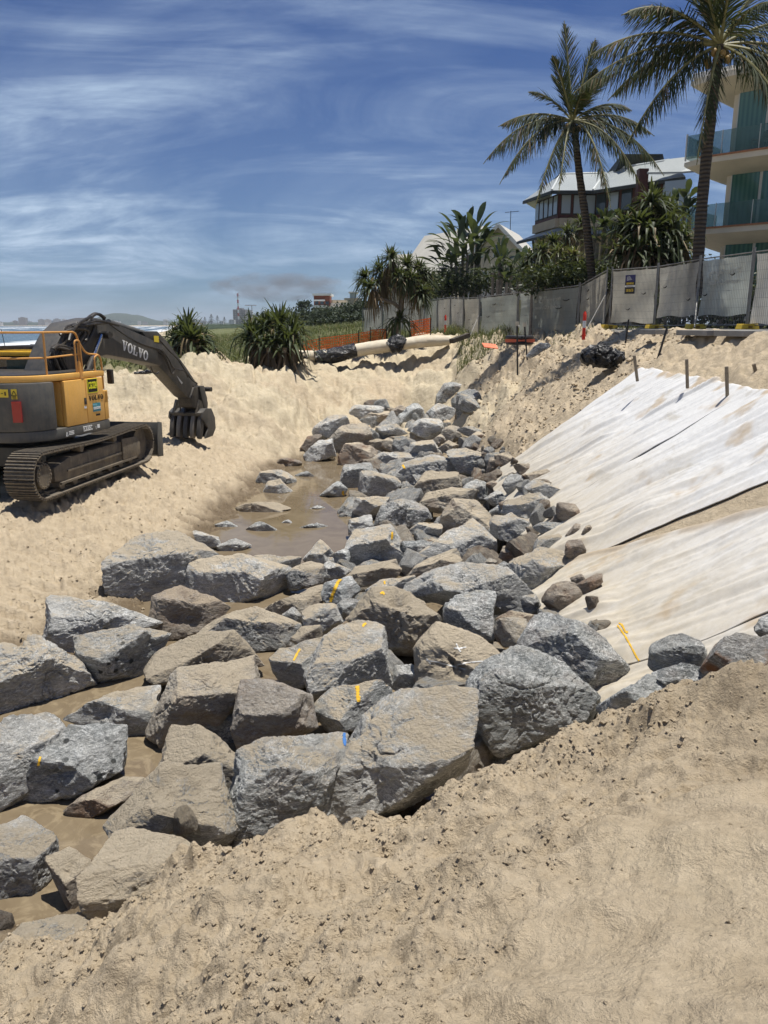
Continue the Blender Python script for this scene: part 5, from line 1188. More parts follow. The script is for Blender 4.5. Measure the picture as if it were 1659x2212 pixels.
# hoses
rng = random.Random(5)
HP = [
 [(480, 195), (520, 150), (640, 120), (700, 70), (740, 50), (790, 70), (815, 110)],
 [(470, 205), (540, 160), (650, 160), (680, 110), (720, 60), (770, 55), (800, 85)],
 [(560, 300), (600, 230), (570, 190), (500, 180), (560, 160), (700, 130), (830, 120)],
 [(620, 270), (650, 200), (620, 165), (560, 150), (640, 130), (760, 105), (900, 140)],
 [(650, 260), (675, 210), (660, 175), (590, 165), (500, 190), (470, 215)],
 [(400, 360), (420, 300), (480, 300), (560, 320), (600, 300), (620, 240)],
 [(385, 420), (400, 310), (450, 290), (520, 310), (600, 330)],
 [(470, 510), (430, 420), (410, 340), (440, 310), (520, 330)],
 [(500, 510), (460, 430), (440, 350), (480, 320), (540, 340)],
 [(525, 500), (490, 420), (455, 370), (470, 340), (560, 345)],
 [(440, 500), (415, 440), (400, 380), (400, 330), (430, 300)],
 [(520, 260), (560, 200), (600, 130), (650, 100), (690, 75)],
 [(830, 118), (930, 190), (1060, 270), (1180, 310), (1250, 340), (1290, 420), (1320, 500)],
 [(850, 130), (950, 205), (1080, 285), (1200, 325), (1270, 380), (1300, 460), (1330, 515), (1350, 470)],
 [(1250, 330), (1300, 400), (1340, 470), (1420, 490), (1450, 540)],
 [(1230, 250), (1300, 330), (1370, 400), (1430, 490), (1480, 560), (1520, 590), (1490, 610)],
 [(1160, 455), (1180, 500), (1205, 515), (1225, 500)],
]
for q in range(12):
    x0_, x1_ = 400 + 11*q, 470 + 16*q
    HP.insert(0, [(x0_ + rng.uniform(-15, 15), 520), (x0_ - 30 + rng.uniform(-25, 25), 430 + rng.uniform(-20, 20)), (x0_ + 5 + rng.uniform(-25, 25), 340 + rng.uniform(-25, 25)), (x1_, 265 + rng.uniform(-20, 20)), (x1_ + 40 + rng.uniform(-20, 20), 200 + rng.uniform(-25, 15)), (x1_ + 90, 150 - 3*q + rng.uniform(-12, 12)), (x1_ + 130, 115 + rng.uniform(-10, 10))])
def smooth_path(P, n=6):
    out = []
    for i in range(len(P)-1):
        p0, p1, p2, p3 = P[max(i-1, 0)], P[i], P[i+1], P[min(i+2, len(P)-1)]
        for k in range(n):
            t = k/n; out.append(0.5*((2*p1) + (p2-p0)*t + (2*p0-5*p1+4*p2-p3)*t*t + (3*p1-p0-3*p2+p3)*t**3))
    out.append(P[-1]); return out
for i, hp in enumerate(HP):
    xl = BX + BH + 0.05 + 0.03*rng.random() if i >= 24 else 0.61 + 0.009*i
    if 17 <= i <= 22: xl = rng.uniform(0.62, 0.8)
    P = [bpt(a, b, xl) + Vector((rng.uniform(-.03, .05) if i < 24 else 0, 0, 0)) for a, b in hp]
    MB().tube(smooth_path(P), 0.034 if i < 24 else 0.022, 7).build('hose', XK, ex, True)
# --- rock bucket with tines
yb, zb = bp(1530, 655, BX)
prof([(1495, 620), (1570, 605), (1600, 700), (1602, 800), (1560, 800), (1480, 770), (1470, 700)], BX-0.16, BX+0.26, 'coupler', XK, ex, 0.02)
prof([(1540, 610), (1575, 605), (1605, 740), (1600, 810), (1580, 800)], BX+.262, BX+.31, 'link_bar', XB, ex, 0.01)
MB().cyl((BX-.3, *bp(1548, 632, BX)), (BX+.36, *bp(1548, 632, BX)), 0.07, 12).build('arm_pin', XK, ex, True)
bk_prof = [(y, z) for y, z in [(-.42, .86), (-.15, .98), (.25, .95), (.48, .62), (.50, .25), (.25, .02), (.05, .0), (.22, .12), (.38, .32), (.36, .60), (.18, .82), (-.12, .84), (-.38, .74)]]
by0 = bp(1500, 960, BX)[0]; bz0 = -0.02
bucket = MB().prism([(by0+a*.9, bz0+b*.9) for a, b in bk_prof], 'x', BX-.60, BX+.44).build('bucket', XB, ex, True, 0.015)
for sx in (-.62, .44):
    MB().prism([(by0+a*.9, bz0+b*.9) for a, b in [(-.40, .88), (-.15, .98), (.25, .95), (.48, .62), (.50, .25), (.25, .02), (-.30, .0), (-.18, .2), (-.05, .32), (-.25, .5), (-.46, .7)]], 'x', BX+sx, BX+sx+.055).build('side_plate', XB, bucket, True, 0.012)
for k in range(5):
    xk = BX - .57 + .222*k; worn = k % 2 == 1
    pr = [(-.36, .80), (-.16, .84), (-.20, .55), (-.30, .30), (-.40, .05), (-.47, .0), (-.56, .05), (-.54, .30), (-.46, .58)]
    MB().prism([(by0+a*.9, bz0+b*.9) for a, b in pr], 'x', xk, xk+.13).build('tine', XSILV if worn else XB, bucket, True, 0.02)
for k in range(3):
    xk = BX - .50 + .37*k
    MB().prism([(by0-.40, bz0+.74), (by0+.1, bz0+.80), (by0-.02, bz0+1.10), (by0-.16, bz0+1.14)], 'x', xk, xk+.07).build('ear_plate', XK, bucket, True, 0.01)
MB().tube(smooth_path([bpt(1390, 800, .1), bpt(1400, 745, .1), bpt(1425, 740, .1), bpt(1425, 800, .1)]), 0.02, 6).build('hose', XK, ex, True)
# --- undercarriage, turned a little against the body
UA = math.radians(5.5)
und = bpy.data.objects.new('undercarriage', None); COL.objects.link(und); und.parent = ex; und.rotation_euler = (0, 0, UA)
MB().prism([(-1.0, -1.2), (1.0, -1.2), (1.1, 0), (1.0, 1.2), (-1.0, 1.2), (-1.1, 0)], 'z', 0.45, 0.85).build('carbody', XG, und, True, 0.04)
MB().cyl((0, 0, 0.84), (0, 0, 1.06), 0.85, 36).build('slew_ring', XK, und, True)
def track_path(n):
    """evenly spaced (y, z, angle) round the loop"""
    yr, yf, r, zc = -2.15, 2.15, 0.43, 0.47; pts = []
    N = 900; raw = []
    for k in range(N):
        t = k/N
        per = [4.3, math.pi*r, 4.3, math.pi*r]; L = sum(per); d = t*L
        if d < per[0]: y = yr + d; z = zc + r - 0.055*math.sin(math.pi*d/per[0])**2; a = 0
        elif d < per[0]+per[1]: th = (d-per[0])/r; y = yf + r*math.sin(th); z = zc + r*math.cos(th); a = -th
        elif d < per[0]+per[1]+per[2]: y = yf - (d-per[0]-per[1]); z = zc - r; a = -math.pi
        else: th = (d-per[0]-per[1]-per[2])/r; y = yr - r*math.sin(th); z = zc - r*math.cos(th); a = -math.pi-th
        raw.append((y, z, a))
    return [raw[int(i*N/n)] for i in range(n)]
shoe = MB(); shoe.box(-.30, .30, -.093, .093, -.012, .012)
for yk in (-.07, 0.0, .07): shoe.box(-.30, .30, yk-.011, yk+.011, .0121, .045)
shoe.box(-.12, -.06, -.09, .09, -.07, -.0121); shoe.box(.06, .12, -.09, .09, -.07, -.0121)
shoe_me = None
for side in (1, -1):
    xs = 1.28*side
    tr = bpy.data.objects.new('track', None); COL.objects.link(tr); tr.parent = und; tr.location = (xs, 0, 0)
    for (y, z, a) in track_path(58):
        if shoe_me is None: o = shoe.build('track_shoe', XT, tr); shoe_me = o.data
        else: o = link('track_shoe', shoe_me, None, tr)
        o.location = (0, y, z); o.rotation_euler = (a, 0, 0)
    fr = MB(); fr.prism([(-1.75, .28), (-1.75, .55), (-1.2, .68), (1.2, .68), (1.7, .60), (1.7, .28), (1.2, .18), (-1.2, .18)], 'x', -.17, .21)
    fr.build('track_frame', XT, tr, True, 0.03)
    MB().prism([(1.05, .20), (1.05, .74), (1.75, .70), (1.95, .55), (1.95, .26), (1.7, .18)], 'x', .212, .25).build('idler_guard', XT, tr, True, 0.02)
    MB().box(.212, .24, -1.3, 1.0, .40, .44).build('frame_rib', XT, tr)
    MB().box(.213, .26, -1.6, 1.7, .19, .235).build('frame_rib', XT, tr)
    sp = MB(); sp.cyl((-.06, -2.15, .47), (.06, -2.15, .47), .33, 30)
    for k in range(21):
        a = 2*math.pi*k/21; sp.obox((0, -2.15+.36*math.cos(a), .47+.36*math.sin(a)), (.05, 0, 0), (0, .045*math.cos(a), .045*math.sin(a)), (0, -.022*math.sin(a), .022*math.cos(a)))
    sp.cyl((.06, -2.15, .47), (.24, -2.15, .47), .25, 26)
    for k in range(16):
        a = 2*math.pi*k/16; sp.cyl((.24, -2.15+.21*math.cos(a), .47+.21*math.sin(a)), (.262, -2.15+.21*math.cos(a), .47+.21*math.sin(a)), .018, 6)
    sp.build('sprocket', XT, tr, True)
    MB().cyl((-.14, 2.15, .47), (.14, 2.15, .47), .36, 28).build('idler', XT, tr, True)
    for yk in (-.7, .75): MB().cyl((.0, yk, .80), (.235, yk, .80), .085, 16).build('top_roller', XT, tr, True)
    for k in range(7): MB().cyl((-.13, -1.5+.5*k, .18), (.2, -1.5+.5*k, .18), .10, 14).build('bottom_roller', XT, tr, True)
bl = MB().prism([(2.86, .08), (2.98, .02), (3.02, .2), (2.98, .5), (3.05, .86), (2.95, .9), (2.88, .5), (2.90, .2)], 'x', -1.58, 1.58).build('blade', XG, und, True, 0.015)
for sx in (-1.6, 1.58): MB().prism([(2.75, .05), (3.06, .02), (3.08, .88), (2.88, .92), (2.78, .5)], 'x', sx, sx+.03).build('blade_end', XG, bl, True, 0.008)
for sx in (-.55, .47): MB().prism([(1.1, .45), (2.9, .25), (2.9, .42), (1.1, .65)], 'x', sx, sx+.12).build('blade_arm', XG, und, True, 0.015)
# ================================================================ PLANTS
def leaf_mat(name, a, b, dead=None, rough=0.42, trans=0.25):
    m = M(name, rough, 0, 0.28)
    t = m.attr('tone'); P = m.pos()
    c = m.mix(t, a, b)
    if dead: c = m.mix(m.ramp(t, [(0.86, 0.0), (0.94, 1.0)]), c, dead)
    c = m.mix(m.ramp(m.noise(P, 5, 3, 0.5), [(0.3, 0.0), (0.7, 0.35)]), c, tuple(x*0.6 for x in a))
    m.col(c)
    tr = m.n('ShaderNodeBsdfTranslucent'); m.put(tr.inputs[0], m.mix(0.5, c, (0.20, 0.24, 0.05)))
    mx = m.n('ShaderNodeMixShader'); mx.inputs[0].default_value = trans
    m.t.links.new(m.b.outputs[0], mx.inputs[1]); m.t.links.new(tr.outputs[0], mx.inputs[2]); m.t.links.new(mx.outputs[0], m.out.inputs[0])
    return m.m
ML_PAN = leaf_mat('pandanus_leaf', (0.020, 0.033, 0.013), (0.086, 0.110, 0.036), (0.24, 0.18, 0.10), 0.55)
ML_PANY = leaf_mat('pandanus_leaf_yellow', (0.050, 0.066, 0.018), (0.210, 0.215, 0.055), (0.24, 0.18, 0.10))
ML_DEAD = leaf_mat('dead_leaf', (0.10, 0.070, 0.045), (0.26, 0.19, 0.115), None, 0.8, 0.15)
ML_PALM = leaf_mat('coconut_leaf', (0.012, 0.021, 0.007), (0.046, 0.064, 0.018), (0.13, 0.09, 0.045), 0.75, 0.14)
ML_BIRD = leaf_mat('paddle_leaf', (0.022, 0.040, 0.018), (0.095, 0.130, 0.060), None, 0.38, 0.2)
ML_BUSH = leaf_mat('bush_leaf', (0.020, 0.032, 0.016), (0.075, 0.095, 0.038), None, 0.5, 0.2)
ML_FAR = leaf_mat('far_scrub_leaf', (0.022, 0.036, 0.022), (0.060, 0.080, 0.044), None, 0.7, 0.1)
ML_GRASS = leaf_mat('dune_grass_blade', (0.055, 0.075, 0.022), (0.190, 0.195, 0.075), (0.26, 0.21, 0.12), 0.6, 0.25)
MB_TRUNK = plain('pandanus_bark', (0.19, 0.165, 0.135), 0.9, var=0.35, scale=9, bump=0.6)
def palm_bark():
    m = M('palm_bark', 0.9, 0, 0.2); O = m.co('Object'); z = m.sep(O)
    rings = m.wave(O, 2.6, 1.5, 2, 'SIN', 'Z')
    c = m.mix(m.ramp(rings, [(0.3, 0.0), (0.6, 1.0)]), (0.050, 0.043, 0.036), (0.115, 0.098, 0.080))
    c = m.mix(m.ramp(m.noise(O, 6, 6, 0.7), [(0.4, 0.0), (0.7, 0.6)]), c, (0.045, 0.038, 0.030)); m.col(c)
    m.set('Normal', m.bump(m.math('ADD', rings, m.noise(O, 16, 5, 0.7)), 0.9, 0.05)); return m.m
MB_PALM = palm_bark()
class Leaves:
    def __init__(s): s.v = []; s.f = []; s.t = []
    def strip(s, pts, ws, side, tone, fold=0.25):
        """folded strap leaf along pts with half-widths ws"""
        b = len(s.v); n = len(pts)
        for i, p in enumerate(pts):
            d = (pts[min(i+1, n-1)] - pts[max(i-1, 0)]).normalized(); sd = d.cross(side)
            sd = (sd.cross(d) if sd.length > 1e-4 else side).normalized(); up = sd.cross(d)
            s.v += [p + sd*ws[i] + up*ws[i]*fold, p.copy(), p - sd*ws[i] + up*ws[i]*fold]; s.t += [tone]*3
        for i in range(n-1):
            k = b+3*i; s.f += [(k, k+1, k+4, k+3), (k+1, k+2, k+5, k+4)]
    def quad(s, a, b_, c, d, tone):
        b = len(s.v); s.v += [a, b_, c, d]; s.t += [tone]*4; s.f.append((b, b+1, b+2, b+3))
    def build(s, name, mat, parent=None):
        me = np_mesh(name, np.array([v[:] for v in s.v]), np.array(s.f), smooth=True)
        a = me.attributes.new('tone', 'FLOAT', 'POINT'); a.data.foreach_set('value', np.array(s.t, dtype=np.float32))
        return link(name, me, mat, parent)
def rosette(rg, c, axis, n, L, w, droop=0.55, spread=(0.05, 1.9), dead=0.06, segs=6):
    lv = Leaves(); axis = Vector(axis).normalized(); X = axis.orthogonal().normalized(); Y = axis.cross(X)
    for i in range(n):
        f = (i+0.5)/n; th = spread[0] + (spread[1]-spread[0])*f**0.75 + rg.uniform(-.15, .15); ph = i*2.39996 + rg.uniform(-.3, .3)
        d = axis*math.cos(th) + (X*math.cos(ph)+Y*math.sin(ph))*math.sin(th)
        l = L*rg.uniform(0.75, 1.1)*(0.75+0.25*math.sin(min(th, 1.57))); dr = droop*rg.uniform(0.6, 1.4)*(0.4+0.8*min(1, th))
        kink = rg.uniform(0.45, 0.9) if rg.random() < 0.35 else 9
        pts = []
        for k in range(segs+1):
            t = k/segs; p = c + d*(l*t) - Vector((0, 0, 1))*(l*dr*t*t)
            if t > kink: p -= Vector((0, 0, 1))*l*(t-kink)*0.9 + d*(t-kink)*l*0.5
            pts.append(p)
        ws = [w*(0.55+0.6*min(1, 4*t))*(1-0.88*t**2.2) for t in [k/segs for k in range(segs+1)]]
        tone = rg.uniform(0.0, 0.80)*(1-0.25*f); tone = 1.0 if rg.random() < dead*(0.3+1.6*f) else tone
        lv.strip(pts, ws, d.cross(Vector((0, 0, 1))) if abs(d.z) < 0.97 else X, tone)
    return lv
def limb(rg, pts, r0, r1, n=8): 
    P = smooth_path([Vector(p) for p in pts], 5); m = len(P)
    return P, [r0+(r1-r0)*i/(m-1) for i in range(m)]
def pandanus_tree(label, base, limbs, heads, rg, L=0.9, w=0.045, nl=64, mat=None, droop=0.55, skirt=True, group=None, name='pandanus_tree'):
    """limbs: list of (points, r0, r1) in world space; heads: list of (point, axis, size)"""
    base = Vector(base); r = empty(name, base, 0, label, 'tree', group)
    mb = MB()
    for pts, r0, r1 in limbs:
        P, rs = limb(rg, [Vector(p)-base for p in pts], r0, r1); mb.tube(P, rs, 9)
    mb.build('trunk', MB_TRUNK, r, True)
    for (c, ax, sz) in heads:
        c = Vector(c)-base
        h = rosette(rg, c, ax, int(nl*sz**0.5), L*sz, w*sz**0.5, droop, (0.05, 1.6)).build('leaf_head', mat or ML_PAN, r)
        if skirt and rg.random() < 0.75:
            rosette(rg, c - Vector(ax).normalized()*0.12, ax, int(nl*0.45), L*sz*0.75, w*0.8, 0.9, (1.5, 2.7), 0, 5).build('dead_skirt', ML_DEAD, h)
    return r
def PY(px, py, y): return at_y(px, py, y)
rg = random.Random(3)
# pandanus standing by the rolled felt (y about 41)
Y0 = 41.0
b = PY(857, 727, Y0)
T = lambda px, py, dy=0: PY(px, py, Y0+dy)
limbs = [([T(855, 735), T(858, 700), T(866, 665), T(868, 620), T(872, 585)], .19, .12),
         ([T(864, 668), T(850, 655, -.3), T(826, 646, -.6), T(805, 632, -.9)], .10, .07), ([T(868, 625), T(885, 605, .3), T(905, 590, .5)], .09, .06),
         ([T(870, 600), T(855, 580, -.4), T(848, 566, -.6)], .09, .06), ([T(868, 640), T(890, 635, -.5), T(905, 640, -.8)], .08, .06), ([T(866, 640), T(840, 615, .5), T(828, 600, .8)], .08, .06)]
heads = [(T(845, 560, -.6), (-.1, -.1, 1), 1.05), (T(878, 575, .2), (.2, 0, 1), 1.1), (T(905, 585, .5), (.5, 0, .9), 1.05), (T(820, 585, .5), (-.5, .1, .8), 1.05),
         (T(800, 622, -.9), (-.8, -.2, .6), 1.1), (T(828, 612, .3), (-.4, .3, .8), 1.0), (T(908, 632, -.8), (.7, -.4, .1), 1.05), (T(915, 600, .6), (.8, .2, .5), .95),
         (T(862, 600, -.9), (0, -.8, .5), 1.0), (T(885, 605, -.8), (.3, -.7, .4), 1.0), (T(838, 600, 1.0), (-.2, .6, .7), 1.0), (T(790, 600, -.3), (-.7, 0, .8), .95)]
pandanus_tree('branching pandanus tree beside the rolled felt, black plastic round its foot', b, limbs, heads, rg, 1.02, .05, 78, droop=.28)
r = empty('pandanus_shrub', PY(862, 715, 40.3), 0, 'young pandanus growing at the foot of the branching pandanus tree', 'shrub')
rosette(rg, Vector((0, 0, 0.45)), (0, 0, 1), 46, 1.5, .06, .75, (0.2, 1.6)).build('leaf_head', ML_PAN, r)
MB().tube([(0, 0, -0.4), (0, 0, 0.5)], [.1, .08], 8).build('trunk', MB_TRUNK, r, True)
# two pandanus thickets on the dune behind the digger's arm
def thicket(label, spots, y, L, w, nl, trunks=True, mat=None, seed=1, group=None):
    rg = random.Random(seed); base = PY(spots[0][0], 775, y); base.z = gz(base.x, y)
    r = empty('pandanus_shrub', base, 0, label, 'shrub', group)
    mb = MB()
    for px, py, dy, sz, lean in spots:
        c = PY(px, py, y+dy); g = gz(c.x + lean*-.3, y+dy); 
        mb.tube(smooth_path([Vector((c.x-lean*.4, y+dy, g-.2))-base, Vector((c.x-lean*.2, y+dy, (g+c.z)/2))-base, c-base], 4), [.12]*4+[.10]*4+[.09], 8)
        h = rosette(rg, c-base, (lean*.5, -.15, 1), int(nl*sz*.8), L*sz*rg.uniform(.8, 1.35), w, .36, (0.05, 1.4)).build('leaf_head', mat or ML_PAN, r)
        if rg.random() < .8: rosette(rg, c-base-Vector((0, 0, .15)), (lean*.3, 0, 1), 18, L*.7, w*.8, .9, (1.6, 2.6), 0, 5).build('dead_skirt', ML_DEAD, h)
    mb.build('trunk', MB_TRUNK, r, True)
    return r
thicket('spiky pandanus clump just right of the digger arm', [(398, 722, 0, 1.0, -.2), (405, 712, .3, 1.0, .2), (425, 745, -.4, .85, .5), (440, 738, .2, .8, .5), (380, 735, .3, .8, -.5), (412, 735, -.6, .9, .1)], 33.5, 1.55, .065, 60, seed=4)
thicket('wide low pandanus clump between digger arm and orange mesh', [(545, 724, 0, 1.0, -.4), (575, 716, .3, 1.1, 0), (605, 708, .5, 1.1, .2), (632, 714, .2, 1.0, .5), (560, 741, -.5, .9, -.2), (598, 736, -.5, 1.0, .1), (630, 734, -.4, .9, .4), (580, 751, -.8, .8, 0), (615, 751, -.8, .7, .2), (535, 738, .3, .8, -.6)], 36.0, 1.45, .068, 60, seed=5)
# ---- coconut palms
def coconut(label, base, trunk_pts, r0, r1, fronds, Lf, seed, nuts=8):
    rg = random.Random(seed); base = Vector(base); r = empty('coconut_palm', base, 0, label, 'palm tree', 'coconut palms behind the fence')
    P = smooth_path([Vector(p)-base for p in trunk_pts], 8); m = len(P)
    rs = [(r0 + (r1-r0)*i/(m-1))*(1+.05*math.sin(i*2.1)) for i in range(m)]; rs[0] *= 1.5; rs[1] *= 1.2
    MB().tube(P, rs, 12).build('trunk', MB_PALM, r, True)
    top = P[-1]
    for (az, el, droop, sc, tw) in fronds:
        az = math.radians(az); el = math.radians(el); d = Vector((math.cos(az)*math.cos(el), math.sin(az)*math.cos(el), math.sin(el))); L = Lf*sc
        N = 26; pts = []
        for k in range(N+1):
            t = k/N; pts.append(top + d*(L*t*(1-.10*t)) - Vector((0, 0, 1))*(L*droop*t*t))
        lv = Leaves(); hz = Vector((-math.sin(az), math.cos(az), 0))
        for k in range(4, N*4):
            t = k/(N*4.0)
            if t < .10: continue
            i = min(int(t*N), N-1); q = t*N-i; p = pts[i]*(1-q)+pts[i+1]*q; dd = (pts[i+1]-pts[i]).normalized()
            ll = L*.24*math.sin(math.pi*min(1, .12+.92*t))**.6*(1-.45*t**3)*rg.uniform(.8, 1.12)
            for sg in (-1, 1):
                if rg.random() < .06: continue
                up = dd.cross(hz).normalized(); up = up if up.z > 0 else -up
                e = (hz*sg*.85 + dd*(.55+.3*t + 1.1*max(0, math.sin(el))**3) + up*rg.uniform(-.15, .25)*1.0 + Vector((.22+rg.uniform(-.25, .35), rg.uniform(-.25, .25), -tw*rg.uniform(.5, 1.6)*(1-1.3*max(0, math.sin(el))**4)))).normalized()
                q1 = p + e*ll*.5 - Vector((0, 0, .06*ll)); q2 = p + e*ll - Vector((0, 0, ll*rg.uniform(.25, .5)*(1-.8*max(0, math.sin(el))**3))) + Vector((rg.uniform(-.04, .04), rg.uniform(-.04, .04), 0))
                tone = rg.uniform(0, .8); tone = 1.0 if rg.random() < .06+.25*t**3 else tone
                lv.strip([p, q1, q2], [.013, .017, .002], dd, tone, .15)
        f = lv.build('frond', ML_PALM, r)
        MB().tube(pts, [.045*(1-.85*k/N)+.006 for k in range(N+1)], 6).build('rachis', plain_rachis, f, True)
    nb = MB()
    for k in range(nuts):
        a = 2*math.pi*k/nuts + rg.uniform(-.2, .2); rr_ = rg.uniform(.22, .34)
        c = top + Vector((math.cos(a)*rr_, math.sin(a)*rr_, -.22-rg.uniform(0, .25)))
        V = ICO[2][0]*np.array([.10, .10, .13]); o = link('coconut', np_mesh('coconut', V+np.array(c[:]), ICO[2][1], True), MAT_NUT, r)
    for k in range(9):
        a = rg.uniform(0, 6.28); d = Vector((math.cos(a), math.sin(a), rg.uniform(-.9, .1))).normalized()
        nb.tube([top, top + d*.35, top + d*.5 - Vector((0, 0, .35))], [.03, .02, .008], 5)
    nb.build('flower_stalk', plain_rachis, r, True)
    return r
plain_rachis = plain('frond_rachis', (0.17, 0.16, 0.06), 0.5, var=0.3)
MAT_NUT = plain('coconut_husk', (0.26, 0.17, 0.05), 0.55, var=0.35, scale=5)
ML_PALM2 = ML_PALM
Yp = 34.0
c1 = [PY(1286, 640, Yp), PY(1278, 590, Yp), PY(1266, 480, Yp), PY(1252, 380, Yp), PY(1243, 300, Yp), PY(1237, 262, Yp)]
coconut('coconut palm with leaning trunk rising beside the timber house', c1[0], c1, .19, .12,
  [(115, 78, .05, 1.25, .25), (40, 72, .10, 1.15, .25), (210, 66, .16, .9, .3), (160, 50, .30, .85, .3), (175, 22, .38, .95, .5), (185, 14, .62, 1.1, .6), (200, 2, .75, .95, .7), (250, -10, .80, .85, .8), (290, -15, .85, .9, .8),
   (0, 20, .45, 1.05, .5), (10, 38, .42, .95, .35), (350, 6, .62, 1.1, .6), (330, -5, .8, .9, .8), (45, 58, .28, 1.1, .3), (20, 60, .30, 1.05, .3), (130, 64, .15, .8, .25), (270, 40, .35, .7, .3), (300, 62, .2, .75, .25), (225, -30, .7, .8, .8)], 3.7, 8)
Yp = 26.0
c2 = [PY(1506, 640, Yp), PY(1508, 560, Yp), PY(1520, 400, Yp), PY(1538, 230, Yp), PY(1548, 150, Yp), PY(1556, 98, Yp)]
coconut('taller coconut palm with dark trunk crossing the apartment balconies', c2[0], c2, .19, .135,
  [(170, 24, .40, 1.10, .5), (178, 10, .42, 1.12, .5), (190, 38, .42, 1.05, .4), (160, 45, .35, 1.0, .4), (200, -18, .55, .85, .8), (215, 58, .25, .9, .3), (130, 60, .25, .95, .3), (100, 72, .15, .9, .3), (20, 60, .28, 1, .3),
   (0, 30, .40, 1.1, .5), (350, 8, .55, 1.1, .6), (335, -8, .62, 1.0, .7), (310, -25, .7, .85, .8), (280, 30, .4, .8, .4), (255, 55, .3, .85, .3), (30, 10, .5, 1.0, .5), (60, 40, .4, 1, .4), (145, 15, .5, .9, .6), (240, -35, .7, .7, .9), (182, 62, .3, 1.0, .3)], 4.3, 9, 12)
# ---- planting behind the fence
def heads_cluster(label, spots, y, L, w, nl, mat, seed, name='pandanus_tree'):
    rg = random.Random(seed); r0 = PY(spots[0][0], 640, y); r0.z = 4.85
    limbs, heads = [], []
    for px, py, dy, sz in spots:
        c = PY(px, py, y+dy); q = Vector((r0.x + (c.x-r0.x)*.3, r0.y+dy*.3, r0.z))
        limbs.append(([q, (q+c)/2 + Vector((rg.uniform(-.3, .3), rg.uniform(-.3, .3), 0)), c], .09, .06)); heads.append((c, (rg.uniform(-.5, .5), rg.uniform(-.6, .3), 1), sz))
    return pandanus_tree(label, r0, limbs, heads, rg, L, w, nl, mat, .38, True, 'plants behind the fence', name)
heads_cluster('big dark pandanus hiding the corner between house and apartments', [(1405, 440, 0, 1.0), (1380, 485, -.4, 1.1), (1430, 475, .3, 1.1), (1350, 500, .2, 1.0), (1400, 510, -.8, 1.2), (1450, 500, -.5, 1.1), (1370, 545, -.9, 1.1), (1420, 550, -1.0, 1.1), (1460, 545, -.6, 1.0), (1335, 550, -.3, 1.0), (1395, 470, .6, 1.0), (1440, 455, .8, .9), (1350, 485, .8, .9), (1475, 520, .2, .9), (1385, 575, -.8, 1.0), (1440, 580, -.8, 1.0)], 32.5, 1.35, .065, 62, ML_PAN, 21)
heads_cluster('yellow-green pandanus in front of the leaning palm trunk', [(1240, 555, 0, 1.0), (1215, 575, .2, .95), (1265, 575, -.2, .95), (1190, 590, .3, .9), (1235, 595, -.4, 1.0), (1300, 600, -.2, .9), (1205, 545, .5, .8)], 36.0, 1.05, .045, 66, ML_PANY, 22)
heads_cluster('grey-green screw pine with bare twisted branches by the timber house', [(1170, 545, 0, 1.0), (1145, 560, .3, .9), (1195, 525, .4, .9), (1225, 505, .6, .9), (1160, 590, -.2, .9), (1255, 485, .8, .9), (1130, 585, .2, .8)], 39.5, 1.15, .05, 60, ML_PAN, 23)
def paddles(label, spots, y, seed, L=1.1, n=9, name='bird_of_paradise_plant', group='plants behind the fence'):
    rg = random.Random(seed); r0 = PY(spots[0][0], 640, y); r0.z = 4.8; r = empty(name, r0, 0, label, 'plant', group); mb = MB()
    for px, py, dy, sz in spots:
        c = PY(px, py, y+dy)-r0; mb.tube(smooth_path([Vector((c.x*.6, dy, -.3)), Vector((c.x*.9, dy, c.z*.5)), c], 4), .09, 8)
        lv = Leaves()
        for k in range(n):
            az = rg.choice([0, math.pi]) + rg.gauss(0, .7); el = rg.uniform(.3, 1.4); d = Vector((math.cos(az)*math.cos(el), math.sin(az)*math.cos(el), math.sin(el)))
            l = L*sz*rg.uniform(.8, 1.2); st_ = .45*l; pts = [c + d*st_*t for t in (0, .5, 1)]; sd = d.cross(Vector((rg.uniform(-.4, .4), rg.uniform(-.4, .4), 1))).normalized()
            tone = rg.uniform(.0, .85); q = [pts[-1] + d*(l*t) - Vector((0, 0, 1))*(l*.35*t*t) for t in (0, .15, .35, .6, .8, 1.0)]
            lv.strip(pts + q[1:], [.014, .014, .02, .10*sz, .15*sz, .15*sz, .10*sz, .01], sd, tone, .2)
        lv.build('leaf_fan', ML_BIRD, r)
    mb.build('trunk', MB_TRUNK, r, True); return r
paddles('tall giant bird-of-paradise clump before the first white gable', [(1000, 530, 0, 1.3), (1022, 520, .4, 1.4), (985, 545, -.3, 1.3), (1010, 550, -.6, 1.2), (1035, 545, .3, 1.2), (975, 565, .2, 1.1), (995, 580, -.5, 1.2), (1020, 575, -.5, 1.2), (1030, 525, .8, 1.2), (960, 585, 0, 1.0), (1040, 590, 0, 1.0), (1005, 600, -.6, 1.1)], 56, 31, 1.5, 10)
paddles('bird-of-paradise plants below the second white gable', [(1065, 590, 0, 1.0), (1085, 575, .4, 1.1), (1105, 590, 0, 1.0), (1125, 580, .5, 1.0), (1075, 605, -.4, 1.0), (1120, 605, -.3, 1.0), (1095, 610, -.5, 1.0), (1080, 555, .8, 1.0)], 50, 32, 1.2, 9)
paddles('silvery paddle-leaved plant glinting between leaning palm and big pandanus', [(1285, 500, 0, .8), (1305, 490, .3, .8), (1320, 510, -.2, .8), (1290, 525, -.3, .8), (1345, 480, .5, .7), (1310, 535, -.4, .8)], 37.5, 33, .9, 9)
paddles('paddle-leaved plant tucked under the apartment balconies', [(1465, 455, 0, .9), (1480, 440, .3, .9), (1478, 465, -.2, .9), (1490, 470, .2, .8)], 35.5, 34, .9, 9)
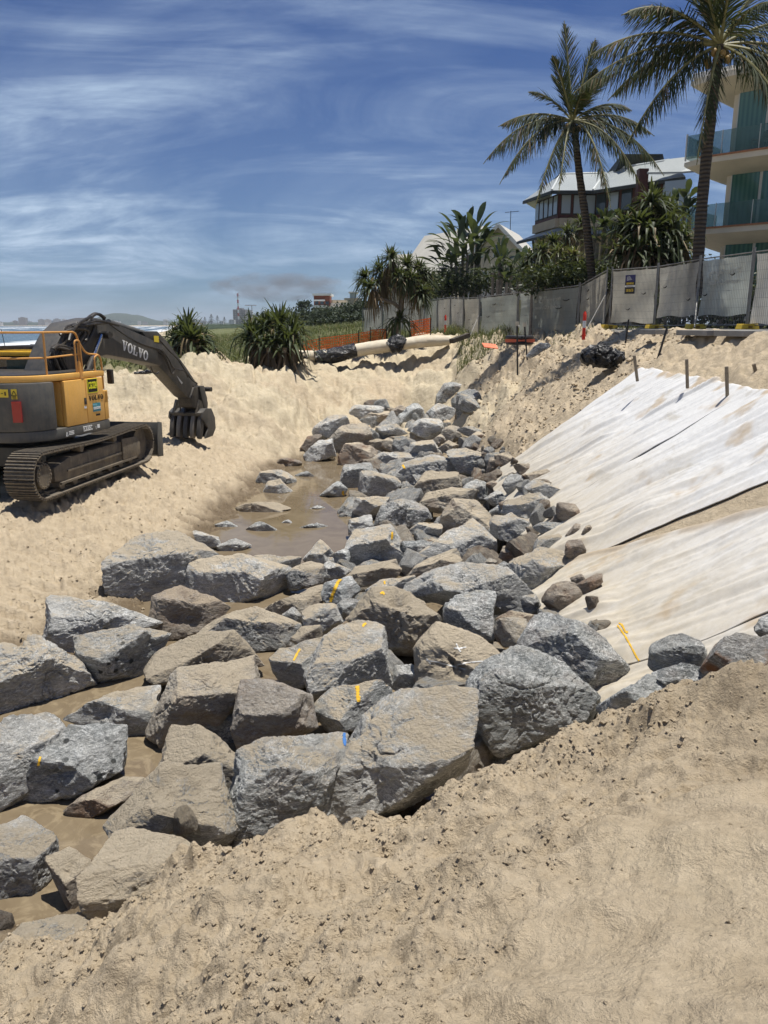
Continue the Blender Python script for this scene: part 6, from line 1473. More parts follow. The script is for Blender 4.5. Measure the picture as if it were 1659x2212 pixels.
def leaf_mass(name, label, cat, spots, y, seed, mat, n=900, size=.16, group=None, kind=None, trunk=True, zb=4.8):
    rg = random.Random(seed); base = PY(spots[0][0], 640, y); base.z = zb; r = empty(name, base, 0, label, cat, group)
    if kind: r['kind'] = kind
    mb = MB()
    lv = Leaves()
    for px, py, dy, rx, rz in spots:
        c = PY(px, py, y+dy)-base
        mb.tube([Vector((c.x*.7, dy*.7, -.3)), c], [.09, .04], 6)
        for k in range(n):
            a = rg.uniform(0, 6.283); u = rg.uniform(-1, 1); q = rg.random()**.45; s = math.sqrt(1-u*u)
            wob = 1 + .22*math.sin(3*a+px)+.18*math.sin(5*u+py)
            p = c + Vector((rx*q*s*math.cos(a)*wob, rx*.8*q*s*math.sin(a)*wob, rz*q*u*wob))
            d = Vector((rg.gauss(0, 1), rg.gauss(0, 1), rg.gauss(.2, .8))).normalized(); e = d.orthogonal().normalized(); e.rotate(Quaternion(d, rg.uniform(0, 6.28)))
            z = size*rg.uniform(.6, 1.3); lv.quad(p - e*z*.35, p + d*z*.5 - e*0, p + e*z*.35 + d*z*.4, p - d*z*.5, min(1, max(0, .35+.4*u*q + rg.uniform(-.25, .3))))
    lv.build('crown', mat, r)
    if trunk: mb.build('trunk', MB_TRUNK, r, True)
    return r
leaf_mass('garden_hedge', 'dark garden hedge running along behind the mesh fence', 'hedge', [(1150+30*k, 605-2*k, .3*math.sin(k), 1.0, .75) for k in range(12)], 35, 41, ML_BUSH, 420, .16, 'plants behind the fence')
leaf_mass('garden_hedge', 'dark shrubs behind the nearest fence panels below the apartments', 'hedge', [(1440+24*k, 660-1.0*k, .25*math.sin(k*1.7), .85, 1.0) for k in range(14)], 30, 44, ML_BUSH, 420, .16, 'plants behind the fence')
leaf_mass('garden_hedge', 'low dark shrubs under the white gabled houses', 'hedge', [(930+26*k, 618-2*k, .3*math.sin(k), 1.1, .9) for k in range(9)], 54, 42, ML_BUSH, 420, .2, 'plants behind the fence')
leaf_mass('garden_shrub', 'dense dark shrub behind the branching pandanus', 'shrub', [(955, 610, 0, 1.5, 1.3), (930, 625, .5, 1.4, 1.1), (975, 600, .5, 1.3, 1.4)], 57, 43, ML_BUSH, 900, .2, 'plants behind the fence')
# ---- grass
def blades(name, label, pts, rg, h, w, mat, parent=None):
    lv = Leaves()
    for (x, y, z, s) in pts:
        az = rg.uniform(0, 6.283); ln = rg.uniform(.2, .7); d = Vector((math.cos(az)*ln, math.sin(az)*ln, 1)).normalized(); hh = h*s*rg.uniform(.6, 1.3); sd = Vector((-math.sin(az), math.cos(az), 0))
        p = Vector((x, y, z-.03)); m_ = p + d*hh*.55; t_ = p + d*hh - Vector((0, 0, hh*.22)) + Vector((math.cos(az), math.sin(az), 0))*hh*.15
        tone = rg.uniform(0, .85) if rg.random() > .12 else 1.0
        lv.quad(p - sd*w, p + sd*w, m_ + sd*w*.8, m_ - sd*w*.8, tone); lv.quad(m_ - sd*w*.8, m_ + sd*w*.8, t_ + sd*w*.1, t_ - sd*w*.1, tone)
    return lv.build(name, mat, parent)
rg = random.Random(12); P_ = []
xs, ys, ss = [], [], []
while len(xs) < 26000:
    y = 44 + 90*rg.random()**1.6; x = rg.uniform(-.36*y, .02*y + 3)
    xs.append(x); ys.append(y); ss.append(.7 + y/70)
for _ in range(7000): xs.append(rg.uniform(-16, -6.5)); ys.append(rg.uniform(31.5, 44)); ss.append(.7)
zz = ground_h(np.array(xs), np.array(ys))
g = blades('dune_grass', '', [(a, b_, c_, s) for a, b_, c_, s in zip(xs, ys, zz, ss) if c_ > 1.6], rg, .45, .022, ML_GRASS)
tag(g, 'green dune grass growing on the slope beyond the pit', 'grass', kind='stuff')
def clump(label, px0, px1, pyb, y, n, h, seed, depth=2.0):
    rg = random.Random(seed); pts = []
    for _ in range(n):
        px = rg.uniform(px0, px1); yy = y + rg.uniform(-depth/2, depth/2); x = (px-829.5)/FPX*yy*1.0
        pts.append((x, yy, gz(x, yy) if seed % 2 else 0, 1)); 
    xs = np.array([p[0] for p in pts]); ys = np.array([p[1] for p in pts]); zz = ground_h(xs, ys)
    o = blades('grass_tuft', '', [(a, b_, c_, rg.uniform(.6, 1.3)) for a, b_, c_ in zip(xs, ys, zz)], rg, h, .012, ML_GRASS); tag(o, label, 'grass', kind='stuff'); return o
clump('rough green grass at the base of the fence above the hole', 985, 1185, 720, 38.0, 3200, .42, 50, 5.0)
clump('taller grass tuft against the fence corner by the far bollard', 960, 1040, 700, 43.0, 1500, .65, 52, 3.0)
clump('grass strip beyond the fence feet by the road', 1180, 1660, 705, 31.0, 2500, .18, 54, 3.5)
# ================================================================ BUILDINGS
def glass_mat(name, tint, alpha, rough=0.05):
    m = M(name, rough, 0, 0.6); m.col(tint)
    tr = m.n('ShaderNodeBsdfTransparent'); tr.inputs[0].default_value = tuple(0.6+0.4*x for x in tint) + (1,)
    mx = m.n('ShaderNodeMixShader'); mx.inputs[0].default_value = 1-alpha
    m.t.links.new(m.b.outputs[0], mx.inputs[1]); m.t.links.new(tr.outputs[0], mx.inputs[2]); m.t.links.new(mx.outputs[0], m.out.inputs[0]); return m.m
M_CONC = plain('rendered_concrete', (0.66, 0.60, 0.48), 0.85, var=0.08, scale=1.2)
M_WHITE = plain('white_paint', (0.78, 0.77, 0.73), 0.6, var=0.06, scale=2)
M_ROOFW = plain('pale_metal_roof', (0.56, 0.58, 0.56), 0.45, var=0.10, scale=1.5)
M_FRAME = plain('aluminium_frame', (0.62, 0.62, 0.58), 0.45, var=0.05)
M_BALG = glass_mat('balcony_glass', (0.22, 0.36, 0.33), 0.24)
def curtain_glass():
    m = M('curtained_window', 0.06, 0, 0.6); O = m.pos()
    s = m.wave(m.map(O, (1, -1, 0)), 2.2, 1.0, 2)
    m.col(m.mix(s, (0.050, 0.130, 0.108), (0.085, 0.190, 0.155))); return m.m
M_CURT = curtain_glass()
M_DGLASS = M('dark_window_glass', 0.05, 0, 0.6).col((0.03, 0.045, 0.055)).m
M_LGLASS = M('sky_lit_window', 0.08, 0, 0.6).col((0.30, 0.36, 0.40)).m
M_TIMB = plain('dark_red_timber', (0.075, 0.026, 0.020), 0.6, var=0.3, scale=4)
M_DARK = plain('dark_fascia', (0.030, 0.036, 0.034), 0.6, var=0.3)
M_BEIGE = plain('beige_render', (0.42, 0.36, 0.26), 0.85, var=0.12, scale=1.5)
M_BRICK = plain('red_brick_far', (0.26, 0.085, 0.050), 0.85, var=0.2)
M_TERR = plain('terracotta_edge', (0.36, 0.16, 0.08), 0.8, var=0.2)
# --- apartment block with hull-shaped slabs
OA = Vector((13.1, 37.6, 0)); UA_ = Vector((.72, -.69, 0)).normalized(); NA_ = Vector((.69, .72, 0)).normalized()
apt = empty('apartment_building', OA + UA_*5 + Vector((0, 0, 4.8)), 0, 'cream apartment block with curved balcony slabs and green curtained windows', 'building')
def BA(u, n, z): return OA + UA_*u + NA_*n + Vector((0, 0, z)) - apt.location
def hull_slab(zt, top_th, nm, u1=15.0, n1=9.0, dep=1.05, ext=0.0):
    nu, nn_ = 40, 16; us = [u1*(i/(nu-1))**1.6 for i in range(nu)]; ns = [n1*(j/(nn_-1))**1.8 for j in range(nn_)]
    top, bot = [], []
    for u in us:
        for n in ns:
            rnd = 0.55*max(0, 1-u/1.6)**2                        # rounded front corner in plan
            nn2 = max(n, 0) + rnd
            fu = 1-(1-min(u/2.3, 1))**2; fn = 1-(1-min(n/2.0, 1))**2
            top.append(BA(u, nn2, zt)); bot.append(BA(u, nn2, zt-top_th - (dep-top_th)*min(fu, .10+.36*min(n/1.2, 1)+.54*min(max(n-1.2, 0)/2, 1))))
    N = nu*nn_; vs = top+bot; fs = []
    for i in range(nu-1):
        for j in range(nn_-1):
            a = i*nn_+j; fs.append((a, a+nn_, a+nn_+1, a+1)); fs.append((N+a, N+a+1, N+a+nn_+1, N+a+nn_))
    for i in range(nu-1): a = i*nn_; fs.append((a, N+a, N+a+nn_, a+nn_))
    for j in range(nn_-1): fs.append((j, j+1, N+j+1, N+j))
    o = mesh_obj(nm, vs, fs, M_CONC, apt, True)
    o.data.set_sharp_from_angle(angle=math.radians(40)); return o
FL = [6.0, 9.10, 12.05, 15.35]
for k, z in enumerate(FL[1:]):
    s_ = hull_slab(z, .14, 'balcony_slab' if k < 2 else 'roof_slab')
    if k < 2:
        mb = MB(); mb.bar(BA(.9, -.02, z+.03), BA(15, -.02, z+.03), .06, .07); mb.build('terracotta_edge', M_TERR, s_)
MB().obox(BA(8.2, 4.9, 5.2), UA_*6.6, NA_*3.4, Vector((0, 0, .8))).build('wall', M_CONC, apt)
roofcap = MB(); roofcap.obox(BA(7.6, 4.2, FL[3]+.12), UA_*7.4, NA_*4.0, Vector((0, 0, .12))); roofcap.build('roof_edge', M_WHITE, apt, False, 0.05)
for f in range(3):
    z0, z1 = FL[f]+.0, FL[f+1]-.48
    MB().obox(BA(8.2, 4.9, (z0+z1)/2+.3), UA_*6.6, NA_*3.4, Vector((0, 0, (z1-z0)/2+.3))).build('wall', M_CONC, apt)
    for k in range(8):
        u = 2.45 + 1.30*k
        w = MB().obox(BA(u, 1.46, (z0+z1)/2), UA_*.645, NA_*.03, Vector((0, 0, (z1-z0)/2))).build('window', M_FRAME, apt)
        MB().obox(BA(u, 1.42, (z0+z1)/2), UA_*.585, NA_*.015, Vector((0, 0, (z1-z0)/2-.07))).build('pane', M_CURT, w)
    if f:
        for k in range(9):
            u = 1.0 + 1.55*k
            g_ = MB().obox(BA(u, .16, FL[f]+.55), UA_*.76, NA_*.006, Vector((0, 0, .48))).build('balustrade_pane', M_BALG, apt)
            MB().obox(BA(u+.775, .16, FL[f]+.55), UA_*.012, NA_*.02, Vector((0, 0, .5))).build('balustrade_post', M_FRAME, g_)
        for k in range(3):
            MB().obox(BA(.22, .95+1.3*k, FL[f]+.55), UA_*.006, NA_*.63, Vector((0, 0, .48))).build('balustrade_pane', M_BALG, apt)
        MB().obox(BA(.2, .2, FL[f]+.55), UA_*.03, NA_*.03, Vector((0, 0, .55))).build('balustrade_post', M_FRAME, apt)
def deck_chair(label, u, z, rot, mat, tall=1.0):
    c = OA + UA_*u + NA_*.75 + Vector((0, 0, z)); r = empty('balcony_chair', c, rot, label, 'chair')
    s = MB()
    for k in range(4): s.box(-.26, .26, -.26+.13*k, -.15+.13*k, .33+.015*k, .36+.015*k)
    s.build('seat', mat, r)
    bk = MB()
    for k in range(5): bk.obox((-.2+.1*k, -.40, .68), (.045, 0, 0), (0, .012, .0), (0, -.14, .36*tall*(1-.1*abs(k-2))))
    bk.build('backrest', mat, r)
    for sx in (-.29, .25): 
        for yy in (-.3, .25): MB().box(sx, sx+.05, yy, yy+.05, 0, .55).build('leg', mat, r)
        MB().box(sx-.02, sx+.08, -.35, .3, .55, .58).build('armrest', mat, r)
    return r
deck_chair('dark chair on the upper apartment balcony', 3.2, FL[2], 2.2, M_DARK)
deck_chair('grey slatted garden chair on the lower apartment balcony', 5.0, FL[1], 1.2, plain('grey_wood', (0.16, 0.17, 0.16), 0.8))
deck_chair('second grey slatted chair farther along the lower apartment balcony', 7.2, FL[1], 2.6, plain('grey_wood_b', (0.15, 0.16, 0.16), 0.8))
# --- dark timber house with pale hip roofs
def tp(px, t, z): # point at image column px, view depth t, height z
    return Vector(((px-829.5)/FPX*t, (t - (CAMZ-z)*SP)/CP, z))
hs = empty('timber_house', tp(1270, 50, 4.8), 0, 'dark timber house with pale metal hip roofs and beige lower walls', 'building')
HO = hs.location
def slab3(pts, th, name, mat, parent, down=Vector((0, 0, -1))):
    n = len(pts); vs = [p-HO for p in pts] + [p + down*th - HO for p in pts]
    return MB().add(vs, [tuple(range(n)), tuple(range(2*n-1, n-1, -1))] + [(i, i+n, (i+1) % n + n, (i+1) % n) for i in range(n)]).build(name, mat, parent)
def roof_mat():
    m = M('corrugated_roof', 0.42, 0.0, 0.5); P = m.pos(); w = m.wave(m.map(P, (1, .3, .0)), 9.0, 0, 0)
    m.col(m.mix(m.noise(P, .8, 4, .6), (0.27, 0.295, 0.285), (0.35, 0.37, 0.36))); m.set('Normal', m.bump(w, .35, .02)); return m.m
M_RF = roof_mat()
ze, zr = 13.3, 14.95
E0, E1, E2, E3 = tp(1131, 54.2, ze), tp(1192, 50, ze), tp(1281, 50, ze), tp(1480, 45.2, ze)
R1, R2, R3, R4 = tp(1211, 53.6, zr), tp(1308, 53.2, zr), tp(1340, 52.0, zr+.1), tp(1445, 49.5, zr+.1)
EB = tp(1175, 60, ze)
for nm, q in (('a', [E0, E1, R1, EB]), ('b', [E1, E2, R2, R1]), ('c', [E2, E3, R4, R3, R2])):
    rf = slab3(q, .10, 'roof', M_RF, hs)
for a, b_ in ((E0, E1), (E1, E2), (E2, E3)):
    MB().bar(a - HO - Vector((0, 0, .13)), b_ - HO - Vector((0, 0, .13)), .14, .18).build('gutter', M_DARK, hs)
for a, b_ in ((E1, R1), (E2, R2), (R1, R2), (R3, R4)): MB().tube([a-HO+Vector((0, 0, .03)), b_-HO+Vector((0, 0, .03))], .07, 6).build('ridge_cap', M_ROOFW, hs)
# gablet, roof lantern
slab3([R1 + Vector((-.5, -.3, -.35)), R1 + Vector((0, -.2, .12)), R1 + Vector((.25, 0, -.05))], .25, 'gablet', M_DARK, hs, Vector((.2, .6, 0)))
slab3([tp(1309, 54, 14.95), tp(1345, 51, 15.75), tp(1432, 51, 15.75), tp(1436, 51, 15.2), tp(1330, 52, 14.9)], .4, 'roof_lantern', M_DARK, hs, Vector((0, 1, 0)))
slab3([tp(1398, 46.5, 13.75), tp(1440, 46.5, 14.5), tp(1540, 45, 14.5), tp(1560, 44, 13.5), tp(1470, 45, 13.5)], .1, 'roof', M_RF, hs)
def inset(p, q, r_, d): pass
cen = tp(1330, 56, ze)
def pull(p, d): v = (cen-p); v.z = 0; return p + v.normalized()*d
W0, W1, W2, W3 = [pull(p, 1.0) for p in (E0, E1, E2, E3)]
def wall_strip(A, B, z0, z1, name, mat, th=.15):
    A = Vector((A.x, A.y, z0)); B = Vector((B.x, B.y, z0)); d = (B-A).normalized(); n = Vector((d.y, -d.x, 0))
    return MB().obox((A+B)/2 - HO + Vector((0, 0, (z1-z0)/2)), (B-A)/2, n*th/2, Vector((0, 0, (z1-z0)/2))).build(name, mat, hs), A, d, n
for (A, B, nw, gl) in ((W0, W1, 5, M_LGLASS), (W1, W2, 3, M_LGLASS), (W2, W3, 6, M_DGLASS)):
    wl, A_, d_, n_ = wall_strip(A, B, 11.7, 13.22, 'wall', M_TIMB)
    L = (B-A).length
    for k in range(nw):
        s = L*(k+.5)/nw; w_ = L/nw*.36
        n_o = n_ if n_.dot(Vector((0, -1, 0))) > 0 or abs(n_.y) < .2 else -n_
        if n_o.dot(-A_) < 0: n_o = -n_o
        c = A_ + d_*s + n_o*.09 - HO + Vector((0, 0, .85))
        wn_ = MB().obox(c, d_*w_*1.12, n_o*.02, Vector((0, 0, .62))).build('window', M_DARK, hs)
        MB().obox(c + n_o*.025, d_*w_, n_o*.012, Vector((0, 0, .55))).build('pane', gl if (k % 2 == 0 or nw < 6) else M_LGLASS, wn_)
    wall_strip(A, B, 11.15, 11.7, 'sill_band', M_BEIGE, .5); wall_strip(A, B, 4.9, 10.9, 'lower_wall', M_BEIGE, .12)
S0, S1, S2, S3 = [pull(p, -.35) for p in (E0, E1, E2, E3)]
for (A, B, P_, Q_) in ((W0, W1, S0, S1), (W1, W2, S1, S2), (W2, W3, S2, S3)):
    zt, zl = 11.14, 10.62
    slab3([Vector((P_.x, P_.y, zl)), Vector((Q_.x, Q_.y, zl)), Vector((B.x, B.y, zt)), Vector((A.x, A.y, zt))], .08, 'skirt_roof', M_RF, hs)
    MB().bar(Vector((P_.x, P_.y, zl-.1))-HO, Vector((Q_.x, Q_.y, zl-.1))-HO, .12, .15).build('gutter', M_DARK, hs)
for p in (W1, W0):
    MB().bar(Vector((p.x, p.y, 9.6))-HO, Vector((p.x*.97, p.y-.9, 10.6))-HO, .14, .14).build('bracket', M_DARK, hs)
for f in (.25, .6): 
    p = W0 + (W1-W0)*f; MB().obox(Vector((p.x, p.y-.12, 9.5))-HO, (.45, 0, 0), (0, .05, 0), (0, 0, .55)).build('window', M_LGLASS, hs)
MB().obox(tp(1385, 47.2, 12.7)-HO, (.28, 0, 0), (0, .28, 0), (0, 0, 1.3)).build('timber_column', M_TIMB, hs)
MB().obox(tp(1462, 45.6, 12.3)-HO, (.6, -.4, 0), (0.02, .03, 0), (0, 0, .8)).build('pale_blind', M_LGLASS, hs)
slab3([tp(1125, 47, 5.95), tp(1185, 46, 6.35), tp(1195, 48, 6.9), tp(1130, 50, 6.6)], .06, 'awning', M_ROOFW, hs)
# --- two white gabled houses
def gable_house(label, pxc, t, w, d, zeave, zapex, yaw, seed, chimney=False):
    c = tp(pxc, t, 4.6); r = empty('gabled_house', c, yaw, label, 'building', 'white gabled houses behind the fence'); h0, h1 = zeave-4.6, zapex-4.6
    MB().prism([(-w/2, 0), (w/2, 0), (w/2, h0), (0, h1-.12), (-w/2, h0)], 'y', -d/2, d/2).build('wall', M_BEIGEW, r)
    for sg in (-1, 1):
        e = Vector((sg*(w/2+.35), 0, h0-.35*(h1-h0)/(w/2))); a = Vector((0, 0, h1)); 
        mb = MB(); n = (a-e).cross(Vector((0, 1, 0))).normalized(); n = n if n.z > 0 else -n
        mb.obox((a+e)/2 + n*.06, (a-e)/2, (0, d/2+.4, 0), n*.05); mb.build('roof', M_CREAM, r)
        MB().obox((a+e)/2 + n*.0 - Vector((0, d/2+.42, 0)), (a-e)/2, (0, .04, 0), n*.14).build('barge_board', M_WHITE, r)
    for (x, z, ww, hh) in ((-.25*w, h0*.72, .5, .6), (.2*w, h0*.72, .5, .6), (0, h0+.25*(h1-h0), .38, .5), (-.22*w, h0*.3, .5, .6), (.22*w, h0*.3, .6, .7)):
        wd = MB().box(x-ww-.06, x+ww+.06, -d/2-.06, -d/2-.01, z-hh-.06, z+hh+.06).build('window', M_WHITE, r)
        MB().box(x-ww, x+ww, -d/2-.075, -d/2-.062, z-hh, z+hh).build('pane', M_DGLASS, wd)
    MB().box(-w/2, w/2, -d/2-1.3, -d/2, h0*.42, h0*.42+.15).build('balcony', M_WHITE, r)
    rl = MB(); rl.box(-w/2, w/2, -d/2-1.3, -d/2-1.24, h0*.42+.95, h0*.42+1.02)
    for k in range(18): rl.box(-w/2+k*w/17.5, -w/2+k*w/17.5+.04, -d/2-1.29, -d/2-1.25, h0*.42+.15, h0*.42+.95)
    rl.build('balcony_rail', M_WHITE, r)
    if chimney:
        MB().box(-w*.42, -w*.34, -.4, .3, h0, h1-.5).build('chimney', M_WHITE, r)
        MB().tube([(w*.02, 0, h1), (w*.02, 0, h1+1.6)], .03, 6).build('aerial', M_DARK, r); MB().bar((w*.02-.5, 0, h1+1.5), (w*.02+.7, 0, h1+1.55), .04, .04).build('aerial_arm', M_DARK, r)
    return r
M_BEIGEW = plain('cream_wall', (0.52, 0.46, 0.36), 0.85, var=0.1, scale=1)
M_CREAM = plain('cream_metal_roof', (0.50, 0.475, 0.41), 0.5, var=0.08, scale=1.2)
gable_house('nearer-the-sea white gabled house with steep cream roof', 975, 80, 6.4, 9, 10.0, 13.9, .55, 1)
gable_house('white gabled house with chimney and aerial', 1092, 70, 5.4, 8, 10.2, 12.9, -.35, 2, True)
gable_house('low cream roofed wing at the seaward end of the gabled houses', 928, 84, 5.2, 8, 9.6, 12.2, 1.0, 3)
# --- red and white house far up the beach
def T2(zx, zy): return 331.8+zx*.4, 564+zy*.4
fh = empty('far_beach_house', tp(705, 165, 4.6), 0, 'distant red brick tower house with white roofs above the dunes', 'building'); FO = fh.location
def fbox(zx0, zx1, zy0, zy1, t, d, name, mat):
    a = at_t(*T2(zx0, zy1), t); b = at_t(*T2(zx1, zy0), t)
    return MB().box(a.x-FO.x, b.x-FO.x, a.y-FO.y, a.y-FO.y+d, a.z-FO.z, b.z-FO.z).build(name, mat, fh)
tw = fbox(866, 952, 186, 242, 165, 6, 'tower', M_BRICK)
fbox(858, 960, 175, 186, 164, 8, 'roof', M_WHITE)
for k in range(3): fbox(872+28*k, 890+28*k, 192, 208, 164.8, .3, 'window', M_DGLASS); fbox(872+28*k, 890+28*k, 218, 234, 164.8, .3, 'window', M_DGLASS)
fbox(866, 925, 208, 216, 164.2, 2, 'balcony', M_WHITE)
fbox(862, 930, 238, 252, 163, 10, 'roof', M_WHITE); fbox(930, 1046, 226, 248, 166, 8, 'roof', M_WHITE); fbox(950, 1040, 210, 226, 170, 8, 'parapet', M_BEIGE)
fbox(862, 1040, 250, 300, 165, 8, 'wall', M_BEIGE)
for k in range(3): fbox(958+13*k, 968+13*k, 254, 272, 164.7, .3, 'window', M_WHITE)
for k in range(5): fbox(866+15*k, 878+15*k, 256, 272, 164.7, .3, 'window', M_DGLASS)
fbox(1030, 1120, 200, 260, 180, 8, 'wall', M_BEIGE); fbox(1060, 1095, 170, 200, 180, 6, 'pavilion', M_LGLASS); fbox(1052, 1100, 165, 171, 179, 8, 'roof', M_WHITE)
# ================================================================ FENCE AND SITE THINGS
def shade_mat(name, c):
    m = M(name, 0.9, 0, 0.1); O = m.co('Object'); P = m.pos()
    n_ = m.noise(P, 1.2, 6, .6, .4); s = m.noise(m.map(P, (1, 1, .25)), 2.2, 6, .65)
    col = m.mix(m.ramp(n_, [(.35, 0.), (.7, 1.)]), tuple(x*.8 for x in c), tuple(x*1.15 for x in c))
    col = m.mix(m.ramp(s, [(.5, 0.), (.72, .5)]), col, (.48, .42, .31)); m.col(col)
    tr = m.n('ShaderNodeBsdfTranslucent'); m.put(tr.inputs[0], col); mx = m.n('ShaderNodeMixShader'); mx.inputs[0].default_value = .55
    m.t.links.new(m.b.outputs[0], mx.inputs[1]); m.t.links.new(tr.outputs[0], mx.inputs[2])
    tp_ = m.n('ShaderNodeBsdfTransparent'); m2 = m.n('ShaderNodeMixShader'); m2.inputs[0].default_value = .07
    m.t.links.new(mx.outputs[0], m2.inputs[1]); m.t.links.new(tp_.outputs[0], m2.inputs[2]); m.t.links.new(m2.outputs[0], m.out.inputs[0]); return m.m
M_SHADE = [shade_mat('shade_cloth_tan', (.66, .63, .54)), shade_mat('shade_cloth_green', (.52, .55, .50)), shade_mat('shade_cloth_grey', (.62, .60, .54))]
M_GALV = plain('galvanised_tube', (.22, .215, .20), .5, .4, var=.25, scale=5)
M_YFOOT = plain('yellow_block', (.62, .42, .04), .6, var=.2)
M_FADE = plain('faded_lettering', (.62, .62, .56), .9, var=.2)
def fpos(px, t): 
    p = tp(px, t, 4.85); p.z = gz(p.x, p.y); p.z = max(p.z, 4.2); return p
POSTS = [(1742, 20.3), (1612, 22.4), (1500, 24.8), (1412, 27.3), (1314, 29.8)], [(1305, 30.2), (1248, 32.2), (1117, 35.2), (1034, 39.5), (1000, 41.6), (972, 43.6), (944, 46.2), (916, 49), (870, 52), (826, 54.5), (783, 57.5)]
PANEL_LABEL = ['fence panel cut by the frame edge, pale shade cloth', 'fence panel with grey-green shade cloth, second in from the frame edge', 'fence panel whose tan cloth hangs short of the ground', 'fence panel carrying the blue and yellow hire sign',
  'narrow tan cloth fence panel behind the near bollard', 'wide fence panel with green cloth and faded letters', 'fence panel with greenish cloth, first left of the wide one', 'narrow brown-stained fence panel with a loose white flap', 'leaning fence panel next to the far bollard', 'fence panel just right of the branching pandanus', 'fence panel half hidden by the branching pandanus', 'fence panel hidden mostly behind pandanus heads', 'fence panel behind the pandanus trunk', 'last fence panel, its grey cloth ending above the orange mesh']
k = 0
for run in POSTS:
    for (a, b_) in zip(run[:-1], run[1:]):
        A, B = fpos(*a), fpos(*b_); rg = random.Random(200+k); H = 2.12
        if k == 13: H = 1.9
        r = empty('temporary_fence', (A+B)/2, 0, PANEL_LABEL[k], 'fence panel', 'temporary mesh fence panels'); o = r.location.copy()
        d = (B-A); L = d.length; dn = d.normalized(); nrm_ = Vector((dn.y, -dn.x, 0)).normalized()
        if nrm_.dot(-A) < 0: nrm_ = -nrm_
        Pt = lambda s, z: A + d*s + Vector((0, 0, z)) - o
        for s in (0.012, .988): MB().tube([Pt(s, -.05), Pt(s, H+.10)], .026, 8).build('post', M_GALV, r, True)
        for z in (.12, H-.02): MB().tube([Pt(.012, z), Pt(.988, z)], .019, 6).build('rail', M_GALV, r, True)
        wm = MB(); nw = int(L/.075)
        for q in range(1, nw): wm.bar(Pt(q/nw, .12), Pt(q/nw, H-.02), .0055, .0055, nrm_)
        for q in range(1, 8): wm.bar(Pt(.012, .12+q*(H-.14)/8), Pt(.988, .12+q*(H-.14)/8), .005, .005)
        w_ = wm.build('wire_mesh', M_GALV, r); w_['kind'] = 'stuff'
        z0 = .42 if k == 2 else .40 if k == 1 else .22 if k == 3 else .14
        nx, nz = 18, 12; vs, fs = [], []
        ed0, ed1 = rg.uniform(.01, .035), rg.uniform(.965, .99)
        for j in range(nz+1):
            for i in range(nx+1):
                u, v = i/nx, j/nz
                pull_ = .03*math.sin(math.pi*v)*(1 if u < .5 else -1)*abs(2*u-1)**4
                s = ed0 + (ed1-ed0)*u + pull_; zz_ = z0 + (H-.07-z0)*v + (.03*math.sin(u*9+k) if j == 0 else 0) - (.02*abs(math.sin(u*math.pi*4)) if j == nz else 0)
                vs.append(Pt(s, zz_) - nrm_*(.035 + .035*math.sin(u*5+v*4+k)*math.sin(math.pi*v) + rg.uniform(-.008, .008)))
        for j in range(nz):
            for i in range(nx): q = j*(nx+1)+i; fs.append((q, q+1, q+nx+2, q+nx+1))
        c_ = mesh_obj('shade_cloth', vs, fs, M_SHADE[[2, 1, 0, 0, 0, 1, 1, 0, 2, 2, 1, 2, 2, 2][k]], r, True)
        # wind flaps cut in the cloth
        for q in range(2 if L > 2 else 1):
            s, z = rg.uniform(.15, .85), rg.uniform(.5, 1.75); fl = []
            for i in range(7): t_ = i/6; fl.append(Pt(s - .05 + .1*t_, z - .05*math.sin(math.pi*t_)) + nrm_*.012)
            MB().add(fl + [p + nrm_*.02 + Vector((0, 0, .03)) for p in fl], [(i, i+1, i+8, i+7) for i in range(6)]).build('wind_flap', MAT_BLACK, c_)
        if k in (1, 5, 6):   # faded, mirrored lettering seen through the cloth
            for txt, zt in (("We're working on an", 1.66), ('important City asset.', 1.36)):
                me = text_mesh(txt, .20 if L > 2.2 else .15, .001, .004)
                for v in me.vertices: v.co = Pt(.5, zt) + nrm_*.004 + dn*v.co.x*.92 + Vector((0, 0, v.co.y))
                link('lettering', me, M_FADE, c_)
        if k == 3:   # hire sign
            e1 = dn if dn.x > 0 else -dn
            sc = at_t(1363, 615, (A[1]+B[1])/2*CP + .1); u0 = .545
            C_ = Pt(u0, 1.55) + nrm_*.035; up = Vector((0, 0, 1))
            sg = MB().obox(C_, e1*.30, nrm_*.006, up*.33).build('hire_sign', MAT_DECW, r)
            MB().obox(C_ + up*.20 + nrm_*.008, e1*.299, nrm_*.002, up*.129).build('sign_band', plain('sign_navy', (.025, .022, .10), .5), sg)
            MB().obox(C_ - up*.21 + nrm_*.008, e1*.299, nrm_*.002, up*.118).build('sign_band', MAT_DECK, sg)
            MB().obox(C_ + up*.03 + nrm_*.008, e1*.299, nrm_*.002, up*.060).build('sign_band', MAT_DECK, sg)
            ye = plain('sign_yellow', (.72, .50, .05), .5)
            place_text('1300TEMPFENCE', 'sign_text', .098, C_ + up*.03 + nrm_*.0125, e1, up, ye, sg, .002, .62)
            place_text('1300 836 733', 'sign_text', .135, C_ - up*.21 + nrm_*.0125, e1, up, ye, sg, .002, .60)
            place_text('TFH', 'sign_logo', .13, C_ + up*.205 - e1*.05 + nrm_*.0125, e1, up + e1*.2, MAT_DECW, sg, .003, 1.0) if False else None
            lg = MB()
            for q in range(4): lg.bar(C_ - e1*.20 + up*(.15+.035*q) + nrm_*.0115, C_ + e1*(.10-.04*q) + up*(.17+.035*q) + nrm_*.0115, .018, .003, nrm_)
            lg.build('sign_logo', plain('logo_silver', (.5, .5, .48), .5), sg)
            MB().bar(C_ - e1*.2 - up*.065 + nrm_*.0125, C_ + e1*.2 - up*.065 + nrm_*.0125, .012, .002, nrm_).build('sign_text', MAT_DECK, sg)
        k += 1
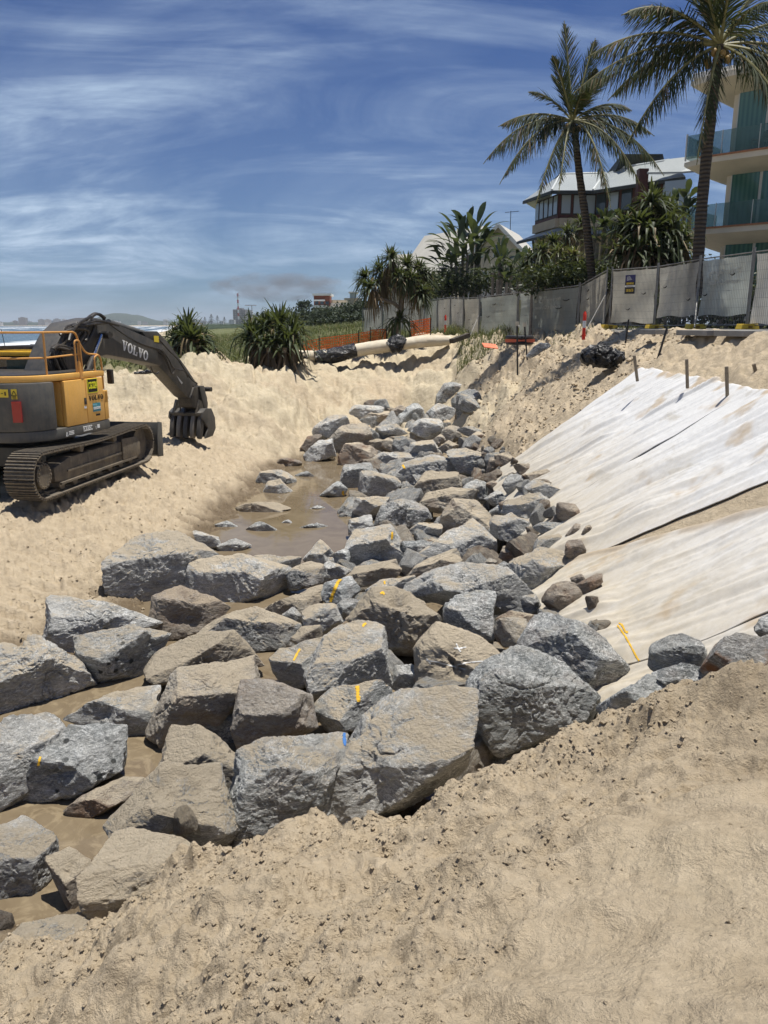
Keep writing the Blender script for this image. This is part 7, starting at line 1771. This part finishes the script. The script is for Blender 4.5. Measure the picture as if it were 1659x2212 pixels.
def foot(px, t, label, dx=0):
    p = fpos(px, t) + Vector((0, -.05, 0)); p.z = gz(p.x, p.y)
    r = empty('ballast_block', p, .3, label, 'ballast block', 'yellow fence feet')
    MB().prism([(-.32, 0), (.32, 0), (.27, .15), (-.27, .15)], 'y', -.12, .12).build('block', M_YFOOT, r, False, .015)
    MB().box(-.07, .07, -.125, -.1205, .03, .10).build('recess', plain('block_recess', (.25, .13, .02), .8), r)
foot(1612, 22.2, 'yellow fence foot nearest the frame edge'); foot(1500, 24.4, 'yellow fence foot topped with a heap of sand'); foot(1412, 27.1, 'yellow fence foot below the right edge of the hire sign panel')
foot(1314, 29.6, 'yellow fence foot below the left edge of the hire sign panel'); foot(1248, 32, 'yellow fence foot behind the near bollard'); foot(1117, 35, 'yellow fence foot beside the capped pickets')
def braced(px, t, dx, label):
    p = fpos(px, t); q = fpos(px+dx, t-1.6); b_ = MB().tube([p + Vector((0, 0, 1.25)), q + Vector((0, -.2, .05))], .022, 6).build('fence_brace', M_GALV); tag(b_, label, 'brace', 'raking fence braces')
braced(1305, 30.2, -52, 'raking steel brace leaning out behind the near bollard'); braced(1500, 24.8, -6, 'white steep brace in front of the hire sign neighbour panel'); braced(1034, 39.5, -22, 'raking brace near the far bollard')
# --- bollards
M_ORG = plain('bollard_red_orange', (.70, .045, .02), .5, var=.1); M_REFL = plain('reflective_white', (.75, .75, .74), .35, var=.05)
def bollard(px, pyb, t, h, label):
    p = at_t(px, pyb, t); p.z = min(p.z, gz(p.x, p.y)+.3); r = empty('bollard', p, 0, label, 'bollard', 'red and white bollards')
    s = h/.95; MB().tube([(0, 0, -.1), (0, 0, .34*s)], .065*s, 16).build('lower_post', M_ORG, r, True); MB().tube([(0, 0, .341*s), (0, 0, .60*s)], .066*s, 16).build('reflective_band', M_REFL, r, True)
    MB().tube([(0, 0, .601*s), (0, 0, .86*s), (0, 0, .90*s), (0, 0, .95*s)], [.065*s, .065*s, .045*s, .04*s], 16).build('top_post', M_ORG, r, True); MB().tube([(0, 0, .03*s), (0, 0, .07*s)], .09*s, 16).build('collar', M_ORG, r, True)
bollard(1262, 704, 27.0, .85, 'red and white bollard on the crumbling street edge')
bollard(962, 706, 42.0, .80, 'red topped white bollard in the far fence corner')
# --- rolled felt with black plastic wraps
M_ROLL = plain('felt_roll', (.60, .54, .42), .95, var=.12, scale=3, bump=.3, dirt=(.40, .32, .21), dirt_amt=.5)
def plastic():
    m = M('black_plastic', .22, 0, .6); O = m.co('Object'); m.col((.008, .008, .009))
    w = m.voro(m.map(O, (1, 1, 1.4)), 3.2, 'DISTANCE_TO_EDGE' if False else 'F1'); m.set('Normal', m.bump(m.math('ADD', w, m.noise(O, 9, 5, .6, .5)), 1.0, .10)); return m.m
M_PLAS = plastic()
def lumpy_tube(pts, rs, name, mat, parent, seed, amp=.15, flat=.75, n=44, sub=18):
    P = smooth_path([Vector(p) for p in pts], sub); m_ = len(P); R = np.interp(np.linspace(0, len(rs)-1, m_), range(len(rs)), rs); V = []
    for i, p in enumerate(P):
        d = (P[min(i+1, m_-1)]-P[max(i-1, 0)]).normalized(); sd = d.cross(Vector((0, 0, 1))).normalized(); up = sd.cross(d)
        for k_ in range(n): a = 2*math.pi*k_/n; V.append((p + (sd*math.cos(a) + up*math.sin(a)*flat)*R[i])[:])
    V = np.array(V); C = np.repeat(np.array([p[:] for p in P]), n, 0); s = 1 + amp*fbm3(V*2.4, 3, seed) + amp*1.1*np.abs(fbm3(V*5, 3, seed+5)) - amp*.9*np.exp(-(fbm3(V*4.2, 2, seed+8)/.09)**2)*(amp > .1); V = C + (V-C)*s[:, None]
    F = [(i*n+k_, i*n+(k_+1) % n, (i+1)*n+(k_+1) % n, (i+1)*n+k_) for i in range(m_-1) for k_ in range(n)]
    me = bpy.data.meshes.new(name); me.from_pydata([tuple(v) for v in V], [], F + [tuple(range(n))[::-1], tuple((m_-1)*n+k_ for k_ in range(n))]); me.update(); me.shade_smooth()
    return link(name, me, mat, parent)
Yr = 38.2
def Q(px, py, dy=0): return PY(px, py, Yr+dy)
rb = Q(780, 770); roll = empty('felt_roll', rb, 0, 'long cream roll of felt bound with black plastic lying on the sand crest', 'roll')
L_ = lambda *pp: [p - rb for p in pp]
lumpy_tube(L_(Q(575, 778, -1.2), Q(620, 772, -1.0), Q(660, 764, -.9)), [.10, .12, .16], 'felt_tail', M_ROLL, roll, 1, .06, .6)
lumpy_tube(L_(Q(640, 768, -.9), Q(700, 770, -.6), Q(740, 762, -.4), Q(800, 752, -.2), Q(850, 745, 0)), [.30, .36, .37, .38, .38], 'felt_core', M_ROLL, roll, 2, .04, .8)
lumpy_tube(L_(Q(868, 744, 0), Q(910, 738, .3), Q(950, 736, .5), Q(972, 735, .6)), [.34, .38, .33, .27], 'felt_core', M_ROLL, roll, 3, .05, .75)
lumpy_tube(L_(Q(678, 774, -.7), Q(720, 768, -.5), Q(768, 757, -.3)), [.42, .44, .41], 'plastic_wrap', M_PLAS, roll, 4, .14, .8)
lumpy_tube(L_(Q(610, 780, -1.0), Q(640, 776, -.9), Q(664, 772, -.8)), [.26, .34, .30], 'plastic_wrap', M_PLAS, roll, 5, .16, .7)
lumpy_tube(L_(Q(840, 752, -.25), Q(858, 742, -.2), Q(872, 748, -.2)), [.36, .50, .34], 'plastic_wrap', M_PLAS, roll, 6, .22, .85)
bag = lumpy_tube([PY(1254, 766, 22.3), PY(1285, 770, 22.2), PY(1318, 774, 22.1), PY(1350, 772, 22.0)], [.20, .42, .36, .18], 'plastic_bundle', M_PLAS, None, 9, .5, .75); tag(bag, 'crumpled black plastic bundle on the cut bank above the cloth', 'plastic sheet')
bag2 = lumpy_tube([PY(290, 806, 29), PY(315, 804, 29), PY(335, 802, 29)], [.05, .12, .05], 'plastic_bundle', M_PLAS, None, 10, .4, .6); tag(bag2, 'black plastic scrap on the crest behind the digger arm', 'plastic sheet')
# --- orange mesh
M_OMESH = plain('orange_mesh', (.80, .17, .03), .6, var=.12)
def mesh_fence(label, pts, h, y, cell=.11):
    a = [PY(px, py, yy) for px, py, yy in pts]; r = empty('orange_mesh_fence', a[0], 0, label, 'mesh fence', 'orange safety mesh'); o = a[0]; mb = MB(); pb = []
    for i in range(len(a)-1):
        A, B = a[i]-o, a[i+1]-o; L = (B-A).length; n = max(2, int(L/cell)); rows = max(3, int(h/cell))
        for q in range(n+1): p = A + (B-A)*q/n; s = .04*math.sin(q*.9); mb.bar(p, p + Vector((s, 0, h-.05*math.sin(q*.4)**2)), .045, .006, (0, 1, 0))
        for q in range(rows+1):
            z = h*q/rows; mb.bar(A + Vector((0, 0, z-.03*(q % 2))), B + Vector((0, 0, z-.02)), .010, .045, (0, 0, 1))
    ms = mb.build('mesh', M_OMESH, r); ms['kind'] = 'stuff'
    for p in a: MB().tube([p-o-Vector((0, 0, .3)), p-o+Vector((0, 0, h+.15))], .03, 6).build('star_post', MAT_STEEL, r)
    return r
mesh_fence('orange safety mesh sagging behind the felt roll', [(655, 772, 38.9), (690, 764, 39.2), (775, 752, 40), (800, 747, 40.4)], .72, 39)
mesh_fence('short red-orange mesh stretch beside the branching pandanus', [(800, 745, 40.6), (835, 741, 41.5)], .72, 41)
mesh_fence('orange mesh behind the young pandanus by the far fence', [(885, 727, 42), (930, 718, 43)], .75, 42)
# --- coil / lid at the pit corner, timber, dark slab
r = empty('drain_pipe_end', PY(1122, 742, 27.5), 0, 'black drain ring with orange band at the bank corner', 'pipe')
def ring(rad, tube_, z, name, mat, sq=1.0, n=40):
    MB().tube([(rad*math.cos(2*math.pi*k_/n), rad*sq*math.sin(2*math.pi*k_/n), z) for k_ in range(n+1)], tube_, 8).build(name, mat, r, True)
ring(.42, .06, .02, 'ring', MAT_BLACK); ring(.42, .07, .20, 'ring', MAT_BLACK)
MB().box(-.55, .45, -.42, -.38, .05, .15).build('band', plain('orange_plastic', (.75, .16, .07), .5), r)
o = MB().box(-.28, .28, -.15, .15, 0, .03).build('plastic_scrap', plain('orange_scrap', (.75, .17, .08), .6)); o.location = PY(1058, 748, 30); o.rotation_euler = (.5, .1, .3); tag(o, 'small orange plastic scrap half buried on the crest', 'plastic scrap')
add_rock('dark slate-grey slab leaning on the bank beside the drain ring', [(1135, 770), (1160, 742), (1190, 730), (1200, 742), (1165, 765), (1145, 775)], 'dark', 4.25, 991, .1, cat='boulder', thick=.4)
tb = MB().bar(PY(975, 737, 37.2), PY(1012, 724, 38.2), .22, .2).build('timber_beam', plain('dark_timber', (.055, .045, .035), .9)); tag(tb, 'dark timber beam at the end of the felt roll', 'beam')
sl = MB(); p0, p1 = PY(1400, 724, 20.5), PY(1462, 727, 20.0)
kerb = empty('broken_kerb', (p0+p1)/2, 0, 'broken grey kerb edge sticking out of the cut bank', 'kerb'); KO = kerb.location
for (a, b_, ya, yb_) in ((1394, 1428, 22.5, 22.0), (1478, 1545, 20.6, 19.4), (1560, 1625, 19.2, 18.2)):
    A, B = PY(a, 729, ya), PY(b_, 731 + (3 if a > 1500 else 0), yb_); A.z = B.z = 4.80; A -= KO; B -= KO
    MB().bar(A, B, .5, .13).build('kerb_piece', plain('kerb_concrete', (.24, .235, .22), .9, var=.2, scale=3), kerb, False, .01)
# ================================================================ FAR COAST
def far_mat(name, c, dark):
    m = M(name, .8, 0, .3); O = m.co('Object'); s = m.sep(O)
    w1 = m.math('GREATER_THAN', m.math('FRACT', m.math('MULTIPLY', s[2], 1/3.2)), .45); w2 = m.math('GREATER_THAN', m.math('FRACT', m.math('MULTIPLY', m.math('ADD', s[0], s[1]), 1/5.0)), .35)
    m.col(m.mix(m.math('MULTIPLY', w1, w2), c, dark)); return m.m
FM = [far_mat('tower_grey', (.36, .35, .33), (.12, .13, .14)), far_mat('tower_white', (.62, .62, .60), (.25, .27, .29)), far_mat('tower_brown', (.26, .21, .17), (.10, .10, .10)), far_mat('tower_cream', (.52, .47, .40), (.20, .20, .20))]
rg = random.Random(17)
def tower(px, pyt, w, t, mat, label, name='apartment_tower', pyb=699, group='distant skyline across the bay'):
    a = at_t(px, pyb, t); tp2 = at_t(px, pyt, t); W = w*t/FPX; h = tp2.z - SEA_Z - 2
    r = empty(name, (a.x, a.y, SEA_Z+1.5), rg.uniform(-.3, .3), label, 'building', group)
    d = W*rg.uniform(.5, .9)
    MB().box(-W/2, W/2, 0, d, 0, h).build('wall', mat, r); MB().box(-W*.25, W*.2, d*.2, d*.7, h, h+W*.10).build('roof_plant', mat, r)
    return r
named = [(48, 686, 15, 0, 'broad brown block, widest of the towers at the seaward end', 2), (90, 690, 14, 0, 'grey twin-topped block right of the broad brown one', 0), (103, 690, 12, 0, 'pale grey slab tower left of the white fin tower', 3), (123, 689, 14, 0, 'dark stepped tower with white fins', 0), (138, 689, 8, 0, 'slim white fin tower', 1),
         (174, 689, 12, 0, 'tall pale tower near where the boom crosses the skyline', 3), (183, 690, 7, 0, 'slim white tower left of the boom hoses', 1), (198, 692, 14, 0, 'white banded block just left of the boom', 1), (357, 690, 9, 0, 'white tower below the wooded headland', 1), (423, 690, 16, 0, 'broad white block right of the wooded headland', 1), (436, 693, 12, 0, 'pale block at the right end of the skyline', 3)]
for px, pyt, w, _, lab, mi in named: tower(px, pyt, w, 3000, FM[mi], 'distant ' + lab)
for k in range(38):
    px = rg.uniform(-40, 460); tower(px, rg.uniform(692.5, 696.5), rg.uniform(5, 11), 3000 + rg.uniform(-60, 120), rg.choice(FM), 'small low building in the distant bay skyline')
def ridge(name, label, pts, t, d, mat, kind='structure', seed=1):
    """wooded hill: profile pts (px, py) with rounded depth"""
    n = 80; xs = np.linspace(pts[0][0], pts[-1][0], n); ys = np.interp(xs, [p[0] for p in pts], [p[1] for p in pts]); vs, fs = [], []
    ys = ys + .8*fbm2(xs*.5, xs*0, 4, seed)
    for i in range(n):
        top = at_t(xs[i], ys[i], t); b0 = SEA_Z-2
        for j in range(9):
            a = math.pi*j/8; vs.append((top.x, top.y - d*math.cos(a), b0 + (top.z-b0)*math.sin(a)**.8))
    for i in range(n-1):
        for j in range(8): q = i*9+j; fs.append((q, q+9, q+10, q+1))
    o = mesh_obj(name, vs, fs, mat, None, True); tag(o, label, kind=kind); return o
mw = M('far_wood', .95, 0, .1); P = mw.pos(); nf = mw.noise(P, .08, 6, .7); mw.col(mw.mix(nf, (.018, .032, .022), (.065, .085, .050))); mw.set('Normal', mw.bump(nf, 1.0, 6.0)); M_WOODF = mw.m
ridge('headland', 'low wooded headland behind the distant skyline', [(200, 700), (222, 684), (235, 679), (250, 676), (270, 677), (285, 680), (297, 680), (310, 685), (330, 691), (360, 695), (480, 699)], 3400, 150, M_WOODF, seed=3)
ridge('far_shore', 'dark strip of far shore under the skyline', [(-260, 697), (0, 696), (150, 697), (330, 697), (520, 697)], 3060, 60, M_WOODF, seed=4)
ridge('coastal_scrub_hill', 'scrub covered foredune running up the coast', [(440, 701), (520, 700), (560, 696), (620, 690), (700, 684), (760, 678), (860, 672), (1000, 664)], 420, 30, M_WOODF, seed=5)
# mid-distance construction site with crane
cs = tower(517, 668, 28, 1400, far_mat('site_block', (.16, .15, .15), (.34, .31, .28)), 'grey apartment block under construction beside the crane', pyb=698, group='far buildings up the coast')
tower(540, 670, 10, 1380, FM[3], 'cream stair tower joined to the block under construction', pyb=698, group='far buildings up the coast'); tower(500, 690, 12, 1350, FM[1], 'small white house left of the construction block', pyb=699, group='far buildings up the coast'); tower(550, 690, 14, 1300, FM[1], 'low white houses right of the construction block', pyb=699, group='far buildings up the coast')
tower(478, 693, 8, 1500, FM[1], 'tiny white house on the far beach front', pyb=699, group='far buildings up the coast')
c0 = at_t(515.5, 690, 1390); c1 = at_t(515.5, 634, 1390); cr = empty('tower_crane', c0, 0, 'red and white construction crane on the far building', 'crane'); H = (c1-c0).z
for k in range(8): MB().box(-1.3, 1.3, -1.3, 1.3, H*k/8, H*(k+1)/8-.05).build('mast_section', (plain('crane_red', (.5, .06, .04), .6) if k % 2 else M_WHITE), cr)
MB().tube([(0, 0, H*.96), (2, 0, H*1.02)], .8, 6).build('jib', M_WHITE, cr)
d0 = at_t(545, 690, 1390); d1 = at_t(545, 659, 1390); cr2 = empty('tower_crane', d0, 0, 'thin flat-top crane right of the red and white crane', 'crane'); H = (d1-d0).z
MB().box(-.6, .6, -.6, .6, 0, H).build('mast_section', FM[0], cr2); MB().box(-12, 8, -.5, .5, H-1, H).build('jib', plain('jib_red', (.32, .14, .10), .6), cr2)
# far pines and scrub trees
def pine(px, pyt, pyb, t, label, seed, wid=.32):
    rg = random.Random(seed); a = at_t(px, pyb, t); top = at_t(px, pyt, t); h = top.z-a.z; r = empty('norfolk_pine', a, 0, label, 'tree', 'pines on the far foredune')
    MB().tube([(0, 0, -h*.2), (0, 0, h)], [h*.03, h*.006], 6).build('trunk', MB_TRUNK, r); lv = Leaves()
    for k in range(420):
        f = rg.random()**.8; z = h*(.08+.9*f); w = h*wid*(1-f)**.8*rg.uniform(.3, 1); a_ = rg.uniform(0, 6.283); p = Vector((math.cos(a_)*w, math.sin(a_)*w, z - w*.2)); d = Vector((math.cos(a_), math.sin(a_), rg.uniform(-.2, .5))); e = Vector((-math.sin(a_), math.cos(a_), rg.uniform(-.4, .4))); s = h*.05
        lv.quad(p-e*s*.6, p-d*s, p+e*s*.6, p+d*s, rg.uniform(.1, .9))
    lv.build('crown', ML_FAR, r); return r
for k, (px, pyt, pyb, w) in enumerate([(580, 668, 694, .3), (589, 661, 692, .28), (597, 664, 692, .28), (572, 674, 695, .3), (604, 666, 690, .28), (614, 672, 690, .35), (640, 662, 686, .3), (457, 678, 698, .5), (470, 681, 698, .5), (443, 684, 699, .5), (628, 674, 690, .4), (485, 684, 698, .5)]):
    pine(px, pyt, pyb, 300 if px > 560 else 1100, ['pine on the far foredune, one of the pointed row', 'rounded tree far along the beach front'][px < 560], 60+k, w)
leaf_mass('scrub_tree', 'bushy round-topped tree left of the far red brick house', 'tree', [(655, 664, 0, 1.0, .8), (663, 657, 2, 1.0, .8), (650, 658, 0, .8, .7)], 150, 71, ML_FAR, 260, .35, 'trees near the far beach house', None, True, 5)
def scrub(label, spots, y, seed, n, size):
    r = leaf_mass('coastal_scrub', label, 'scrub', spots, y, seed, ML_FAR, n, size, None, None, False, 4.0); r['kind'] = 'stuff'
scrub('dark coastal scrub massed below the far beach house', [(556+16*k, 694-1.7*k, 3*math.sin(k*2.1), 2.3, 1.25+.25*math.sin(k*1.3)) for k in range(16)], 130, 72, 330, .45)
scrub('dark scrub in front of the far beach house terrace', [(690, 688, 0, 1.4, 1.0), (715, 684, 0, 1.4, 1.0), (740, 680, 1, 1.4, 1.1), (765, 672, 0, 1.5, 1.4), (790, 668, 0, 1.6, 1.6), (815, 664, 0, 1.6, 1.8), (755, 690, -3, 1.5, .8), (725, 694, -3, 1.4, .6), (690, 696, -3, 1.4, .5), (780, 690, -3, 1.4, .9)], 100, 73, 500, .3)
# smoke drifting from a far fire
a = at_t(600, 620, 900)
sm = MB().box(-92, 96, -40, 40, -20, 20).build('smoke', None); sm.location = a; tag(sm, 'grey smoke drifting low over the far coast', 'smoke', kind='stuff')
m_ = bpy.data.materials.new('smoke_volume'); m_.use_nodes = True; t_ = m_.node_tree; t_.nodes.clear(); sm.data.materials.append(m_)
o_ = t_.nodes.new('ShaderNodeOutputMaterial'); v_ = t_.nodes.new('ShaderNodeVolumePrincipled'); v_.inputs['Color'].default_value = (.40, .42, .46, 1)
tc_ = t_.nodes.new('ShaderNodeTexCoord'); n_ = t_.nodes.new('ShaderNodeTexNoise'); n_.inputs['Scale'].default_value = .055; n_.inputs['Detail'].default_value = 5; n_.inputs['Roughness'].default_value = .6
mp = t_.nodes.new('ShaderNodeMapping'); mp.inputs['Scale'].default_value = (.6, 1, 1.5); t_.links.new(tc_.outputs['Object'], mp.inputs[0]); t_.links.new(mp.outputs[0], n_.inputs['Vector'])
gr = t_.nodes.new('ShaderNodeTexGradient'); gr.gradient_type = 'SPHERICAL'; mg_ = t_.nodes.new('ShaderNodeMapping'); mg_.inputs['Scale'].default_value = (1/94, 1/42, 1/20); t_.links.new(tc_.outputs['Object'], mg_.inputs[0]); t_.links.new(mg_.outputs[0], gr.inputs[0])
ad = t_.nodes.new('ShaderNodeMath'); ad.operation = 'MULTIPLY_ADD'; ad.inputs[1].default_value = .36; ad.inputs[2].default_value = -.785
pl_ = t_.nodes.new('ShaderNodeMath'); pl_.operation = 'MULTIPLY'; pl_.use_clamp = True; pl_.inputs[1].default_value = 4.5; t_.links.new(gr.outputs['Fac'], pl_.inputs[0]); t_.links.new(pl_.outputs[0], ad.inputs[0])
a2 = t_.nodes.new('ShaderNodeMath'); a2.operation = 'ADD'; t_.links.new(ad.outputs[0], a2.inputs[0]); t_.links.new(n_.outputs['Fac'], a2.inputs[1])
mu = t_.nodes.new('ShaderNodeMath'); mu.operation = 'MULTIPLY'; mu.use_clamp = True; mu.inputs[1].default_value = .24; t_.links.new(a2.outputs[0], mu.inputs[0]); t_.links.new(mu.outputs[0], v_.inputs['Density']); t_.links.new(v_.outputs[0], o_.inputs['Volume'])
SC.cycles.volume_step_rate = 4.0
# clods of sand broken off along the mound and bank (nobody could count them)
rg = random.Random(90); CV, CF = [], []; nb_ = 0
V0, F0 = ICO[2]
V1 = np.concatenate([V0]); 
bm = bmesh.new(); bmesh.ops.create_icosphere(bm, subdivisions=1, radius=1.0); bm.verts.ensure_lookup_table(); V0 = np.array([v.co[:] for v in bm.verts]); F0 = np.array([[v.index for v in f.verts] for f in bm.faces]); bm.free()
V0 = np.array([(1, 0, 0), (-1, 0, 0), (0, 1, 0), (0, -1, 0), (0, 0, 1), (0, 0, -1), (.6, .6, .55), (-.65, .5, .5), (-.5, -.65, .6), (.6, -.55, .6)], float)
F0 = np.array([(0, 6, 9), (6, 4, 9), (6, 2, 4), (2, 7, 4), (7, 1, 4), (1, 8, 4), (8, 3, 4), (3, 9, 4), (3, 0, 9), (0, 2, 6), (2, 1, 7), (1, 3, 8), (2, 0, 5), (1, 2, 5), (3, 1, 5), (0, 3, 5)])
cx_l, cy_l, cs_l = [], [], []
def clod_mask(x, y): return fbm2(np.array(x)*1.3, np.array(y)*1.3, 3, 81) + .5*fbm2(np.array(x)*5, np.array(y)*5, 2, 83)
cand = [(rg.uniform(-.75, .75), 1.5 + 4.3*rg.random()) for _ in range(24000)]
cx0 = [a*(y+.4) for a, y in cand]; cy0 = [y for _, y in cand]; ms = clod_mask(cx0, cy0)
for x, y, q in zip(cx0, cy0, ms):
    if rg.random() > .10 + 1.0*max(0, min(1, (q+.25)/.5)): continue
    if x > .2 + .5*(y-1.8) and y < 3.4 and rg.random() < .9: continue
    u = rg.random(); cx_l.append(x); cy_l.append(y); cs_l.append((.0035 + .009*u**2 + (.012*rg.random() if rg.random() < .025 else 0))*(.6+.16*y))
for _ in range(3500):
    y = rg.uniform(9, 30); x = rg.uniform(-.5*y, -3.8); cx_l.append(x); cy_l.append(y); cs_l.append(.007 + .022*rg.random()**4)
for _ in range(5000):
    y = rg.uniform(20, 36); x = rg.uniform(3, 8); cx_l.append(x); cy_l.append(y); cs_l.append(.012 + .05*rg.random()**4)
cz_l = ground_h(np.array(cx_l), np.array(cy_l))
for x, y, z, s in zip(cx_l, cy_l, cz_l, cs_l):
    j = 1 + .35*(np.random.RandomState(int((x*997+y*131)*1000) % 2**31).rand(len(V0))-.5)
    CV.append(V0*j[:, None]*np.array([s*rg.uniform(.8, 1.3), s*rg.uniform(.8, 1.3), s*rg.uniform(.6, .9)]) + np.array([x, y, z+s*.25])); CF.append(F0+nb_); nb_ += len(V0)
tag(link('sand_clods', np_mesh('sand_clods', np.concatenate(CV), np.concatenate(CF), False), MAT_SAND), 'loose clods of damp sand strewn over mound and banks', 'sand clods', kind='stuff')
# haze over the whole place
hz = MB().box(-9800, 9800, -300, 9800, -9, 115).build('haze', None); tag(hz, 'thin sea haze softening the far coast', 'haze', kind='stuff')
hm = bpy.data.materials.new('haze_air'); hm.use_nodes = True; ht = hm.node_tree; ht.nodes.clear(); ho = ht.nodes.new('ShaderNodeOutputMaterial'); hv = ht.nodes.new('ShaderNodeVolumePrincipled')
hv.inputs['Color'].default_value = (.80, .87, .95, 1); hv.inputs['Density'].default_value = .00015; hv.inputs['Anisotropy'].default_value = .2; ht.links.new(hv.outputs[0], ho.inputs['Volume']); hz.data.materials.append(hm)
